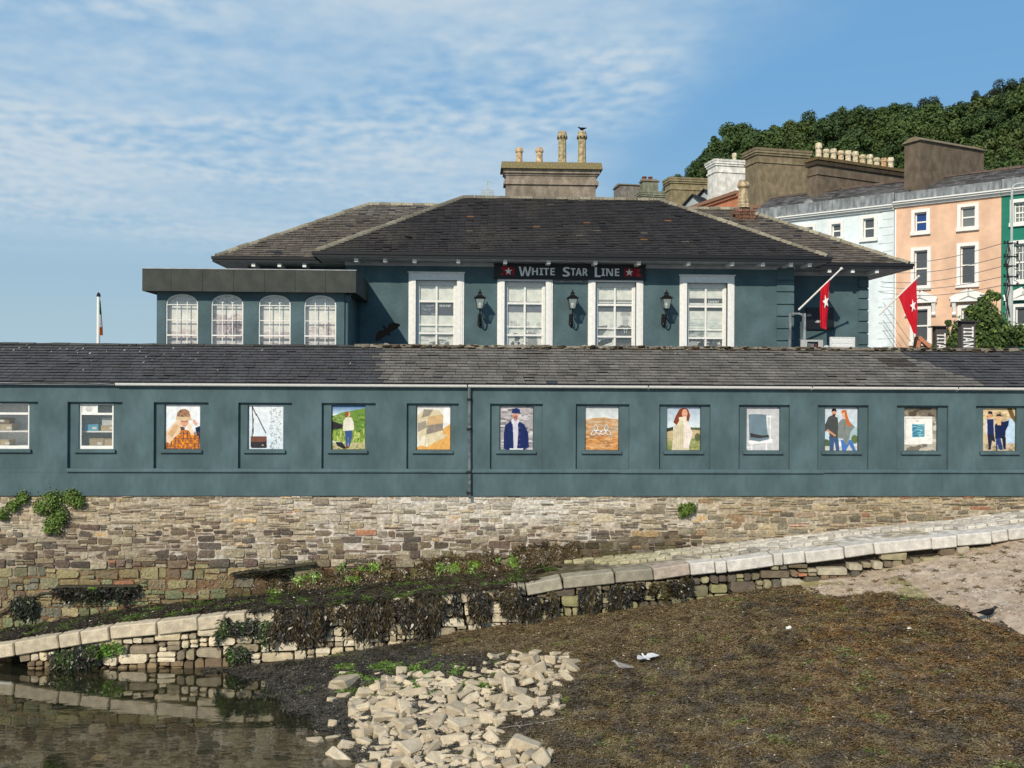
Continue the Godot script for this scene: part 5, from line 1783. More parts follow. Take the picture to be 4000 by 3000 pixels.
func hip_roof(h: Node3D, xl: float, xr: float, ye: float, ze: float, run: float, rise: float, expo: float, tint: Callable, most: int, cap_col: Color) -> void:
	var a := Vector3(xl, ye, ze)
	var b := Vector3(xr, ye, ze)
	var c := Vector3(xr - run, ye + rise, ze - run)
	var d := Vector3(xl + run, ye + rise, ze - run)
	var e := Vector3(xr, ye, ze - 2 * run)
	var f := Vector3(xl, ye, ze - 2 * run)
	var mb := MB.new()
	mb.quad(a, b, c, d)
	mb.tri(b, e, c)
	mb.tri(f, a, d)
	mb.quad(e, f, d, c)
	mb.quad(f, e, b, a)
	mb.col = Color(0.05, 0.05, 0.05)
	part(h, "roof", mb, M.black)
	var sl := Vector3(0, rise, -run).normalized()
	var len := Vector2(rise, run).length()
	lay_slates(h, a + Vector3(0, 0.006, 0.03), Vector3.RIGHT, sl, len, expo, 0.26, func(t): return [run * t / len, xr - xl - run * t / len], tint, most)
	var sh := Vector3(-run, rise, 0).normalized()
	lay_slates(h, b + Vector3(0.03, 0.006, 0), Vector3(0, 0, -1), sh, len, expo, 0.26, func(t): return [run * t / len, 2 * run - run * t / len], tint, 0)
	sh = Vector3(run, rise, 0).normalized()
	lay_slates(h, f + Vector3(-0.03, 0.006, 0), Vector3(0, 0, 1), sh, len, expo, 0.26, func(t): return [run * t / len, 2 * run - run * t / len], tint, 0)
	var up := Vector3(0, 0.02, 0)
	caps(h, "hip_tile", a + up, d + up, 0.12, 0.075, 0.42, cap_col, M.stone, 0.3)
	caps(h, "hip_tile", b + up, c + up, 0.12, 0.075, 0.42, cap_col, M.stone, 0.3)
	caps(h, "ridge_tile", d + up, c + up, 0.12, 0.07, 0.42, cap_col, M.stone, 0.3)
	# gutter round the front and the ends
	var g := MB.new()
	for q in [[Vector3(xl - 0.12, 0, ze + 0.02), Vector3(xr + 0.12, 0, ze + 0.14)], [Vector3(xl - 0.12, 0, ze - 2 * run), Vector3(xl, 0, ze + 0.02)], [Vector3(xr, 0, ze - 2 * run), Vector3(xr + 0.12, 0, ze + 0.02)]]:
		var lo: Vector3 = q[0]
		var hi: Vector3 = q[1]
		g.box(Vector3(lo.x, ye - 0.10, lo.z), Vector3(hi.x, ye - 0.005, hi.z))
		var m: float = 0.03
		g.box(Vector3(lo.x + m, ye - 0.19, lo.z), Vector3(hi.x - m, ye - 0.102, hi.z - m))
	part(h, "gutter", g, M.black)

func make_house() -> void:
	var h := thing("house", "teal single-storey house with hipped slate roof, white sash windows and wall lanterns behind the store", "house")
	var ye := CAM.y + 4.24
	var xl := -5.03
	var xr := 11.69
	var run := 4.65
	var ov := 0.85
	var dark := func(p: Vector3) -> Color:
		var k := clampf(nz2.get_noise_2d(p.x * 0.35, p.y * 0.5) + 0.25 - 0.09 * (p.x + 2.0), 0.0, 1.0)
		var c := Color(0.043, 0.039, 0.038).lerp(Color(0.074, 0.064, 0.053), k)
		var o := rng.randf()
		if o < 0.006:
			c = Color(0.12, 0.105, 0.085)
		elif o < 0.0075:
			c = Color(0.22, 0.10, 0.035)
		return c * rf(0.9, 1.1)
	var old := func(p: Vector3) -> Color:
		var c := Color(0.135, 0.115, 0.092) * rf(0.75, 1.25)
		if p.y > ye + 2.0 and p.x < 0.0:
			c = c.lerp(Color(0.22, 0.205, 0.175), rf(0.0, 0.8))
		if rng.randf() < 0.05:
			c = Color(0.045, 0.045, 0.05)
		return c
	hip_roof(h, xl, xr, ye, ZF + ov, run, 2.68, 0.155, dark, 300, Color(0.22, 0.2, 0.15))
	# ---- walls of the front block, with four tall sashes
	var holes := []
	var y_sill := CAM.y + 0.45
	var wins := [[1597, 1813, 1067], [1943, 2159, 1072], [2297, 2512, 1075], [2654, 2868, 1078]]
	for w in wins:
		var a := P(w[0] + 28, w[2] + 28, ZF)
		var b := P(w[1] - 28, w[2] + 28, ZF)
		holes.append([a.x, b.x, y_sill, (a.y + b.y) * 0.5])
	var wl := xl + ov
	var wr := xr - ov
	var yw := ye - 0.2
	var mb := MB.new()
	wall_boxes(mb, wl, wr, GROUND - 0.1, yw, ZF - 0.35, ZF, holes)
	mb.box(Vector3(wl, GROUND - 0.1, ZR - 4.0), Vector3(wl + 0.35, yw, ZF - 0.35))
	mb.box(Vector3(wr - 0.35, GROUND - 0.1, ZR), Vector3(wr, yw, ZF - 0.35))
	part(h, "wall", mb, M.teal2)
	mb = MB.new()                                              # corner strip beside the annex
	mb.box(Vector3(P(1405, 1100, ZF).x, GROUND, ZF + 0.001), Vector3(P(1427, 1100, ZF).x, yw - 0.14, ZF + 0.03))
	part(h, "corner_strip", mb, M.teal2)
	# soffit, frieze and brackets
	mb = MB.new()
	mb.box(Vector3(xl + 0.02, ye - 0.21, ZF - 0.35), Vector3(xr - 0.02, ye - 0.192, ZF + ov + 0.02))
	mb.box(Vector3(wl - 0.03, ye - 0.34, ZF + 0.002), Vector3(wr + 0.03, ye - 0.212, ZF + 0.045))
	mb.box(Vector3(wr, ye - 0.21, ZF - 5.0), Vector3(xr - 0.02, ye - 0.192, ZF - 0.35))
	mb.box(Vector3(xl + 0.02, ye - 0.21, ZF - 5.0), Vector3(wl, ye - 0.192, ZF - 0.35))
	part(h, "soffit", mb, M.soffit)
	for u in [1390, 1503, 1618, 1790, 1974, 2144, 2327, 2497, 2691, 2862, 2982, 3092, 3165]:
		var x := P(u, 1025, ZF + 0.85).x
		mb = MB.new()
		mb.hexa([Vector3(x - 0.06, ye - 0.30, ZF + 0.05), Vector3(x + 0.06, ye - 0.30, ZF + 0.05), Vector3(x - 0.06, ye - 0.213, ZF + 0.05), Vector3(x + 0.06, ye - 0.213, ZF + 0.05), Vector3(x - 0.06, ye - 0.32, ZF + 0.8), Vector3(x + 0.06, ye - 0.32, ZF + 0.8), Vector3(x - 0.06, ye - 0.213, ZF + 0.86), Vector3(x + 0.06, ye - 0.213, ZF + 0.86)])
		part(h, "bracket", mb, M.white)
	for v in [[1043, 1098], [1099, 1143], [1144, 1192], [1193, 1239], [1240, 1287], [1288, 1334], [1335, 1380], [1381, 1428]]:   # quoins on the corner
		quoin(h, P(3032, v[0], ZF).x, wr + 0.025, P(3070, v[1], ZF).y + 0.02, P(3070, v[0], ZF).y - 0.012, ZF)
	for i in 4:
		sash(h, wins[i], holes[i], i)
	# ---- set-back wing
	var xl2 := -8.6
	var xr2 := 15.1
	hip_roof(h, xl2, xr2, ye - 0.01, ZR + ov, 4.6, 2.65, 0.17, old, 300, Color(0.27, 0.245, 0.18))
	mb = MB.new()
	var wl2 := xl2 + ov
	var wr2 := xr2 - ov - 0.25
	mb.box(Vector3(wl2, GROUND - 0.1, ZR - 0.35), Vector3(wl, yw, ZR))
	mb.box(Vector3(wr, GROUND - 0.1, ZR - 0.35), Vector3(wr2, yw, ZR))
	mb.box(Vector3(wr2 - 0.35, GROUND - 0.1, ZR - 7.5), Vector3(wr2, yw, ZR - 0.35))
	mb.box(Vector3(wl2, GROUND - 0.1, ZR - 7.5), Vector3(wl2 + 0.35, yw, ZR - 0.35))
	mb.box(Vector3(wl2 + 0.35, GROUND - 0.1, ZR - 7.5), Vector3(wr2 - 0.35, yw, ZR - 7.15))
	part(h, "wing_wall", mb, M.teal2)
	mb = MB.new()
	mb.box(Vector3(xl2 + 0.02, ye - 0.22, ZR - 7.0), Vector3(wl - 0.01, ye - 0.2, ZR + ov + 0.02))
	part(h, "soffit", mb, M.soffit)
	mb = MB.new()
	mb.box(Vector3(wr + 0.01, ye - 0.225, ZR - 7.0), Vector3(xr2 - 0.02, ye - 0.205, ZR + ov + 0.02))
	mb.box(Vector3(wr + 0.01, ye - 0.36, ZR + 0.002), Vector3(wr2 + 0.02, ye - 0.226, ZR + 0.045))
	part(h, "soffit", mb, M.soffit)
	for u in [3230, 3320, 3414]:
		var x := P(u, 1060, ZR + 0.6).x
		mb = MB.new()
		mb.box(Vector3(x - 0.06, ye - 0.34, ZR + 0.05), Vector3(x + 0.06, ye - 0.226, ZR + 0.86))
		part(h, "bracket", mb, M.white)
	for u in [996, 1097, 1194]:
		var x := P(u, 1045, ZR + 0.6).x
		mb = MB.new()
		mb.box(Vector3(x - 0.06, ye - 0.34, ZR + 0.05), Vector3(x + 0.06, ye - 0.221, ZR + 0.86))
		part(h, "bracket", mb, M.white)
	for v in [[1086, 1126], [1128, 1169], [1171, 1213], [1215, 1258], [1260, 1303], [1305, 1350], [1351, 1396]]:
		quoin(h, P(3352, v[0], ZR).x, wr2 + 0.025, P(3390, v[1], ZR).y + 0.02, P(3390, v[0], ZR).y - 0.012, ZR)
	mb = MB.new()                                              # dark display case on the wing wall
	var a := P(3148, 1287, ZR)
	var b := P(3254, 1202, ZR)
	mb.box(Vector3(a.x, a.y, ZR + 0.001), Vector3(b.x, b.y, ZR + 0.08))
	mb.col = Color.WHITE
	part(h, "display_case", mb, surf("dark display", Color(0.012, 0.014, 0.018), 0.15))
	for e in [[3200, 1255, 0.16], [3160, 1231, 0.1]]:           # pale bird prints in the case
		var q := P(e[0], e[1], ZR + 0.08)
		mb = MB.new()
		mb.prism([Vector2(q.x - e[2], q.y - 0.03), Vector2(q.x - e[2] * 0.3, q.y + 0.05), Vector2(q.x, q.y + 0.01), Vector2(q.x + e[2] * 0.5, q.y + 0.06), Vector2(q.x + e[2], q.y - 0.04), Vector2(q.x + e[2] * 0.2, q.y - 0.02), Vector2(q.x - e[2] * 0.2, q.y - 0.06)], ZR + 0.081, ZR + 0.085)
		part(h, "bird_print", mb, M.soffit)
	# ---- chimney on the ridge
	chimney_stack(h)

func quoin(h: Node3D, x0: float, x1: float, y0: float, y1: float, z: float) -> void:
	var mb := MB.new()
	var t := 0.022
	var f := z + 0.05
	var lo := Vector3(x0, y0, z + 0.001)
	var hi := Vector3(x1, y1, z + 0.012)
	mb.box(lo, hi)
	mb.hexa([Vector3(x0, y0, z + 0.012), Vector3(x1, y0, z + 0.012), Vector3(x0, y1, z + 0.012), Vector3(x1, y1, z + 0.012), Vector3(x0 + t, y0 + t, f), Vector3(x1 - t, y0 + t, f), Vector3(x0 + t, y1 - t, f), Vector3(x1 - t, y1 - t, f)])
	part(h, "quoin", mb, M.teal2)

func sash(h: Node3D, w: Array, o: Array, i: int) -> void:
	var win := Node3D.new()
	win.name = "window"
	h.add_child(win, true)
	var x0: float = o[0]
	var x1: float = o[1]
	var y0: float = o[2]
	var y1: float = o[3]
	var s := 0.24
	var mb := MB.new()
	for st in [[s, 0.045], [s - 0.05, 0.07], [s - 0.11, 0.085], [0.07, 0.06]]:      # stepped architrave
		var k: float = st[0]
		var f: float = ZF + st[1]
		mb.box(Vector3(x0 - k, y0, ZF + 0.001), Vector3(x0 - 0.002, y1 + 0.002, f))
		mb.box(Vector3(x1 + 0.002, y0, ZF + 0.001), Vector3(x1 + k, y1 + 0.002, f))
		mb.box(Vector3(x0 - k, y1 + 0.002, ZF + 0.001), Vector3(x1 + k, y1 + k, f))
	mb.box(Vector3(x0 - s - 0.03, y1 + s, ZF + 0.001), Vector3(x1 + s + 0.03, y1 + s + 0.035, ZF + 0.11))
	part(win, "architrave", mb, M.white)
	mb = MB.new()
	mb.box(Vector3(x0 - s - 0.04, y0 - 0.1, ZF + 0.001), Vector3(x1 + s + 0.04, y0 - 0.001, ZF + 0.14))
	part(win, "sill", mb, M.white)
	# box frame and sashes
	var z := ZF - 0.13
	var t := 0.085
	mb = MB.new()
	mb.box(Vector3(x0, y0, z - 0.14), Vector3(x0 + t, y1, z + 0.03))
	mb.box(Vector3(x1 - t, y0, z - 0.14), Vector3(x1, y1, z + 0.03))
	mb.box(Vector3(x0 + t, y1 - 0.11, z - 0.14), Vector3(x1 - t, y1, z + 0.03))
	part(win, "frame", mb, M.white)
	var xa := x0 + t
	var xb := x1 - t
	var ya := y1 - 0.11
	var px := 32.0 / F
	var top: float = w[2] + 41.0
	var bars := [P(1705, top + 69, z).y, P(1705, top + 161, z).y, P(1705, top + 194, z).y]
	mb = MB.new()
	var xm := (xa + xb) * 0.5
	mb.box(Vector3(xa, bars[0] - 0.035, z - 0.04), Vector3(xb, bars[0] + 0.035, z))
	mb.box(Vector3(xa, bars[1] - 0.016, z - 0.03), Vector3(xb, bars[1] + 0.016, z - 0.002))
	mb.box(Vector3(xa, bars[2] - 0.03, z - 0.04), Vector3(xb, bars[2] + 0.03, z + 0.012))
	mb.box(Vector3(xm - 0.03, y0 + 0.08, z - 0.038), Vector3(xm + 0.03, ya - 0.03, z - 0.004))
	mb.box(Vector3(xa, ya - 0.035, z - 0.04), Vector3(xb, ya, z - 0.001))
	mb.box(Vector3(xa, y0, z - 0.04), Vector3(xb, y0 + 0.08, z - 0.001))
	for e in [xa, xb - 0.03]:
		mb.box(Vector3(e, y0 + 0.08, z - 0.037), Vector3(e + 0.03, ya - 0.035, z - 0.003))
	part(win, "sash_bars", mb, M.white)
	var ys := [ya - 0.035, bars[0], bars[1], bars[2], y0 + 0.08]
	for r in 4:
		for c in 2:
			mb = MB.new()
			mb.box(Vector3(xa + 0.03 if c == 0 else xm + 0.03, ys[r + 1] + 0.03, z - 0.024), Vector3(xm - 0.03 if c == 0 else xb - 0.03, ys[r] - 0.03, z - 0.021))
			part(win, "pane", mb, M.glass)
	mb = MB.new()
	mb.sheet(Vector3(xa, CAM.y + 1.05, z - 0.09), Vector3(xb, CAM.y + 1.05, z - 0.09), Vector3(xb, ya, z - 0.09), Vector3(xa, ya, z - 0.09))
	part(win, "printed_sheet", mb, print_mat("window print", paint_sash_print(i), 0.6))
	mb = MB.new()
	mb.box(Vector3(xa, y0, z - 0.17), Vector3(xb, ya + 0.05, z - 0.094))
	part(win, "backing_board", mb, M.white)

func chimney_stack(h: Node3D) -> void:
	var zc := -12.0
	var mb := MB.new()
	var col := Color(0.25, 0.21, 0.165)
	var bx := func(u0: float, u1: float, v0: float, v1: float, grow: float) -> void:
		var a := P(u0, v1, zc)
		var b := P(u1, v0, zc)
		mb.box(Vector3(a.x, a.y, zc - 0.7 - grow), Vector3(b.x, b.y, zc + grow))
	mb.col = col
	bx.call(1976, 2327, 720, 840, 0.0)
	mb.col = col * 1.15
	bx.call(1968, 2338, 711, 719.5, 0.07)
	bx.call(1972, 2334, 705, 710.5, 0.04)
	mb.col = col
	bx.call(1976, 2329, 684, 704.5, 0.0)
	mb.col = col * 1.25
	bx.call(1972, 2334, 676, 683.5, 0.04)
	bx.call(1966, 2342, 664, 675.5, 0.12)
	var st := part(h, "chimney", mb, M.render)
	mb = MB.new()
	mb.col = Color(0.2, 0.165, 0.085)
	var a := P(1956, 661, zc)
	var b := P(2352, 637, zc)
	mb.hexa([Vector3(a.x, a.y, zc - 0.95), Vector3(b.x, a.y, zc - 0.95), Vector3(a.x + 0.05, b.y - 0.04, zc - 0.7), Vector3(b.x - 0.05, b.y - 0.04, zc - 0.7), Vector3(a.x, a.y, zc + 0.25), Vector3(b.x, a.y, zc + 0.25), Vector3(a.x + 0.03, b.y, zc + 0.05), Vector3(b.x - 0.03, b.y, zc + 0.05)])
	part(st, "capstone", mb, M.stone)
	for p in [[2028, 578, 0], [2107, 578, 0], [2196, 513, 1], [2273, 513, 1]]:
		var q := P(p[0], 637, zc - 0.33)
		var ht := P(p[0], p[1], zc - 0.33).y - q.y
		mb = MB.new()
		if p[2] == 0:
			mb.col = Color(0.52, 0.38, 0.22)
			mb.lathe(q - Vector3(0, 0.05, 0), [[0.135, 0], [0.13, 0.1], [0.12, ht * 0.75], [0.155, ht * 0.8], [0.16, ht * 0.92], [0.13, ht * 0.97], [0.12, ht + 0.05], [0.09, ht + 0.05], [0.09, ht - 0.1], [0.0, ht - 0.1]])
		else:
			mb.col = Color(0.38, 0.31, 0.18)
			mb.lathe(q - Vector3(0, 0.05, 0), [[0.19, 0], [0.19, 0.06], [0.16, 0.1], [0.15, ht * 0.78], [0.19, ht * 0.82], [0.2, ht * 0.88], [0.17, ht * 0.95], [0.15, ht + 0.04], [0.1, ht + 0.05], [0.1, ht - 0.1], [0.0, ht - 0.1]], 8)
			for k in 8:
				var an := TAU * k / 8 + 0.39
				var e := q + Vector3(cos(an) * 0.185, ht * 0.8, -sin(an) * 0.185)
				mb.col = Color(0.05, 0.04, 0.03)
				mb.box(e - Vector3(0.025, 0.05, 0.025), e + Vector3(0.025, 0.03, 0.025))
				mb.col = Color(0.38, 0.31, 0.18)
		part(st, "chimney_pot", mb, M.clay)
	# small clay pot on a brick stub on the wing ridge
	mb = MB.new()
	var q := P(2905, 868, -11.3)
	for j in 4:
		for i in 3:
			mb.col = Color(0.22, 0.12, 0.085) * rf(0.6, 1.2)
			block(mb, Transform3D(Basis(), q + Vector3(-0.28 + i * 0.27 + (0.06 if j % 2 else 0.0), 0.06 + j * 0.125, -0.1)), Vector3(0.25, 0.11, 0.5), 0.012, 0.02)
	mb.col = Color(0.2, 0.17, 0.13)
	mb.box(q + Vector3(-0.34, -0.7, -0.3), q + Vector3(0.34, 0.55, 0.06))
	var stub := part(h, "chimney_stub", mb, M.stone)
	mb = MB.new()
	mb.col = Color(0.42, 0.33, 0.21)
	var ht := P(2905, 706, -11.3).y - q.y
	mb.lathe(q + Vector3(0, 0.55, -0.05), [[0.26, 0], [0.25, 0.12], [0.2, 0.18], [0.22, 0.24], [0.2, 0.3], [0.17, (ht - 0.55) * 0.7], [0.25, (ht - 0.55) * 0.78], [0.26, (ht - 0.55) * 0.84], [0.18, ht - 0.57], [0.2, ht - 0.55], [0.12, ht - 0.55], [0.12, ht - 0.8], [0, ht - 0.8]], 8)
	part(stub, "chimney_pot", mb, M.clay)

# ---------------------------------------------------------------- flat-roofed annex with arched windows
func make_annex() -> void:
	var h := thing("annex", "flat-roofed teal annex with four arched windows and a deep dark fascia", "building")
	var x0 := P(612, 1250, ZA).x
	var x1 := P(1345, 1250, ZA).x
	var ytop := P(980, 1137, ZA + 0.34).y
	var ys := P(980, 1192, ZA).y
	var ya := P(980, 1151, ZA).y
	var wins := [[647, 773], [824, 950], [1009, 1135], [1187, 1313]]
	var mb := MB.new()
	var x := x0
	var y_low := CAM.y + 0.25
	for i in 4:
		var a := P(wins[i][0], 1250, ZA).x
		var b := P(wins[i][1], 1250, ZA).x
		mb.box(Vector3(x, GROUND - 0.1, ZA - 0.3), Vector3(a, ytop, ZA))
		mb.box(Vector3(a, GROUND - 0.1, ZA - 0.3), Vector3(b, y_low, ZA))
		var pts := [Vector2(a, ytop), Vector2(a, ys)]
		pts += arch(a, b, ys, ya, 0.0)
		pts += [Vector2(b, ys), Vector2(b, ytop)]
		mb.prism(pts, ZA - 0.3, ZA)
		x = b
		arched_window(h, a, b, y_low, ys, ya, i)
	mb.box(Vector3(x, GROUND - 0.1, ZA - 0.3), Vector3(x1, ytop, ZA))
	mb.box(Vector3(x0, GROUND - 0.1, ZF - 0.2), Vector3(x0 + 0.3, ytop, ZA - 0.3))
	mb.box(Vector3(x1 - 0.3, GROUND - 0.1, ZF), Vector3(x1, ytop, ZA - 0.3))
	part(h, "wall", mb, M.teal2)
	# roof deck and fascia boards
	var f0 := P(555, 1090, ZA + 0.34).x
	var f1 := P(1391, 1090, ZA + 0.34).x
	var yb := ytop
	var yt := P(980, 1053, ZA + 0.34).y
	mb = MB.new()
	mb.box(Vector3(f0 + 0.03, yb + 0.001, ZF - 0.2), Vector3(f1 - 0.03, yt - 0.04, ZA + 0.31))
	part(h, "roof", mb, M.fascia)
	var joints := [f0]
	for u in [668, 791, 912, 1033, 1153, 1272]:
		joints.append(P(u, 1090, ZA + 0.34).x)
	joints.append(f1)
	for i in joints.size() - 1:
		mb = MB.new()
		mb.box(Vector3(joints[i] + 0.004, yb - 0.02, ZA + 0.312), Vector3(joints[i + 1] - 0.004, yt, ZA + 0.34))
		part(h, "fascia_board", mb, M.fascia)
	for e in [f0, f1]:
		mb = MB.new()
		var k: float = e
		mb.box(Vector3(minf(k, k + (0.028 if e == f0 else -0.028)), yb - 0.02, ZF - 0.2), Vector3(maxf(k, k + (0.028 if e == f0 else -0.028)), yt, ZA + 0.311))
		part(h, "fascia_board", mb, M.fascia)
	mb = MB.new()
	mb.box(Vector3(f0 - 0.01, yt, ZA + 0.3), Vector3(f1 + 0.01, yt + 0.02, ZA + 0.355))
	part(h, "drip_trim", mb, M.soffit)
	# hopper and pipe at the corner
	mb = MB.new()
	mb.box(Vector3(x1 + 0.01, ytop - 0.24, ZA - 0.16), Vector3(x1 + 0.17, ytop - 0.06, ZA - 0.01))
	mb.tube(Vector3(x1 + 0.07, ytop - 0.2, ZA - 0.08), Vector3(x1 + 0.07, GROUND, ZA - 0.08), 0.045, 0.045)
	part(h, "downpipe", mb, M.teal2)

func arch(a: float, b: float, ys: float, ya: float, inset: float) -> Array:
	var pts := []
	for k in range(0, 17):
		var t := PI - PI * k / 16.0
		pts.append(Vector2((a + b) * 0.5 + cos(t) * ((b - a) * 0.5 - inset), ys + pow(maxf(sin(t), 0.0), 0.85) * (ya - ys - inset)))
	return pts

func arched_window(h: Node3D, a: float, b: float, y0: float, ys: float, ya: float, i: int) -> void:
	var w := Node3D.new()
	w.name = "window"
	h.add_child(w, true)
	var z := ZA - 0.03
	var t := 0.035
	var mb := MB.new()
	mb.box(Vector3(a, y0, z - 0.05), Vector3(a + t, ys, z))
	mb.box(Vector3(b - t, y0, z - 0.05), Vector3(b, ys, z))
	mb.box(Vector3(a + t, y0, z - 0.05), Vector3(b - t, y0 + 0.06, z))
	var o := arch(a, b, ys, ya, 0.0)
	var n := arch(a, b, ys, ya, t)
	for k in 16:
		mb.prism([o[k], o[k + 1], n[k + 1], n[k]], z - 0.05, z)
	part(w, "frame", mb, M.white)
	var c := (a + b) * 0.5
	var bar := 0.011
	var yr := P(980, 1252, z).y
	var ym := P(980, 1311, z).y
	mb = MB.new()
	mb.box(Vector3(a + t, ys - bar, z - 0.035), Vector3(b - t, ys + bar, z - 0.004))
	mb.box(Vector3(a + t, yr - bar, z - 0.035), Vector3(b - t, yr + bar, z - 0.004))
	mb.box(Vector3(a + t, ym - 0.02, z - 0.045), Vector3(b - t, ym + 0.02, z + 0.008))
	for f in [0.345, 0.655]:
		var x := lerpf(a, b, f)
		var top := ys
		if i == 0 or i == 3:
			top = ys + (ya - ys) * 0.84
		mb.box(Vector3(x - bar, y0 + 0.06, z - 0.034), Vector3(x + bar, top, z - 0.005))
	if i == 1 or i == 2:
		var r := (b - a) * 0.165
		var prev := Vector2(c - r, ys)
		for k in range(1, 11):
			var an := PI - PI * k / 10.0
			var p := Vector2(c + cos(an) * r, ys + sin(an) * r * 0.9)
			mb.bar(Vector3(prev.x, prev.y, z - 0.02), Vector3(p.x, p.y, z - 0.02), 0.022, 0.03, Vector3.BACK)
			prev = p
		for an in [0.55, 1.2, 1.94, 2.6]:
			var d := Vector2(cos(an), sin(an))
			mb.bar(Vector3(c + d.x * r, ys + d.y * r * 0.9, z - 0.02), Vector3(c + d.x * (b - a) * 0.47, ys + d.y * (ya - ys) * 0.93, z - 0.02), 0.018, 0.026, Vector3.BACK)
	part(w, "glazing_bars", mb, M.white)
	mb = MB.new()
	var g := [Vector2(a + t, y0 + 0.06), Vector2(b - t, y0 + 0.06), Vector2(b - t, ys)]
	var rev := arch(a, b, ys, ya, t)
	rev.reverse()
	g += rev.slice(1, 16)
	g.append(Vector2(a + t, ys))
	mb.prism(g, z - 0.024, z - 0.021)
	part(w, "pane", mb, M.glass)
	mb = MB.new()
	var zb := z - 0.17
	mb.sheet(Vector3(a, CAM.y + 0.9, zb), Vector3(b, CAM.y + 0.9, zb), Vector3(b, ya, zb), Vector3(a, ya, zb))
	part(w, "printed_sheet", mb, print_mat("arched window print", paint_arch_print(i), 0.6))
	mb = MB.new()
	mb.box(Vector3(a - 0.02, y0, zb - 0.05), Vector3(b + 0.02, ya + 0.02, zb - 0.005))
	part(w, "backing_board", mb, M.white)

# ---------------------------------------------------------------- sign, lanterns, flags and other things on the house
func make_fittings() -> void:
	var a := P(1930, 1088, ZF + 0.16)
	var b := P(2522, 1036, ZF + 0.16)
	var s := thing("name_sign", "black name board with white capital letters and red pennants above the middle windows", "sign", Vector3(0, 0, ZF + 0.12))
	var mb := MB.new()
	mb.box(Vector3(a.x, a.y, -0.118), Vector3(b.x, b.y, 0.03))
	part(s, "board", mb, M.black)
	mb = MB.new()
	for e in [[a.x - 0.02, b.x + 0.02, b.y - 0.025, b.y + 0.01], [a.x - 0.02, b.x + 0.02, a.y - 0.01, a.y + 0.02]]:
		mb.box(Vector3(e[0], e[2], -0.05), Vector3(e[1], e[3], 0.045))
	part(s, "edge_trim", mb, M.black)
	var z := 0.033
	var yc := (a.y + b.y) * 0.5
	var pz := ZF + 0.155
	var wm := surf("sign white", Color(0.78, 0.78, 0.76), 0.5)
	for t in [["W", 2026, 2076, 0.155], ["HITE", 2078, 2167, 0.12], ["S", 2198, 2226, 0.16], ["TAR", 2229, 2296, 0.125], ["L", 2323, 2346, 0.165], ["INE", 2349, 2419, 0.125]]:
		fit_text(s, "lettering", t[0], P(t[1], 1062, pz).x, P(t[2], 1062, pz).x, yc - t[3], yc + t[3], z, 0.02, wm)
	var red := surf("sign red", Color(0.30, 0.015, 0.025), 0.6, {tex = T.strong, s = 0.8})
	var x0 := P(1952, 1060, pz).x
	var x1 := P(2009, 1060, pz).x
	mb = MB.new()
	mb.prism([Vector2(x1, yc - 0.13), Vector2(x1, yc + 0.13), Vector2(x0, yc + 0.16), Vector2(x0 + 0.12, yc), Vector2(x0, yc - 0.12)], z - 0.002, z + 0.006)
	part(s, "pennant", mb, red)
	mb = MB.new()
	star(mb, Vector3(P(1986, 1060, pz).x, yc, 0), 0.13, z + 0.0065, z + 0.012)
	part(s, "star", mb, wm)
	x0 = P(2437, 1064, pz).x
	x1 = P(2510, 1064, pz).x
	mb = MB.new()
	mb.prism([Vector2(x0, yc - 0.13), Vector2(x0 + 0.02, yc + 0.13), Vector2(x1 - 0.06, yc + 0.13), Vector2(x1 - 0.13, yc + 0.0), Vector2(x1, yc - 0.14)], z - 0.002, z + 0.006)
	part(s, "pennant", mb, red)
	mb = MB.new()
	star(mb, Vector3(P(2458, 1064, pz).x, yc, 0), 0.13, z + 0.0065, z + 0.012)
	part(s, "star", mb, wm)
	mb = MB.new()
	for k in 34:
		var x := lerpf(P(2166, 1095, pz).x, P(2296, 1095, pz).x, k / 33.0)
		mb.tube(Vector3(x, a.y - 0.01, 0.0), Vector3(x + rf(-0.01, 0.01), a.y - 0.1, rf(-0.03, 0.03)), 0.006, 0.002, 4)
	part(s, "bird_spikes", mb, M.soffit)
	# three wall lanterns
	var said := ["between the first two tall sash windows", "between the two windows under the name board", "between the last two tall sash windows"]
	var proto: Node3D
	for i in 3:
		var at := P([1874, 2230, 2591][i], 1250, ZF)
		if i == 0:
			proto = lantern()
		else:
			var c := proto.duplicate()
			c.name = numbered("wall_lantern")
			add_child(c)
			c.position = Vector3(at.x, at.y, ZF)
			tag(c, "black iron wall lantern " + said[i], "lantern", "wall lanterns")
			continue
		proto.position = Vector3(at.x, at.y, ZF)
		tag(proto, "black iron wall lantern " + said[0], "lantern", "wall lanterns")
	# flags
	flag(P(3120, 1210, ZF - 0.1), P(3284, 1052, ZF + 0.75), 0.53, 0.80, 1.75, "red pennant with white star hanging from the pole on the front block's corner", 0.26, 0.35, 0.16, 3)
	flag(P(3433, 1231, ZR + 0.05), P(3586, 1082, ZR + 0.8), 0.5, 0.97, 1.98, "red pennant with white star hanging from the pole on the wing's corner", 0.2, 1.0, -0.04, 8)
	# boards standing behind the store ridge
	board(P(3215, 1364, -6.3), P(3128, 1327, -6.3), Color(0.42, 0.43, 0.42), true, "grey cased notice with a dark screen below the first pennant")
	board(P(3340, 1372, -6.2), P(3242, 1316, -6.2), Color(0.62, 0.64, 0.62), false, "white printed information board beside the grey cased notice")
	mb = MB.new()
	var q := P(3140, 1380, -6.4)
	var r := P(3140, 1224, -6.4)
	var k := P(3115, 1224, -6.4)
	var fr := thing("metal_frame", "grey metal post with curved top rail beside the corner quoins", "frame", Vector3(q.x, GROUND, q.z))
	mb.bar(Vector3(0, 0, 0), Vector3(0, r.y - GROUND, 0), 0.09, 0.09, Vector3.BACK)
	part(fr, "post", mb, M.lead)
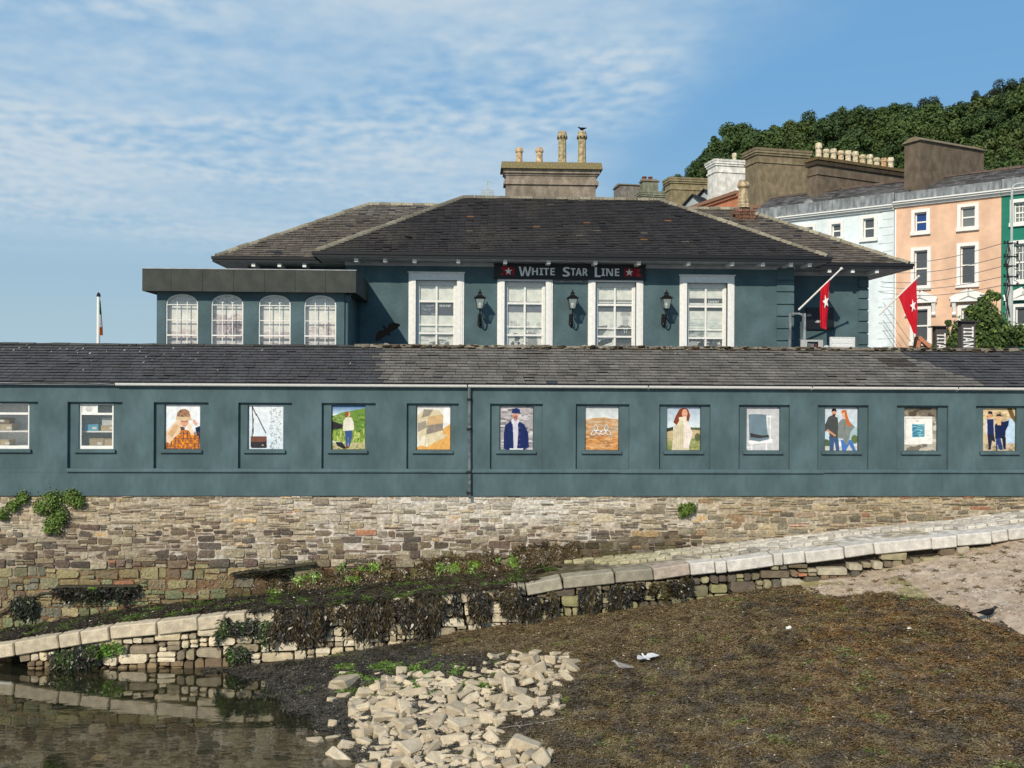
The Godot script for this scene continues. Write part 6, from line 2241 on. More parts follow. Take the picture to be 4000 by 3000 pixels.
	mb = MB.new()
	var pts := []
	for j in 7:
		var an := PI * 0.5 * j / 6.0
		pts.append(Vector3(-0.2 + sin(an) * 0.19, r.y - GROUND - 0.2 + cos(an) * 0.19, 0))
	pts.push_front(Vector3(k.x - q.x - 0.2, r.y - GROUND - 0.01, 0))
	for j in pts.size() - 1:
		mb.bar(pts[j], pts[j + 1], 0.06, 0.07, Vector3.BACK)
	part(fr, "top_rail", mb, M.lead)
	mb = MB.new()
	mb.bar(Vector3(k.x - q.x - 0.25, 0, 0), Vector3(k.x - q.x - 0.25, r.y - GROUND, 0), 0.07, 0.07, Vector3.BACK)
	part(fr, "post", mb, M.lead)
	var gl := P(3228, 1362, -6.0)
	mb = MB.new()
	mb.lathe(Vector3.ZERO, [[0.04, 0], [0.04, gl.y - GROUND - 0.1], [0.1, gl.y - GROUND - 0.06], [0.11, gl.y - GROUND + 0.02], [0.07, gl.y - GROUND + 0.1], [0, gl.y - GROUND + 0.12]], 10)
	solo("bollard_light", mb, M.pole, "small pale round-topped post between the two notice boards", "post", "", "", Vector3(gl.x, GROUND, gl.z))
	# aerial on the roof
	var p := P(1903, 790, -11.2)
	var an2 := thing("television_aerial", "thin grey television aerial on the ridge beside the big chimney", "aerial", p)
	mb = MB.new()
	var top := P(1903, 705, -11.2).y - p.y
	mb.tube(Vector3(0, -0.4, 0), Vector3(0, top, 0), 0.035, 0.025, 6)
	part(an2, "mast", mb, M.pole)
	for sgn in [-1.0, 1.0]:
		mb = MB.new()
		for j in 5:
			mb.tube(Vector3(sgn * 0.05, 0.1 + j * 0.09, 0), Vector3(sgn * 0.24, 0.1 + j * 0.09, 0), 0.011, 0.011, 4)
			mb.tube(Vector3(sgn * (0.06 + j * 0.045), 0.1, 0), Vector3(sgn * (0.06 + j * 0.045), 0.46, 0), 0.011, 0.011, 4)
		part(an2, "grid", mb, M.pole)
	mb = MB.new()
	mb.tube(Vector3(-0.02, top - 0.04, 0), Vector3(0.22, top - 0.07, 0), 0.008, 0.008, 4)
	mb.box(Vector3(-0.03, top * 0.6, -0.03), Vector3(0.06, top * 0.75, 0.03))
	part(an2, "arm", mb, M.pole)
	# tricolour flag beyond the store
	var f0 := P(384, 1352, -14)
	var f1 := P(385, 1168, -14)
	var fl := thing("flagpole", "white flagpole with a furled green white and orange flag beyond the store roof", "flagpole", Vector3(f0.x, GROUND, -14))
	mb = MB.new()
	mb.tube(Vector3.ZERO, Vector3(0, f1.y - GROUND + 0.1, 0), 0.07, 0.06, 10)
	part(fl, "pole", mb, M.white)
	mb = MB.new()
	mb.lathe(Vector3(0, f1.y - GROUND + 0.08, 0), [[0.05, 0], [0.09, 0.03], [0.06, 0.14], [0, 0.2]], 8)
	part(fl, "finial", mb, M.black)
	var h := f1.y - GROUND
	var strip := [[0.12, 0.04, 0.0, 0.55, Color(0.02, 0.2, 0.06)], [0.0, 0.55, 0.02, 1.05, Color(0.72, 0.72, 0.7)], [0.0, 1.05, 0.02, 1.35, Color(0.55, 0.16, 0.02)]]
	var names := ["green_stripe", "white_stripe", "orange_stripe"]
	var wd := [0.02, 0.07, 0.11, 0.12]
	var yy := [0.06, 0.62, 1.12, 1.45]
	for j in 3:
		mb = MB.new()
		mb.col = strip[j][4]
		for n in 4:
			var e0: float = 0.05 + wd[j] * n / 4.0
			var e1: float = 0.05 + wd[j] * (n + 1) / 4.0
			var g0: float = 0.05 + wd[j + 1] * n / 4.0
			var g1: float = 0.05 + wd[j + 1] * (n + 1) / 4.0
			var w0 := 0.04 if n % 2 else -0.02
			var w1 := -0.02 if n % 2 else 0.04
			mb.quad(Vector3(g0, h - yy[j + 1], w0), Vector3(g1, h - yy[j + 1], w1), Vector3(e1, h - yy[j], w1), Vector3(e0, h - yy[j], w0))
		part(fl, names[j], mb, M.plain)

func lantern() -> Node3D:
	var l := thing("wall_lantern", "", "")
	var z := 0.5
	var mb := MB.new()
	mb.hexa([Vector3(-0.08, -0.17, 0), Vector3(0.08, -0.17, 0), Vector3(-0.06, 0.2, 0), Vector3(0.06, 0.2, 0), Vector3(-0.06, -0.13, 0.05), Vector3(0.06, -0.13, 0.05), Vector3(-0.045, 0.16, 0.05), Vector3(0.045, 0.16, 0.05)])
	mb.lathe(Vector3(0, -0.2, 0.06), [[0.0, -0.02], [0.06, 0], [0.07, 0.05], [0.05, 0.1]], 8)
	part(l, "wall_plate", mb, M.iron)
	mb = MB.new()
	var pts := []
	for k in 11:
		var t := k / 10.0
		pts.append(Vector3(0, -0.1 - 0.06 * sin(t * PI) + t * t * 0.33, 0.04 + z * (1.0 - pow(1.0 - t, 1.6)) * 0.92))
	mb.path(pts, 0.026, 8)
	pts = []
	for k in 12:
		var an := -0.6 + TAU * 0.75 * k / 11.0
		pts.append(Vector3(0, 0.0 + sin(an) * (0.1 - 0.004 * k), 0.18 + cos(an) * (0.1 - 0.004 * k)))
	mb.path(pts, 0.014, 6)
	mb.tube(Vector3(0, 0.15, z), Vector3(0, 0.34, z), 0.03, 0.025, 8)
	part(l, "bracket", mb, M.iron)
	var y0 := 0.345
	var y1 := 0.66
	var r0 := 0.085
	var r1 := 0.15
	mb = MB.new()
	mb.box(Vector3(-r0 - 0.015, y0 - 0.03, z - r0 - 0.015), Vector3(r0 + 0.015, y0, z + r0 + 0.015))
	mb.box(Vector3(-r1 - 0.01, y1, z - r1 - 0.01), Vector3(r1 + 0.01, y1 + 0.025, z + r1 + 0.01))
	for s in [[-1, -1], [1, -1], [-1, 1], [1, 1]]:
		mb.bar(Vector3(s[0] * r0, y0, z + s[1] * r0), Vector3(s[0] * r1, y1, z + s[1] * r1), 0.02, 0.02, Vector3.BACK)
	var cage := part(l, "cage", mb, M.iron)
	mb = MB.new()
	var gl := glass_mat("lantern glass", Color(0.75, 0.8, 0.78), 0.35)
	for k in 4:
		var s := Basis(Vector3.UP, k * PI / 2)
		var o := Vector3(0, 0, z)
		mb.quad(o + s * Vector3(-r0, y0, r0), o + s * Vector3(r0, y0, r0), o + s * Vector3(r1, y1, r1), o + s * Vector3(-r1, y1, r1))
	part(cage, "pane", mb, gl)
	mb = MB.new()
	mb.lathe(Vector3(0, y0 + 0.02, z), [[0.02, 0], [0.025, 0.05], [0.05, 0.1], [0.045, 0.15], [0, 0.18]], 10)
	part(cage, "bulb", mb, M.white)
	mb = MB.new()
	var prof := [[0.2, 0.0], [0.13, 0.05], [0.07, 0.1], [0.06, 0.15], [0.075, 0.17], [0.04, 0.2]]
	for j in prof.size() - 1:
		for k in 4:
			var s := Basis(Vector3.UP, k * PI / 2)
			var o := Vector3(0, y1 + 0.025, z)
			var p: Array = prof[j]
			var q: Array = prof[j + 1]
			mb.quad(o + s * Vector3(-p[0], p[1], p[0]), o + s * Vector3(p[0], p[1], p[0]), o + s * Vector3(q[0], q[1], q[0]), o + s * Vector3(-q[0], q[1], q[0]))
	mb.lathe(Vector3(0, y1 + 0.22, z), [[0.04, 0], [0.015, 0.03], [0.025, 0.06], [0.0, 0.12]], 8)
	part(l, "roof", mb, M.iron)
	return l

func flag(base: Vector3, tip: Vector3, t0: float, t1: float, drop: float, label: String, width: float, bend: float, shift: float, sd: int) -> void:
	var f := thing("pennant_pole", label, "flag", base, 0.0, "red star pennants")
	var mb := MB.new()
	mb.tube(Vector3.ZERO, tip - base, 0.035, 0.028, 10)
	part(f, "pole", mb, M.white)
	mb = MB.new()
	var d := (tip - base).normalized()
	mb.tube(tip - base, tip - base + d * 0.07, 0.045, 0.045, 10)
	part(f, "finial", mb, M.white)
	# cloth hung from the stretch t0..t1 of the pole, gathering towards its outer end as it falls
	rng.seed = 300 + sd
	var a := (tip - base) * t0
	var b := (tip - base) * t1
	var n := 12
	var rows := 16
	var grid := []
	for j in rows + 1:
		var k := float(j) / rows
		var row := []
		for i in n + 1:
			var s := float(i) / n
			var top := a.lerp(b, s)
			var gather := pow(k, bend)
			var foot := b + Vector3(-shift - width * (1.0 - s), 0, 0.06 * sin(s * 11.0))
			var p := top.lerp(foot, gather)
			p.y = lerpf(top.y, b.y - drop + 0.12 * (1.0 - s), k)
			p.z += 0.05 * sin(s * 13.0 + k * 2.0) * k + 0.02 * sin(k * 9.0 + s * 3.0)
			row.append(p)
		grid.append(row)
	mb = MB.new()
	for j in rows:
		for i in n:
			mb.quad(grid[j + 1][i], grid[j + 1][i + 1], grid[j][i + 1], grid[j][i])
	var cl := part(f, "cloth", mb, M.cloth_red)
	mb = MB.new()
	var c: Vector3 = grid[7][8]
	var pts := []
	for i in 10:
		var an := PI / 2 + TAU * i / 10 + 0.25
		pts.append(Vector3(c.x - 0.03, c.y, c.z + 0.075) + Vector3(cos(an) * 0.11, sin(an) * 0.24, 0) * (1.0 if i % 2 == 0 else 0.42))
	for i in 10:
		mb.tri(Vector3(c.x - 0.03, c.y, c.z + 0.08), pts[i], pts[(i + 1) % 10])
	part(cl, "star", mb, M.white)

func board(a: Vector3, b: Vector3, col: Color, screen: bool, label: String) -> void:
	var x0 := minf(a.x, b.x)
	var x1 := maxf(a.x, b.x)
	var y0 := minf(a.y, b.y) - 0.35
	var y1 := maxf(a.y, b.y)
	var o := thing("notice_board", label, "notice", Vector3((x0 + x1) * 0.5, GROUND, a.z))
	var hw := (x1 - x0) * 0.5
	var mb := MB.new()
	mb.col = col
	mb.box(Vector3(-hw, y0 - GROUND, -0.05), Vector3(hw, y1 - GROUND, 0.0))
	part(o, "panel", mb, M.plain)
	for s in [-1.0, 1.0]:
		mb = MB.new()
		mb.box(Vector3(s * hw * 0.7 - 0.03, 0, -0.09), Vector3(s * hw * 0.7 + 0.03, y0 - GROUND + 0.1, -0.052))
		part(o, "leg", mb, M.pole)
	if screen:
		mb = MB.new()
		mb.box(Vector3(-hw * 0.42, y1 - GROUND - 0.32, 0.001), Vector3(hw * 0.55, y1 - GROUND - 0.06, 0.012))
		part(o, "screen", mb, surf("dark screen", Color(0.012, 0.012, 0.014), 0.2))
		fit_text(o, "lettering", "TITANIC", -hw * 0.36, hw * 0.2, y1 - GROUND - 0.24, y1 - GROUND - 0.13, 0.013, 0.004, surf("dim white", Color(0.3, 0.3, 0.32), 0.6))
		mb = MB.new()
		star(mb, Vector3(hw * 0.36, y1 - GROUND - 0.18, 0), 0.05, 0.013, 0.018)
		part(o, "red_star", mb, surf("dim red", Color(0.25, 0.03, 0.04), 0.6))
	else:
		mb = MB.new()
		for j in 7:
			if j == 3:
				continue
			var y := y1 - GROUND - 0.1 - j * 0.04
			mb.box(Vector3(-hw * rf(0.75, 0.85), y, 0.001), Vector3(hw * rf(0.7, 0.86), y + 0.012, 0.004))
		mb.col = Color(0.3, 0.32, 0.33)
		part(o, "text_line", mb, M.plain)
		fit_text(o, "lettering", "ESCAPE", -hw * 0.58, hw * 0.5, y1 - GROUND - 0.5, y1 - GROUND - 0.385, 0.002, 0.004, surf("grey ink", Color(0.16, 0.17, 0.18), 0.6))

# ---------------------------------------------------------------- terrace houses on the street behind
const TURN := -0.74                                            # the terrace front runs about 48 degrees off the quay

func wall_grid(mb: MB, x0: float, x1: float, y0: float, y1: float, zb: float, zf: float, holes: Array) -> void:
	var xs := [x0, x1]
	for h in holes:
		xs.append(clampf(h[0], x0, x1))
		xs.append(clampf(h[1], x0, x1))
	xs.sort()
	for i in xs.size() - 1:
		if xs[i + 1] - xs[i] < 0.001:
			continue
		var m: float = (xs[i] + xs[i + 1]) * 0.5
		var cut := []
		for h in holes:
			if h[0] < m and h[1] > m:
				cut.append([h[2], h[3]])
		cut.sort_custom(func(a, b): return a[0] < b[0])
		var y := y0
		for c in cut:
			mb.box(Vector3(xs[i], y, zb), Vector3(xs[i + 1], c[0], zf))
			y = c[1]
		mb.box(Vector3(xs[i], y, zb), Vector3(xs[i + 1], y1, zf))

func on_front(o: Node3D, u: float, v: float) -> Vector2:       # photo pixel -> point on a house front (local x, y)
	var n := o.basis.z
	var d := ray(u, v)
	var p := CAM + d * ((o.position - CAM).dot(n) / d.dot(n))
	var q := o.transform.affine_inverse() * p
	return Vector2(q.x, q.y)

func house_window(h: Node3D, r: Array, glass: Material, s := 0.16, ped := false) -> void:   # r = outer [x0, x1, y0, y1]
	var w := Node3D.new()
	w.name = "window"
	h.add_child(w, true)
	var x0: float = r[0] + s
	var x1: float = r[1] - s
	var y0: float = r[2] + s * 0.7
	var y1: float = r[3] - s
	var mb := MB.new()
	mb.box(Vector3(r[0], r[2], 0.002), Vector3(x0, r[3], 0.07))
	mb.box(Vector3(x1, r[2], 0.002), Vector3(r[1], r[3], 0.07))
	mb.box(Vector3(x0, y1, 0.002), Vector3(x1, r[3], 0.07))
	part(w, "surround", mb, M.white)
	mb = MB.new()
	mb.box(Vector3(r[0] - 0.03, r[2] - 0.06, 0.002), Vector3(r[1] + 0.03, y0, 0.13))
	part(w, "sill", mb, M.white)
	mb = MB.new()
	var z := -0.1
	var t := 0.06
	var ym := (y0 + y1) * 0.5
	mb.box(Vector3(x0, y0, z - 0.06), Vector3(x0 + t, y1, z))
	mb.box(Vector3(x1 - t, y0, z - 0.06), Vector3(x1, y1, z))
	mb.box(Vector3(x0 + t, y0, z - 0.06), Vector3(x1 - t, y0 + t, z))
	mb.box(Vector3(x0 + t, y1 - t, z - 0.06), Vector3(x1 - t, y1, z))
	mb.box(Vector3(x0 + t, ym - 0.035, z - 0.06), Vector3(x1 - t, ym + 0.035, z + 0.01))
	part(w, "frame", mb, M.white)
	for q in [[y0 + t, ym - 0.035], [ym + 0.035, y1 - t]]:
		mb = MB.new()
		mb.box(Vector3(x0 + t, q[0], z - 0.045), Vector3(x1 - t, q[1], z - 0.03))
		part(w, "pane", mb, glass)
	if ped:                                                    # pediment on scrolled consoles
		mb = MB.new()
		var c: float = (r[0] + r[1]) * 0.5
		var hw: float = (r[1] - r[0]) * 0.5 + 0.28
		mb.box(Vector3(c - hw, r[3] + 0.14, 0.002), Vector3(c + hw, r[3] + 0.22, 0.3))
		mb.prism([Vector2(c - hw, r[3] + 0.225), Vector2(c + hw, r[3] + 0.225), Vector2(c, r[3] + 0.56)], 0.002, 0.1)
		mb.bar(Vector3(c - hw, r[3] + 0.25, 0.16), Vector3(c, r[3] + 0.6, 0.16), 0.32, 0.09, Vector3.BACK)
		mb.bar(Vector3(c, r[3] + 0.6, 0.16), Vector3(c + hw, r[3] + 0.25, 0.16), 0.32, 0.09, Vector3.BACK)
		part(w, "pediment", mb, M.white)
		for sgn in [-1.0, 1.0]:
			mb = MB.new()
			var x: float = c + sgn * (hw - 0.14)
			mb.hexa([Vector3(x - 0.08, r[3] - 0.55, 0.002), Vector3(x + 0.08, r[3] - 0.55, 0.002), Vector3(x - 0.08, r[3] + 0.139, 0.002), Vector3(x + 0.08, r[3] + 0.139, 0.002), Vector3(x - 0.06, r[3] - 0.5, 0.08), Vector3(x + 0.06, r[3] - 0.5, 0.08), Vector3(x - 0.08, r[3] + 0.139, 0.24), Vector3(x + 0.08, r[3] + 0.139, 0.24)])
			mb.tube(Vector3(x - 0.085, r[3] - 0.42, 0.09), Vector3(x + 0.085, r[3] - 0.42, 0.09), 0.09, 0.09, 10)
			part(w, "console", mb, M.white)

func rect_on(h: Node3D, u0: float, u1: float, v0: float, v1: float) -> Array:   # v at the middle of the window
	var m := (u0 + u1) * 0.5
	return [on_front(h, u0, (v0 + v1) * 0.5).x, on_front(h, u1, (v0 + v1) * 0.5).x, on_front(h, m, v1).y, on_front(h, m, v0).y]

func terrace_house(called: String, label: String, x0: float, x1: float, col: Color, yc: float, yp: float, wins: Array, base: Transform3D) -> Node3D:
	var h := thing(called, label, "house", base.origin, TURN)
	var mb := MB.new()
	mb.col = col
	var holes := []
	for w in wins:
		var r: Array = w[0]
		holes.append([r[0] + 0.16, r[1] - 0.16, r[2] + 0.11, r[3] - 0.16])
	wall_grid(mb, x0, x1, 0.0, yc, -0.3, 0.0, holes)
	mb.box(Vector3(x0, 0, -8.0), Vector3(x0 + 0.25, yc, -0.3))
	mb.box(Vector3(x1 - 0.25, 0, -8.0), Vector3(x1, yc, -0.3))
	mb.box(Vector3(x0 + 0.25, 0, -8.0), Vector3(x1 - 0.25, yc, -7.75))
	part(h, "wall", mb, M.house)
	for w in wins:
		house_window(h, w[0], w[1], 0.16, w[2])
	mb = MB.new()
	mb.box(Vector3(x0, yc, -0.3), Vector3(x1, yc + 0.12, 0.12))
	mb.box(Vector3(x0, yc + 0.121, -0.3), Vector3(x1, yc + 0.2, 0.28))
	mb.box(Vector3(x0, yc + 0.201, -0.3), Vector3(x1, yc + 0.26, 0.36))
	part(h, "cornice", mb, M.white)
	mb = MB.new()
	mb.box(Vector3(x0, yc + 0.261, -0.5), Vector3(x1, yp, 0.02))
	part(h, "parapet", mb, M.lead)
	return h

func make_terrace() -> void:
	var o := PD(3491, 1508, 48.0)
	var base := Transform3D(Basis(Vector3.UP, TURN), Vector3(o.x, GROUND, o.z))
	var probe := Node3D.new()
	probe.name = "probe"
	probe.transform = base
	var yc := on_front(probe, 3500, 812).y
	var yp := on_front(probe, 3520, 752).y
	var xg := on_front(probe, 3912, 900).x
	var xe := on_front(probe, 4260, 900).x
	var grey := surf("curtained window glass", Color(0.16, 0.18, 0.18), 0.08, {spec = 0.5})
	var r := func(a, b, c, d): return rect_on(probe, a, b, c, d)
	# peach house
	var pw := [[r.call(3561, 3634, 817, 913), M.blue_glass, false], [r.call(3740, 3824, 795, 897), grey, false], [r.call(3559, 3637, 966, 1128), M.dark_glass, false], [r.call(3738, 3824, 948, 1118), M.dark_glass, false], [r.call(3556, 3638, 1196, 1345), M.dark_glass, true], [r.call(3742, 3832, 1190, 1345), M.dark_glass, true]]
	var pink := terrace_house("terrace_house", "peach painted terrace house with white window surrounds and lead parapet", 0.02, xg - 0.01, Color(0.72, 0.48, 0.335), yc, yp, pw, base)
	# green house
	var gw := [[r.call(3946, 4040, 776, 878), grey, false], [r.call(3946, 4040, 938, 1105), grey, false], [r.call(3952, 4050, 1185, 1345), M.dark_glass, true]]
	var green := terrace_house("terrace_house", "deep green terrace house with white small-paned windows behind the pole", xg + 0.01, xe, Color(0.02, 0.19, 0.135), yc, yp + 0.05, gw, base)
	for w in gw.slice(0, 2):                                    # small panes
		var q: Array = w[0]
		var mb := MB.new()
		for k in 3:
			var x := lerpf(q[0] + 0.22, q[1] - 0.22, (k + 1) / 4.0)
			mb.box(Vector3(x - 0.015, q[2] + 0.12, -0.13), Vector3(x + 0.015, q[3] - 0.18, -0.115))
		for k in 2:
			var y := lerpf(q[2], q[3], [0.3, 0.72][k])
			mb.box(Vector3(q[0] + 0.2, y - 0.015, -0.131), Vector3(q[1] - 0.2, y + 0.015, -0.114))
		part(green, "glazing_bars", mb, M.white)
	# pale blue house
	var xb := -8.5
	var bw := [[r.call(3130, 3188, 876, 945), M.dark_glass, false], [r.call(3238, 3297, 863, 937), M.dark_glass, false], [r.call(3361, 3428, 841, 939), M.dark_glass, false]]
	var blue := terrace_house("terrace_house", "pale blue terrace house with white quoins between the teal roof and the peach house", xb, -0.02, Color(0.70, 0.785, 0.81), yc - 0.1, yp + 0.05, bw, base)
	for k in 22:
		var y := yc - 0.14 - k * 0.4
		if y < 0.4:
			break
		var mb := MB.new()
		mb.col = Color(0.72, 0.795, 0.815)
		var wd := 0.75 if k % 2 else 0.55
		mb.box(Vector3(-0.03 - wd, y - 0.38, 0.002), Vector3(-0.05, y, 0.035))
		part(blue, "quoin", mb, M.house)
	var mb := MB.new()                                          # rainwater pipe at the party wall
	mb.tube(Vector3(0.07, 0.2, 0.06), Vector3(0.07, yc - 0.1, 0.06), 0.035, 0.035, 6)
	mb.col = Color(0.5, 0.28, 0.18)
	part(pink, "downpipe", mb, M.plain)
	probe.free()
	# slate roofs behind the parapets
	var tone := func(_p): return Color(0.13, 0.125, 0.12) * rf(0.6, 1.5)
	for q in [[pink, 0.02, xg, yp - 0.5], [green, xg, xe, yp - 0.5], [blue, xb, -0.02, yp - 0.45]]:
		var h: Node3D = q[0]
		var sl := Vector3(0, 1.8, -3.6).normalized()
		mb = MB.new()
		mb.hexa([Vector3(q[1], q[3] - 0.2, -0.45), Vector3(q[2], q[3] - 0.2, -0.45), Vector3(q[1], q[3], -0.45), Vector3(q[2], q[3], -0.45), Vector3(q[1], q[3] + 1.6, -4.05), Vector3(q[2], q[3] + 1.6, -4.05), Vector3(q[1], q[3] + 1.8, -4.05), Vector3(q[2], q[3] + 1.8, -4.05)])
		mb.hexa([Vector3(q[1], q[3] - 0.2, -8.1), Vector3(q[2], q[3] - 0.2, -8.1), Vector3(q[1], q[3], -8.1), Vector3(q[2], q[3], -8.1), Vector3(q[1], q[3] + 1.6, -4.06), Vector3(q[2], q[3] + 1.6, -4.06), Vector3(q[1], q[3] + 1.8, -4.06), Vector3(q[2], q[3] + 1.8, -4.06)])
		var rf2 := part(h, "roof", mb, M.black)
		lay_slates(h, Vector3(q[1], q[3] + 0.01, -0.45), Vector3.RIGHT, sl, 4.02, 0.22, 0.3, func(_t): return [0.0, q[2] - q[1]], tone, 0)
		caps(h, "ridge_tile", Vector3(q[1], q[3] + 1.83, -4.05), Vector3(q[2], q[3] + 1.83, -4.05), 0.16, 0.08, 0.6, Color(0.12, 0.09, 0.075), M.stone)
	# chimney stacks on the party walls
	var brown := Color(0.165, 0.13, 0.095)
	stack(3590, 49.4, 63.0, 4.9, 1.0, 548, Color(0.15, 0.118, 0.088), 1, [], "long plain brown chimney stack without pots between the peach and pale blue houses")
	var pots := []
	for k in 11:
		pots.append([0.45 + k * 0.575, 0.95 if k == 0 else rf(0.62, 0.85)])
	stack(3190, 54.0, 63.0, 7.0, 0.8, 622, brown, 2, pots, "long brown chimney stack carrying a row of eleven buff pots")
	stack(2950, 66.0, 76.0, 4.0, 1.6, 580, Color(0.22, 0.18, 0.115), 3, [], "broad ochre brown chimney stack beside the white one")
	stack(2791, 74.0, 78.0, 2.9, 1.5, 624, Color(0.72, 0.70, 0.64), 3, [[1.9, 0.75]], "white painted chimney stack with one small pot")
	stack(2616, 78.0, 80.0, 3.6, 1.4, 694, Color(0.26, 0.22, 0.13), 3, [], "ochre chimney stack with moulded top beside the black gables")
	stack(2503, 84.0, 80.0, 2.6, 1.4, 748, Color(0.23, 0.235, 0.17), 3, [], "low grey-green chimney block with moulded bands")
	stack(2508, 84.6, 80.0, 1.4, 0.9, 707, Color(0.2, 0.205, 0.15), 1, [[0.25, 0.28], [0.8, 0.28]], "small grey-green chimney with two short red pots")
	stack(2420, 86.0, 80.0, 1.9, 2.2, 722, Color(0.2, 0.185, 0.165), 1, [], "plain grey chimney block at the end of the row")
	back_houses()

func stack(u: float, d: float, ang: float, length: float, th: float, vtop: float, col: Color, style: int, pots: Array, label: String) -> void:
	var p := PD(u, 1500, d)
	var top := PD(u, vtop, d).y - GROUND
	var s := thing("chimney_stack", label, "chimney", Vector3(p.x, GROUND, p.z), deg_to_rad(90.0 - ang - 2.4), "chimney stacks above the terrace")
	var mb := MB.new()
	mb.col = col
	mb.box(Vector3(0, 0, -th), Vector3(length, top, 0))
	part(s, "shaft", mb, M.render)
	mb = MB.new()
	mb.col = col * 1.05
	var y := top
	if style == 1:
		mb.col = Color(0.2, 0.165, 0.11)
		mb.hexa([Vector3(-0.12, y, -th - 0.12), Vector3(length + 0.12, y, -th - 0.12), Vector3(-0.05, y + 0.24, -th * 0.7), Vector3(length, y + 0.24, -th * 0.7), Vector3(-0.12, y, 0.12), Vector3(length + 0.12, y, 0.12), Vector3(-0.05, y + 0.26, -th * 0.3), Vector3(length, y + 0.26, -th * 0.3)])
		y += 0.24
	elif style == 2:
		mb.box(Vector3(-0.06, y - 0.85, -th - 0.06), Vector3(length + 0.06, y - 0.72, 0.06))
		mb.col = col * 0.45
		mb.box(Vector3(-0.1, y - 0.3, -th - 0.1), Vector3(length + 0.1, y - 0.05, 0.1))
		mb.col = Color(0.16, 0.115, 0.06)
		mb.box(Vector3(-0.16, y - 0.045, -th - 0.16), Vector3(length + 0.16, y + 0.12, 0.16))
		y += 0.12
	else:
		mb.col = col * 1.12
		mb.box(Vector3(-0.07, y - 0.95, -th - 0.07), Vector3(length + 0.07, y - 0.8, 0.07))
		mb.box(Vector3(-0.09, y - 0.42, -th - 0.09), Vector3(length + 0.09, y - 0.28, 0.09))
		mb.box(Vector3(-0.16, y - 0.275, -th - 0.16), Vector3(length + 0.16, y - 0.12, 0.16))
		mb.col = col * 0.9
		mb.box(Vector3(-0.2, y - 0.115, -th - 0.2), Vector3(length + 0.2, y + 0.05, 0.2))
		y += 0.05
	part(s, "cap", mb, M.render)
	for q in pots:
		mb = MB.new()
		var ht: float = q[1]
		var r := 0.17 if ht > 0.4 else 0.2
		mb.col = pick([Color(0.55, 0.44, 0.28), Color(0.62, 0.53, 0.38), Color(0.5, 0.34, 0.18), Color(0.58, 0.5, 0.34)]) if ht > 0.4 else Color(0.16, 0.07, 0.05)
		mb.lathe(Vector3(q[0], y - 0.03, -th * 0.5), [[r * 1.1, 0], [r, 0.08], [r * 0.9, ht * 0.62], [r * 1.15, ht * 0.7], [r * 1.15, ht * 0.85], [r * 0.95, ht], [r * 0.6, ht], [r * 0.6, ht - 0.2], [0, ht - 0.2]], 10)
		part(s, "chimney_pot", mb, M.clay)

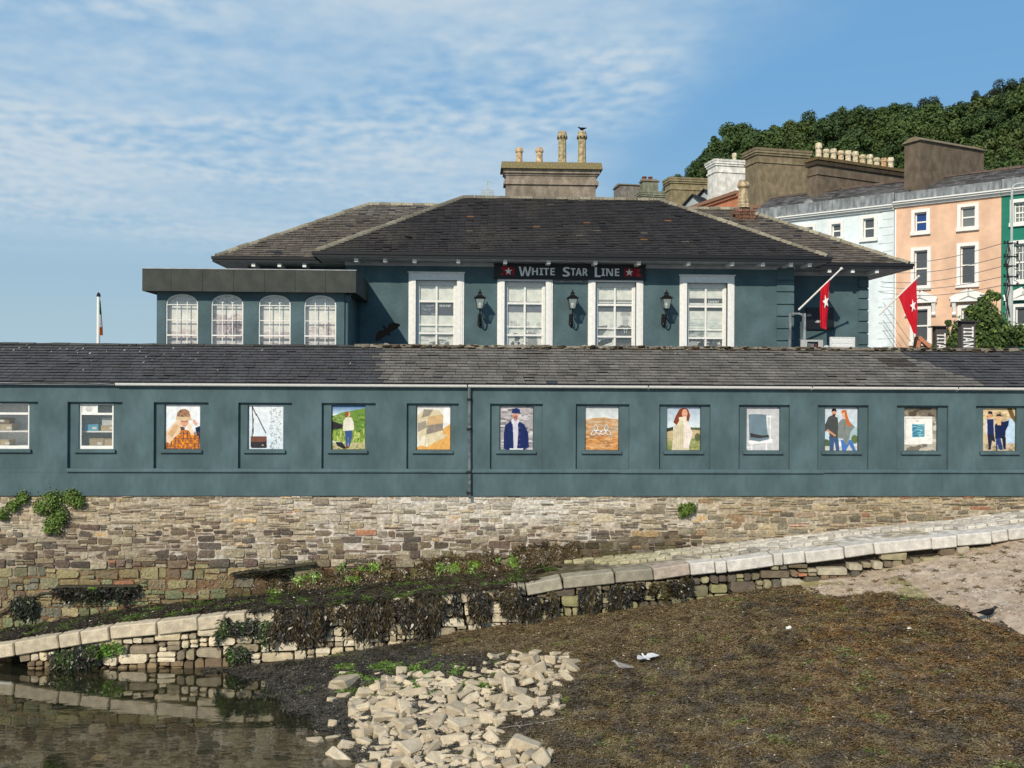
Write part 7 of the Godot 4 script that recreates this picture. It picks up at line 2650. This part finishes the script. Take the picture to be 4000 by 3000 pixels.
func back_houses() -> void:
	# orange house with moulded parapet turning a corner
	var c := PD(2882, 1500, 57.0)
	var top := PD(2882, 744, 57.0).y - GROUND
	var h := thing("orange_house", "orange rendered house whose moulded parapet turns a corner above the roof", "house", Vector3(c.x, GROUND, c.z))
	var l := PD(2690, 1500, 62.5) - c
	var r := PD(3140, 1500, 58.0) - c
	l.y = 0
	r.y = 0
	for e in [[l, 0.0], [r, -0.85]]:
		var d: Vector3 = e[0]
		var n := Vector3(-d.z, 0, d.x).normalized()
		if n.z < 0:
			n = -n
		var t: float = top + e[1]
		var mb := MB.new()
		mb.col = Color(0.58, 0.23, 0.12)
		var put := func(to: MB, y0: float, y1: float, g: float) -> void:
			var a := n * g
			var b := -n * 0.4
			to.hexa([Vector3(0, y0, 0) + b, d + Vector3(0, y0, 0) + b, Vector3(0, y1, 0) + b, d + Vector3(0, y1, 0) + b, Vector3(0, y0, 0) + a, d + Vector3(0, y0, 0) + a, Vector3(0, y1, 0) + a, d + Vector3(0, y1, 0) + a])
		put.call(mb, 0.0, t - 0.35, 0.0)
		part(h, "wall", mb, M.house)
		mb = MB.new()
		mb.col = Color(0.5, 0.2, 0.11)
		put.call(mb, t - 0.349, t - 0.2, 0.12)
		put.call(mb, t - 1.5, t - 1.36, 0.1)
		put.call(mb, t - 1.36 + 0.002, t - 1.25, 0.18)
		part(h, "moulding", mb, M.house)
		mb = MB.new()
		mb.col = Color(0.3, 0.17, 0.11)
		put.call(mb, t - 0.199, t, 0.22)
		part(h, "coping", mb, M.stone)
	# maroon gable end below the ochre stack
	var p := PD(2990, 1500, 60.0)
	var q := PD(3078, 1500, 58.5)
	var y0 := PD(3030, 832, 59.0).y - GROUND
	h = thing("maroon_house", "narrow maroon painted house front under a grey lead roof edge", "house", Vector3(p.x, GROUND, p.z))
	var mb := MB.new()
	mb.col = Color(0.085, 0.018, 0.03)
	mb.box(Vector3(0, 0, -3), Vector3(q.x - p.x + 0.6, y0 - 0.1, 0))
	part(h, "wall", mb, M.house)
	mb = MB.new()
	mb.hexa([Vector3(-0.1, y0 - 0.099, -3.1), Vector3(q.x - p.x + 0.7, y0 - 0.099, -3.1), Vector3(-0.1, y0 + 0.4, -3.1), Vector3(q.x - p.x + 0.7, y0 + 1.1, -3.1), Vector3(-0.1, y0 - 0.099, 0.1), Vector3(q.x - p.x + 0.7, y0 - 0.099, 0.1), Vector3(-0.1, y0 - 0.05, 0.1), Vector3(q.x - p.x + 0.7, y0 + 0.1, 0.1)])
	part(h, "roof", mb, M.lead)
	# black gabled roofs
	for g in [[2706, 758, 40, 76.0, "black tiled gable roof with white window below the ochre chimney stack"], [2750, 738, 36, 77.5, "black tiled gable roof set against the white chimney stack"]]:
		var a := PD(g[0], 1500, g[3])
		var yt := PD(g[0], g[1], g[3]).y - GROUND
		h = thing("gabled_house", g[4], "house", Vector3(a.x, GROUND, a.z), -0.7)
		var w := 0.85
		mb = MB.new()
		mb.col = Color(0.35, 0.4, 0.42)
		mb.prism([Vector2(-w, 0), Vector2(w, 0), Vector2(w, yt - 0.85), Vector2(0, yt - 0.1), Vector2(-w, yt - 0.85)], -3.0, 0.0)
		part(h, "wall", mb, M.house)
		for s in [-1.0, 1.0]:
			mb = MB.new()
			mb.col = Color.WHITE
			mb.hexa([Vector3(s * (w + 0.25), yt - 1.1, -3.1), Vector3(0, yt - 0.09, -3.1), Vector3(s * (w + 0.25), yt - 1.0, -3.1), Vector3(0, yt, -3.1), Vector3(s * (w + 0.25), yt - 1.1, 0.3), Vector3(0, yt - 0.09, 0.3), Vector3(s * (w + 0.25), yt - 1.0, 0.3), Vector3(0, yt, 0.3)])
			part(h, "roof", mb, surf("black tiles", Color(0.02, 0.022, 0.026), 0.6, {tex = T.fine, s = 1.0}))
		house_window(h, [-0.5, 0.5, yt - 2.1, yt - 1.0], M.dark_glass, 0.12)
	# satellite dish
	var sd := PD(3157, 800, 53.0)
	h = thing("satellite_dish", "pale satellite dish on the roof edge of the pale blue house", "dish", sd)
	mb = MB.new()
	for k in 14:
		var a0 := TAU * k / 14
		var a1 := TAU * (k + 1) / 14
		for j in 3:
			var r0 := 0.3 * j / 3.0
			var r1 := 0.3 * (j + 1) / 3.0
			mb.quad(Vector3(cos(a0) * r0, sin(a0) * r0, r0 * r0), Vector3(cos(a0) * r1, sin(a0) * r1, r1 * r1), Vector3(cos(a1) * r1, sin(a1) * r1, r1 * r1), Vector3(cos(a1) * r0, sin(a1) * r0, r0 * r0))
	part(h, "reflector", mb, M.soffit)
	mb = MB.new()
	mb.tube(Vector3(0, 0, -0.02), Vector3(0, -0.9, -0.2), 0.03, 0.03, 6)
	mb.tube(Vector3(0, -0.25, 0.06), Vector3(0, -0.05, 0.35), 0.012, 0.012, 5)
	part(h, "arm", mb, M.pole)

# ---------------------------------------------------------------- trees
func leaf_quad(mb: MB, p: Vector3, n: Vector3, s: float) -> void:
	var t := n.cross(Vector3(rf(-1, 1), rf(-1, 1), rf(-1, 1))).normalized()
	var b := n.cross(t)
	mb.tri(p - t * s, p + b * s * 0.55, p + t * s)
	mb.tri(p - t * s, p + t * s, p - b * s * 0.55)

func crown_mesh(sd: int, n: int, leaf: float, tall: float, base_col: Color) -> ArrayMesh:    # about one unit in radius
	rng.seed = 5200 + sd
	var lobes := []
	for i in (30 if sd < 5 else 18):
		var a := rf(0, TAU)
		var y := rf(-0.6, 1.0) * tall
		var r := sqrt(maxf(0.05, 1.0 - pow(y / (tall * 1.1), 2.0))) * rf(0.3, 0.9)
		lobes.append([Vector3(cos(a) * r, y, sin(a) * r), rf(0.15, 0.3)])
	var mb := MB.new()
	for i in n:
		var l: Array = lobes[rng.randi() % lobes.size()]
		var d := Vector3(rng.randfn(), rng.randfn() + 0.25, rng.randfn()).normalized()
		var p: Vector3 = l[0] + d * l[1] * rf(0.55, 1.08)
		mb.col = base_col * rf(0.6, 1.45)
		leaf_quad(mb, p, (d + Vector3(rf(-0.8, 0.8), rf(-0.3, 0.9), rf(-0.8, 0.8))).normalized(), leaf * rf(0.6, 1.3))
	return mb.mesh()

func trunk_mesh(sd: int) -> ArrayMesh:
	rng.seed = 5300 + sd
	var mb := MB.new()
	mb.tube(Vector3(0, -1.9, 0), Vector3(rf(-0.05, 0.05), -0.5, 0), 0.075, 0.05, 8)
	for i in 6:
		var a := rf(0, TAU)
		mb.tube(Vector3(0, rf(-0.9, -0.45), 0), Vector3(cos(a) * 0.55, rf(-0.1, 0.6), sin(a) * 0.55), 0.035, 0.01, 6)
	return mb.mesh()

const SIL := [[2660, 700], [2720, 640], [2790, 560], [2860, 492], [3000, 470], [3150, 466], [3300, 432], [3450, 420], [3560, 400], [3700, 412], [3800, 388], [3880, 362], [4000, 318], [4200, 270]]

func hill_y(x: float, depth: float) -> float:                  # ground of the wooded hill, from its skyline
	var u := 2000.0 + F * (x / depth)
	var v := lerp_table(SIL, clampf(u, 2540.0, 4300.0))
	var sky := CAM.y + (1507.0 - v) / F * 132.0 - 7.5
	return lerpf(GROUND + 12.0, sky, smoothstep(88.0, 132.0, depth)) if depth < 132.0 else sky - (depth - 132.0) * 0.15

func make_hill() -> void:
	var mb := MB.new()
	var fwd := -cam_basis.z
	var right := cam_basis.x
	var at := func(xx: float, dd: float) -> Vector3:
		var p := CAM + Vector3(fwd.x, 0, fwd.z).normalized() * dd + Vector3(right.x, 0, right.z).normalized() * xx
		return Vector3(p.x, hill_y(xx, dd), p.z)
	for i in 50:
		for j in 14:
			var d0 := 86.0 + j * 5.0
			var d1 := d0 + 5.0
			var a0 := 0.145 + i * 0.014
			var a1 := a0 + 0.014
			mb.col = Color(0.035, 0.045, 0.02)
			mb.quad(at.call(a0 * d0, d0), at.call(a1 * d0, d0), at.call(a1 * d1, d1), at.call(a0 * d1, d1))
	solo("hill", mb, M.ground, "", "", "", "structure")
	var crowns := []
	var trunks := []
	for i in 7:
		var c: Color = [Color(0.075, 0.115, 0.036), Color(0.066, 0.105, 0.035), Color(0.092, 0.13, 0.042), Color(0.056, 0.092, 0.036), Color(0.085, 0.115, 0.038), Color(0.052, 0.072, 0.04), Color(0.045, 0.062, 0.04)][i]
		crowns.append(crown_mesh(i, 10000 if i < 5 else 4500, 0.05, [0.8, 1.0, 0.7, 1.1, 0.9, 1.35, 1.3][i], c))
		trunks.append(trunk_mesh(i))
	rng.seed = 909
	var spots := []
	for p in SIL:                                              # a row on the skyline
		if p[0] < 4100:
			for k in 3:
				spots.append([(p[0] + k * 42 + rf(-20, 20) - 2000.0) / F * 131.0, 131.0 + rf(-2, 2), rf(2.2, 4.2), 0])
	var tries := 0
	while spots.size() < 190 and tries < 9000:
		tries += 1
		var d := rf(92.0, 129.0)
		var u := rf(2640, 4180)
		var x := (u - 2000.0) / F * d
		var ok := true
		for s in spots:
			if Vector2(s[0] - x, s[1] - d).length() < 3.0:
				ok = false
		var gy := hill_y(x, d) + 3.0
		var v := 1507.0 - (gy - CAM.y) / d * F
		if not ok or v > 880.0 or v < lerp_table(SIL, u) - 10.0:
			continue
		spots.append([x, d, rf(2.6, 4.3), 1])
	for s in spots:
		var g: Vector3 = at.call(s[0], s[1])
		var k := rng.randi() % 5
		var u: float = 2000.0 + F * s[0] / s[1]
		var pine: bool = (u > 3540 and u < 3820 and s[3] == 0) or (u > 3850 and s[3] == 0)
		if pine:
			k = 5 + rng.randi() % 2
		var r: float = s[2] * (1.0 if not pine else 0.8)
		if u < 2800:
			r *= 0.75
		var lift := r * 0.7
		if s[3] == 0:
			lift = 7.2 - r * (1.25 if not pine else 1.4) + rf(-1.3, 1.1)
		var t := thing("tree", ("dark pine on the hill's skyline " if pine else ("leafy tree on the hill's skyline " if s[3] == 0 else "leafy tree on the wooded hillside ")) + ("at the low end of the wood" if u < 2790 else ("behind the white and ochre chimney stacks" if u < 3165 else ("behind the row of eleven pots" if u < 3540 else ("behind the long plain chimney stack" if u < 3870 else "above the green house")))), "tree", g, rf(0, TAU), "trees of the wooded hill")
		var xf := Transform3D(Basis.from_scale(Vector3(r, r, r)), Vector3(0, lift, 0))
		shared(t, "trunk", trunks[k], M.bark, Transform3D(Basis.from_scale(Vector3(r, maxf(r, lift / 1.8), r)), Vector3(0, lift, 0)))
		shared(t, "crown", crowns[k], M.leaf, xf)

# ---------------------------------------------------------------- street things at the end of the store
func make_street() -> void:
	# pylons with vertical lettering
	for s in [[3655, 3697, 1278, 1372, -6.3, "first dark sign pylon with vertical white capitals, beside the wooden trestle", 1302, 3660, 3693], [3756, 3810, 1258, 1376, -5.6, "second dark sign pylon with vertical white capitals, against the bush", 1276, 3763, 3802]]:
		var a := P(s[0], s[3], s[4])
		var b := P(s[1], s[2], s[4])
		var o := thing("sign_pylon", s[5], "sign", Vector3((a.x + b.x) * 0.5, GROUND, s[4]), 0.0, "sign pylons")
		var hw := (b.x - a.x) * 0.5
		var mb := MB.new()
		mb.col = Color(0.085, 0.075, 0.075)
		mb.box(Vector3(-hw, 0, -0.25), Vector3(hw, b.y - GROUND, 0))
		part(o, "pillar", mb, M.plain)
		mb = MB.new()
		mb.col = Color(0.05, 0.045, 0.045)
		mb.box(Vector3(-hw - 0.1, b.y - GROUND, -0.35), Vector3(hw + 0.08, b.y - GROUND + 0.04, 0.1))
		part(o, "top_plate", mb, M.plain)
		var t0 := P(s[7], s[6], s[4])
		var t1 := P(s[8], s[6] + 112, s[4])
		fit_text(o, "lettering", "TITANIC", t0.x - o.position.x, t1.x - o.position.x, t1.y - GROUND, t0.y - GROUND, 0.002, 0.012, M.white, -PI / 2)
	# wooden trestle
	var q := P(3575, 1400, -5.9)
	var t := thing("wooden_trestle", "weathered orange and dark timber trestle behind the store ridge", "trestle", Vector3(q.x, GROUND, -5.9))
	var y := P(3575, 1330, -5.9).y - GROUND
	for e in [[-0.5, 0.0, 0.06, y + 0.12, Color(0.04, 0.028, 0.02), 0.1], [-0.38, -0.1, 0.1, y + 0.0, Color(0.5, 0.2, 0.1), 0.14], [0.1, y + 0.1, 0.48, y - 0.22, Color(0.52, 0.21, 0.11), 0.16], [-0.25, 0.0, 0.14, y + 0.03, Color(0.05, 0.03, 0.02), 0.08]]:
		var mb := MB.new()
		mb.col = e[4]
		mb.bar(Vector3(e[0], maxf(0.0, e[1]) if e[1] < 1.0 else e[1], 0), Vector3(e[2], e[3], 0), 0.12, e[5], Vector3.BACK)
		part(t, "timber", mb, M.plain)
	# pole with lamp arm and insulators
	var pz := -9.2
	var p := P(3943, 1400, pz)
	var o := thing("utility_pole", "tall pale street pole with insulators, cables and a curved lamp arm", "pole", Vector3(p.x, GROUND, pz))
	var y1 := P(3943, 1130, pz).y - GROUND
	var y2 := P(3943, 745, pz).y - GROUND
	var mb := MB.new()
	mb.tube(Vector3.ZERO, Vector3(0, y1, 0), 0.13, 0.11, 12)
	mb.tube(Vector3(0, y1, 0), Vector3(0, P(3943, 945, pz).y - GROUND, 0), 0.1, 0.085, 12)
	mb.tube(Vector3(0.03, P(3943, 960, pz).y - GROUND, 0.05), Vector3(0.03, y2, 0.05), 0.045, 0.04, 8)
	part(o, "shaft", mb, M.pole)
	mb = MB.new()
	var pts := []
	for k in 7:
		var a := PI * 0.5 * k / 6.0
		pts.append(Vector3(0.03 + 0.25 * (1 - cos(a)), y2 + 0.25 * sin(a), 0.05))
	pts.append(Vector3(1.4, y2 + 0.33, 0.05))
	mb.path(pts, 0.035, 8)
	part(o, "lamp_arm", mb, M.pole)
	mb = MB.new()
	mb.lathe(Vector3.ZERO, [[0.34, 0.0], [0.32, P(3943, 1340, pz).y - GROUND], [0.2, P(3943, 1318, pz).y - GROUND], [0.1, P(3943, 1312, pz).y - GROUND]], 9)
	mb.col = Color(0.33, 0.31, 0.24)
	part(o, "concrete_base", mb, surf("old concrete", Color(0.33, 0.31, 0.24), 0.9, {tex = T.strong, s = 0.8}))
	mb = MB.new()
	mb.col = Color(0.02, 0.02, 0.02)
	for k in 3:
		pts = []
		for j in 12:
			var v := lerpf(960, 1240, j / 11.0)
			pts.append(Vector3(-0.1 - 0.05 * k + 0.05 * sin(j * 1.3 + k), P(3943, v, pz).y - GROUND, 0.1))
		mb.path(pts, 0.018, 5)
	for k in 4:
		pts = []
		for j in 9:
			var a := PI * j / 8.0
			pts.append(Vector3(0.12 + 0.2 * sin(a), P(3943, 960 + k * 45, pz).y - GROUND - 0.35 * j / 8.0, 0.08))
		mb.path(pts, 0.012, 5)
	part(o, "cable", mb, M.black)
	var vs := [951, 1003, 1040, 1081, 1115]
	var ends := [[3440, 1027], [3440, 1063], [3440, 1101], [3440, 1120], [3440, 1142]]
	for k in 5:
		var yy := P(3943, vs[k], pz).y - GROUND
		mb = MB.new()
		mb.bar(Vector3(-0.26, yy, 0.1), Vector3(0.24, yy, 0.1), 0.04, 0.04)
		part(o, "cross_arm", mb, M.black)
		for s in [-0.26, -0.14, 0.22]:
			mb = MB.new()
			mb.lathe(Vector3(s, yy - 0.05, 0.1), [[0.0, 0.0], [0.03, 0.01], [0.045, 0.05], [0.025, 0.08], [0.04, 0.12], [0.0, 0.14]], 8)
			part(o, "insulator", mb, M.black)
		var a := P(3914, vs[k], pz)
		var b := PD(ends[k][0], ends[k][1], 46.0)
		var w := MB.new()
		pts = []
		for j in 17:
			var tt := j / 16.0
			pts.append(a.lerp(b, tt) - Vector3(0, 0.25 * sin(tt * PI), 0))
		w.path(pts, 0.012, 4)
		solo("overhead_wire", w, M.lead, ["topmost", "second highest", "middle", "second lowest", "lowest"][k] + " overhead wire strung from the street pole past the peach house", "wire", "overhead wires")
	# bush by the pole
	plant_bush("bush", "dense dark green bush growing around the foot of the street pole", [[3775, 1300, 58], [3850, 1240, 58], [3900, 1300, 62], [3820, 1340, 60], [3740, 1345, 44], [3870, 1370, 60], [3690, 1300, 18], [3705, 1260, 14], [3870, 1150, 18], [3895, 1160, 16], [3985, 1310, 45], [3845, 1180, 28], [3800, 1215, 30]], -8.3, 0.35, 0.075, 10500, Color(0.062, 0.10, 0.03), false)
	plant_bush("shrub", "small green shrub at the foot of the wooden trestle", [[3620, 1350, 16], [3640, 1362, 18], [3605, 1368, 14]], -6.2, 0.3, 0.04, 300, Color(0.05, 0.09, 0.025), false)
	# plants rooted in the quay wall
	var n := 0
	for c in [[[185, 1968, 46], [150, 1985, 26], [212, 1948, 38]], [[282, 1943, 36], [308, 1958, 26]], [[215, 2040, 42], [238, 2008, 32], [195, 2060, 28]], [[52, 1972, 26]], [[88, 1944, 26]], [[10, 2008, 26]]]:
		plant_bush("wall_plant", ["largest leafy green plant hanging on the quay wall top", "rounded leafy plant at the inner end of the wall plants", "drooping leafy plant lowest on the quay wall", "small tuft just beyond the largest wall plant", "low leafy tuft on the wall top edge", "leafy tuft rooted lower at the end of the wall plants"][n], c, 0.02, 0.32, 0.035, 900 if n < 3 else 350, Color(0.13, 0.20, 0.05), true)
		n += 1
	plant_bush("wall_plant", "lone small green plant growing out of the quay wall below the cardigan poster", [[2680, 1990, 32], [2700, 1985, 24], [2665, 2000, 22]], 0.02, 0.2, 0.045, 420, Color(0.11, 0.17, 0.04), true)
	# driftwood against the quay wall
	mb = MB.new()
	pts = []
	for e in [[-60, 2425], [20, 2376], [60, 2352], [120, 2328], [165, 2311], [232, 2309]]:
		pts.append(P(e[0], e[1], 0.06))
	mb.path(pts, 0.03, 7)
	mb.col = Color(0.3, 0.26, 0.2)
	solo("driftwood_branch", mb, surf("driftwood", Color(0.2, 0.16, 0.11), 0.9, {tex = T.strong, s = 2.0}), "bent driftwood branch lodged against the quay wall under hanging weed", "branch")
	for e in [[225, 545, 2286, "long flat ledge stone hung with dark wrack on the quay wall"], [900, 1235, 2222, "thin dark ledge stone jutting from the quay wall above the slip"]]:
		var a := P(e[0], e[2] + (4 if e[0] < 800 else 20), 0)
		var b := P(e[1], e[2] - (0 if e[0] < 800 else 24), 0)
		mb = MB.new()
		mb.col = Color(0.07, 0.06, 0.045)
		var m := (a + b) * 0.5
		block(mb, Transform3D(Basis(Vector3.BACK, atan2(b.y - a.y, b.x - a.x)), Vector3(m.x, m.y, 0.02)), Vector3(b.x - a.x, 0.05, 0.26), 0.012, 0.006)
		solo("ledge_stone", mb, M.stone, e[3], "stone", "ledge stones")
	# bleached branches and shells on the beach
	for e in [[2830, 2945, 2965, 2912], [3620, 2795, 3720, 2780], [1960, 2855, 2200, 2822]]:
		var a := on_beach(e[0], e[1])
		var b := on_beach(e[2], e[3])
		mb = MB.new()
		pts = []
		for k in 7:
			var p2 := a.lerp(b, k / 6.0)
			pts.append(Vector3(p2.x, beach_y(p2.x, p2.z) + 0.05 + rf(-0.015, 0.015), p2.z + rf(-0.02, 0.02)))
		mb.path(pts, 0.011, 6)
		solo("bleached_stick", mb, surf("bleached wood", Color(0.2, 0.175, 0.135), 0.9), ["pale bent stick on the wrack below the gulls", "thin grey stick on the dark wrack patch", "long thin stick lying beside the limestone spill"][counts.get("bleached_stick", -1) + 1], "stick")
	var shell := 0
	for e in [[3080, 2460, 0.055], [3552, 2462, 0.045]]:
		var a := on_beach(e[0], e[1])
		mb = MB.new()
		mb.col = Color(0.8, 0.79, 0.75)
		block(mb, Transform3D(Basis.from_euler(Vector3(0.3, 0.5, 0.2)), Vector3(0, e[2] * 0.6, 0)), Vector3(2.2, 1.2, 1.4) * e[2], e[2] * 0.3, 0.08)
		solo("white_shell", mb, M.plain, ["white shell on the brown wrack below the kerb", "small white upright shell on the orange wrack"][shell], "shell", "", "", a)
		shell += 1

func plant_bush(called: String, label: String, blobs: Array, z: float, deep: float, leaf: float, n: int, col: Color, on_wall: bool) -> void:
	rng.seed = 1700 + int(blobs[0][0])
	var c := P(blobs[0][0], blobs[0][1], z)
	var foot := Vector3(c.x, GROUND if not on_wall else c.y, z)
	var o := thing(called, label, "plant" if on_wall else "bush", foot, 0.0, "plants on the quay wall" if on_wall else "")
	var mb := MB.new()
	var area := 0.0
	for b in blobs:
		area += b[2] * b[2]
	for i in n:
		var w := rng.randf() * area
		var k := 0
		while w > blobs[k][2] * blobs[k][2] and k < blobs.size() - 1:
			w -= blobs[k][2] * blobs[k][2]
			k += 1
		var ctr := P(blobs[k][0], blobs[k][1], z)
		var r: float = blobs[k][2] / F * (CAM.z - z) * 1.05
		var d := Vector3(rng.randfn(), rng.randfn(), rng.randfn()).normalized()
		var q := ctr - foot + d * r * rf(0.4, 1.0) * (1.3 if rng.randf() < 0.12 else 1.0)
		if on_wall:
			q.z = absf(d.z) * r * deep * 2.4 * rf(0.6, 1.0)
		mb.col = col * rf(0.55, 1.5)
		if rng.randf() < 0.07:
			mb.col = Color(0.2, 0.26, 0.06)
		leaf_quad(mb, q, (d + Vector3(rf(-0.7, 0.7), rf(-0.2, 0.9), rf(0.0, 0.7))).normalized(), leaf * rf(0.6, 1.35))
	part(o, "foliage", mb, M.leaf)
	mb = MB.new()
	for b in blobs:
		var e := P(b[0], b[1], z) - foot
		if on_wall:
			mb.tube(Vector3(0, 0, -0.06), e + Vector3(0, 0, 0.06), 0.015, 0.008, 5)
		else:
			mb.tube(Vector3(e.x * 0.5, 0, 0), e, 0.035, 0.012, 6)
	part(o, "stem", mb, M.bark)

# ---------------------------------------------------------------- birds
# rings along the spine: [x, y, half width, half height, shade index]
func bird(called: String, label: String, at: Vector3, turn: float, k: float, back: Color, belly: Color, wings: String, group: String, legs := true) -> Node3D:
	var o := thing(called, label, "bird", at, turn, group)
	var mb := MB.new()
	var rings := [[-0.30, 0.17, 0.005, 0.004], [-0.22, 0.165, 0.04, 0.012], [-0.14, 0.165, 0.05, 0.04], [-0.04, 0.165, 0.075, 0.07], [0.06, 0.18, 0.078, 0.078], [0.13, 0.205, 0.058, 0.062], [0.17, 0.245, 0.04, 0.045], [0.20, 0.275, 0.04, 0.042], [0.235, 0.285, 0.036, 0.036], [0.26, 0.28, 0.016, 0.016], [0.31, 0.265, 0.004, 0.004]]
	var n := 10
	for i in rings.size() - 1:
		for j in n:
			var q := []
			for e in [[i, j], [i, j + 1], [i + 1, j + 1], [i + 1, j]]:
				var r: Array = rings[e[0]]
				var a: float = TAU * e[1] / n
				q.append(Vector3(r[0], r[1] + sin(a) * r[3], cos(a) * r[2]) * k)
			var up := sin(TAU * (j + 0.5) / n)
			mb.col = back if up > 0.1 and i < 5 else belly
			if i == 9:
				mb.col = Color(0.5, 0.32, 0.05) if belly.r > 0.3 else Color(0.02, 0.02, 0.02)
			mb.poly_out([q[0], q[1], q[2], q[3]], Vector3((rings[i][0] + rings[i + 1][0]) * 0.5, rings[i][1], 0) * k)
	for s in [-1.0, 1.0]:                                       # wings grow out of the shoulders
		mb.col = back
		if wings == "folded":
			var pts := [Vector3(0.12, 0.215, s * 0.06), Vector3(0.05, 0.235, s * 0.082), Vector3(-0.12, 0.205, s * 0.07), Vector3(-0.33, 0.175, s * 0.02), Vector3(-0.16, 0.15, s * 0.072), Vector3(0.06, 0.15, s * 0.09)]
			var mid := Vector3(-0.04, 0.19, s * 0.095) * k
			for i in pts.size():
				mb.poly_out([pts[i] * k, pts[(i + 1) % pts.size()] * k, mid], Vector3(0, 0.18, 0) * k)
		else:
			var lift := 0.1 if wings == "spread" else 0.42
			var lead := [Vector3(0.10, 0.21, s * 0.05), Vector3(0.16, 0.21 + lift * 0.8, s * 0.24), Vector3(0.06, 0.21 + lift, s * 0.4), Vector3(-0.14, 0.19 + lift * 0.7, s * 0.56)]
			var trail := [Vector3(-0.16, 0.19, s * 0.05), Vector3(-0.18, 0.17 + lift * 0.5, s * 0.24), Vector3(-0.21, 0.17 + lift * 0.6, s * 0.4), Vector3(-0.2, 0.185 + lift * 0.6, s * 0.55)]
			for i in 3:
				for dz in [0.008, -0.008]:
					var e := Vector3(0, dz, 0)
					mb.poly_out([(lead[i] + e) * k, (lead[i + 1] + e) * k, (trail[i + 1] + e) * k, (trail[i] + e) * k], (lead[i] - e * 8.0) * k)
	part(o, "body", mb, M.feather)
	if legs:
		for s in [-1.0, 1.0]:
			mb = MB.new()
			mb.col = Color(0.35, 0.22, 0.18) if belly.r > 0.3 else Color(0.02, 0.02, 0.02)
			mb.tube(Vector3(0.02, 0.11, s * 0.03) * k, Vector3(0.03, 0.0, s * 0.035) * k, 0.008 * k, 0.006 * k, 6)
			mb.tube(Vector3(0.02, 0.004, s * 0.035) * k, Vector3(0.075, 0.004, s * 0.05) * k, 0.007 * k, 0.004 * k, 5)
			part(o, "leg", mb, M.feather)
	return o

func make_birds() -> void:
	var a := on_beach(2522, 2592)
	bird("gull", "white gull with spread wings settling on the wrack", a + Vector3(0, 0.03, 0), PI / 2 + 0.5, 0.5, Color(0.6, 0.6, 0.6), Color(0.75, 0.75, 0.74), "spread", "birds on the beach")
	a = on_beach(2432, 2632)
	bird("gull", "grey young gull standing on the wrack beside the spread-winged gull", a + Vector3(0, 0.03, 0), PI - 0.3, 0.75, Color(0.24, 0.23, 0.22), Color(0.34, 0.33, 0.32), "folded", "birds on the beach")
	a = on_beach(3858, 2424)
	bird("crow", "black crow standing on the edge of the sand", a + Vector3(0, 0.02, 0), 0.2, 0.85, Color(0.018, 0.018, 0.021), Color(0.04, 0.04, 0.045), "folded", "birds on the beach")
	var q := P(2274, 511, -12.33)
	bird("crow", "small black bird perched on the last tall chimney pot", Vector3(q.x, q.y - 0.05, q.z), PI * 0.75, 0.75, Color(0.015, 0.015, 0.016), Color(0.02, 0.02, 0.022), "folded", "birds on the roofs")
	var zz := ZF + 0.85 - (P(1595, 935, ZF).y - (CAM.y + 4.24)) / 0.58
	q = P(1593, 935, zz - 0.1)
	bird("crow", "black bird sitting on the front roof slope", Vector3(q.x, q.y - 0.06, q.z), 2.4, 0.7, Color(0.014, 0.014, 0.016), Color(0.02, 0.02, 0.022), "folded", "birds on the roofs")
	q = P(1520, 1286, -4.6)
	var fly := bird("crow", "black crow in flight with one wing raised before the annex's shadow", q - Vector3(0, 0.15, 0), 0.0, 0.8, Color(0.005, 0.005, 0.006), Color(0.006, 0.006, 0.007), "spread", "birds in flight", false)
	fly.basis = Basis(Vector3.BACK, 0.6) * Basis(Vector3.RIGHT, 0.85) * Basis(Vector3.UP, PI * 0.5)

func _ready() -> void:
	rng.seed = 1
	setup_view()
	make_materials()
	shore_tables()
	rng.seed = 2
	make_store()
	rng.seed = 3
	make_quay_wall()
	rng.seed = 4
	make_slipway()
	make_beach()
	rng.seed = 6
	make_house()
	make_annex()
	rng.seed = 7
	make_terrace()
	make_hill()
	rng.seed = 8
	make_fittings()
	rng.seed = 9
	make_street()
	make_rubble()
	make_seaweed()
	make_birds()
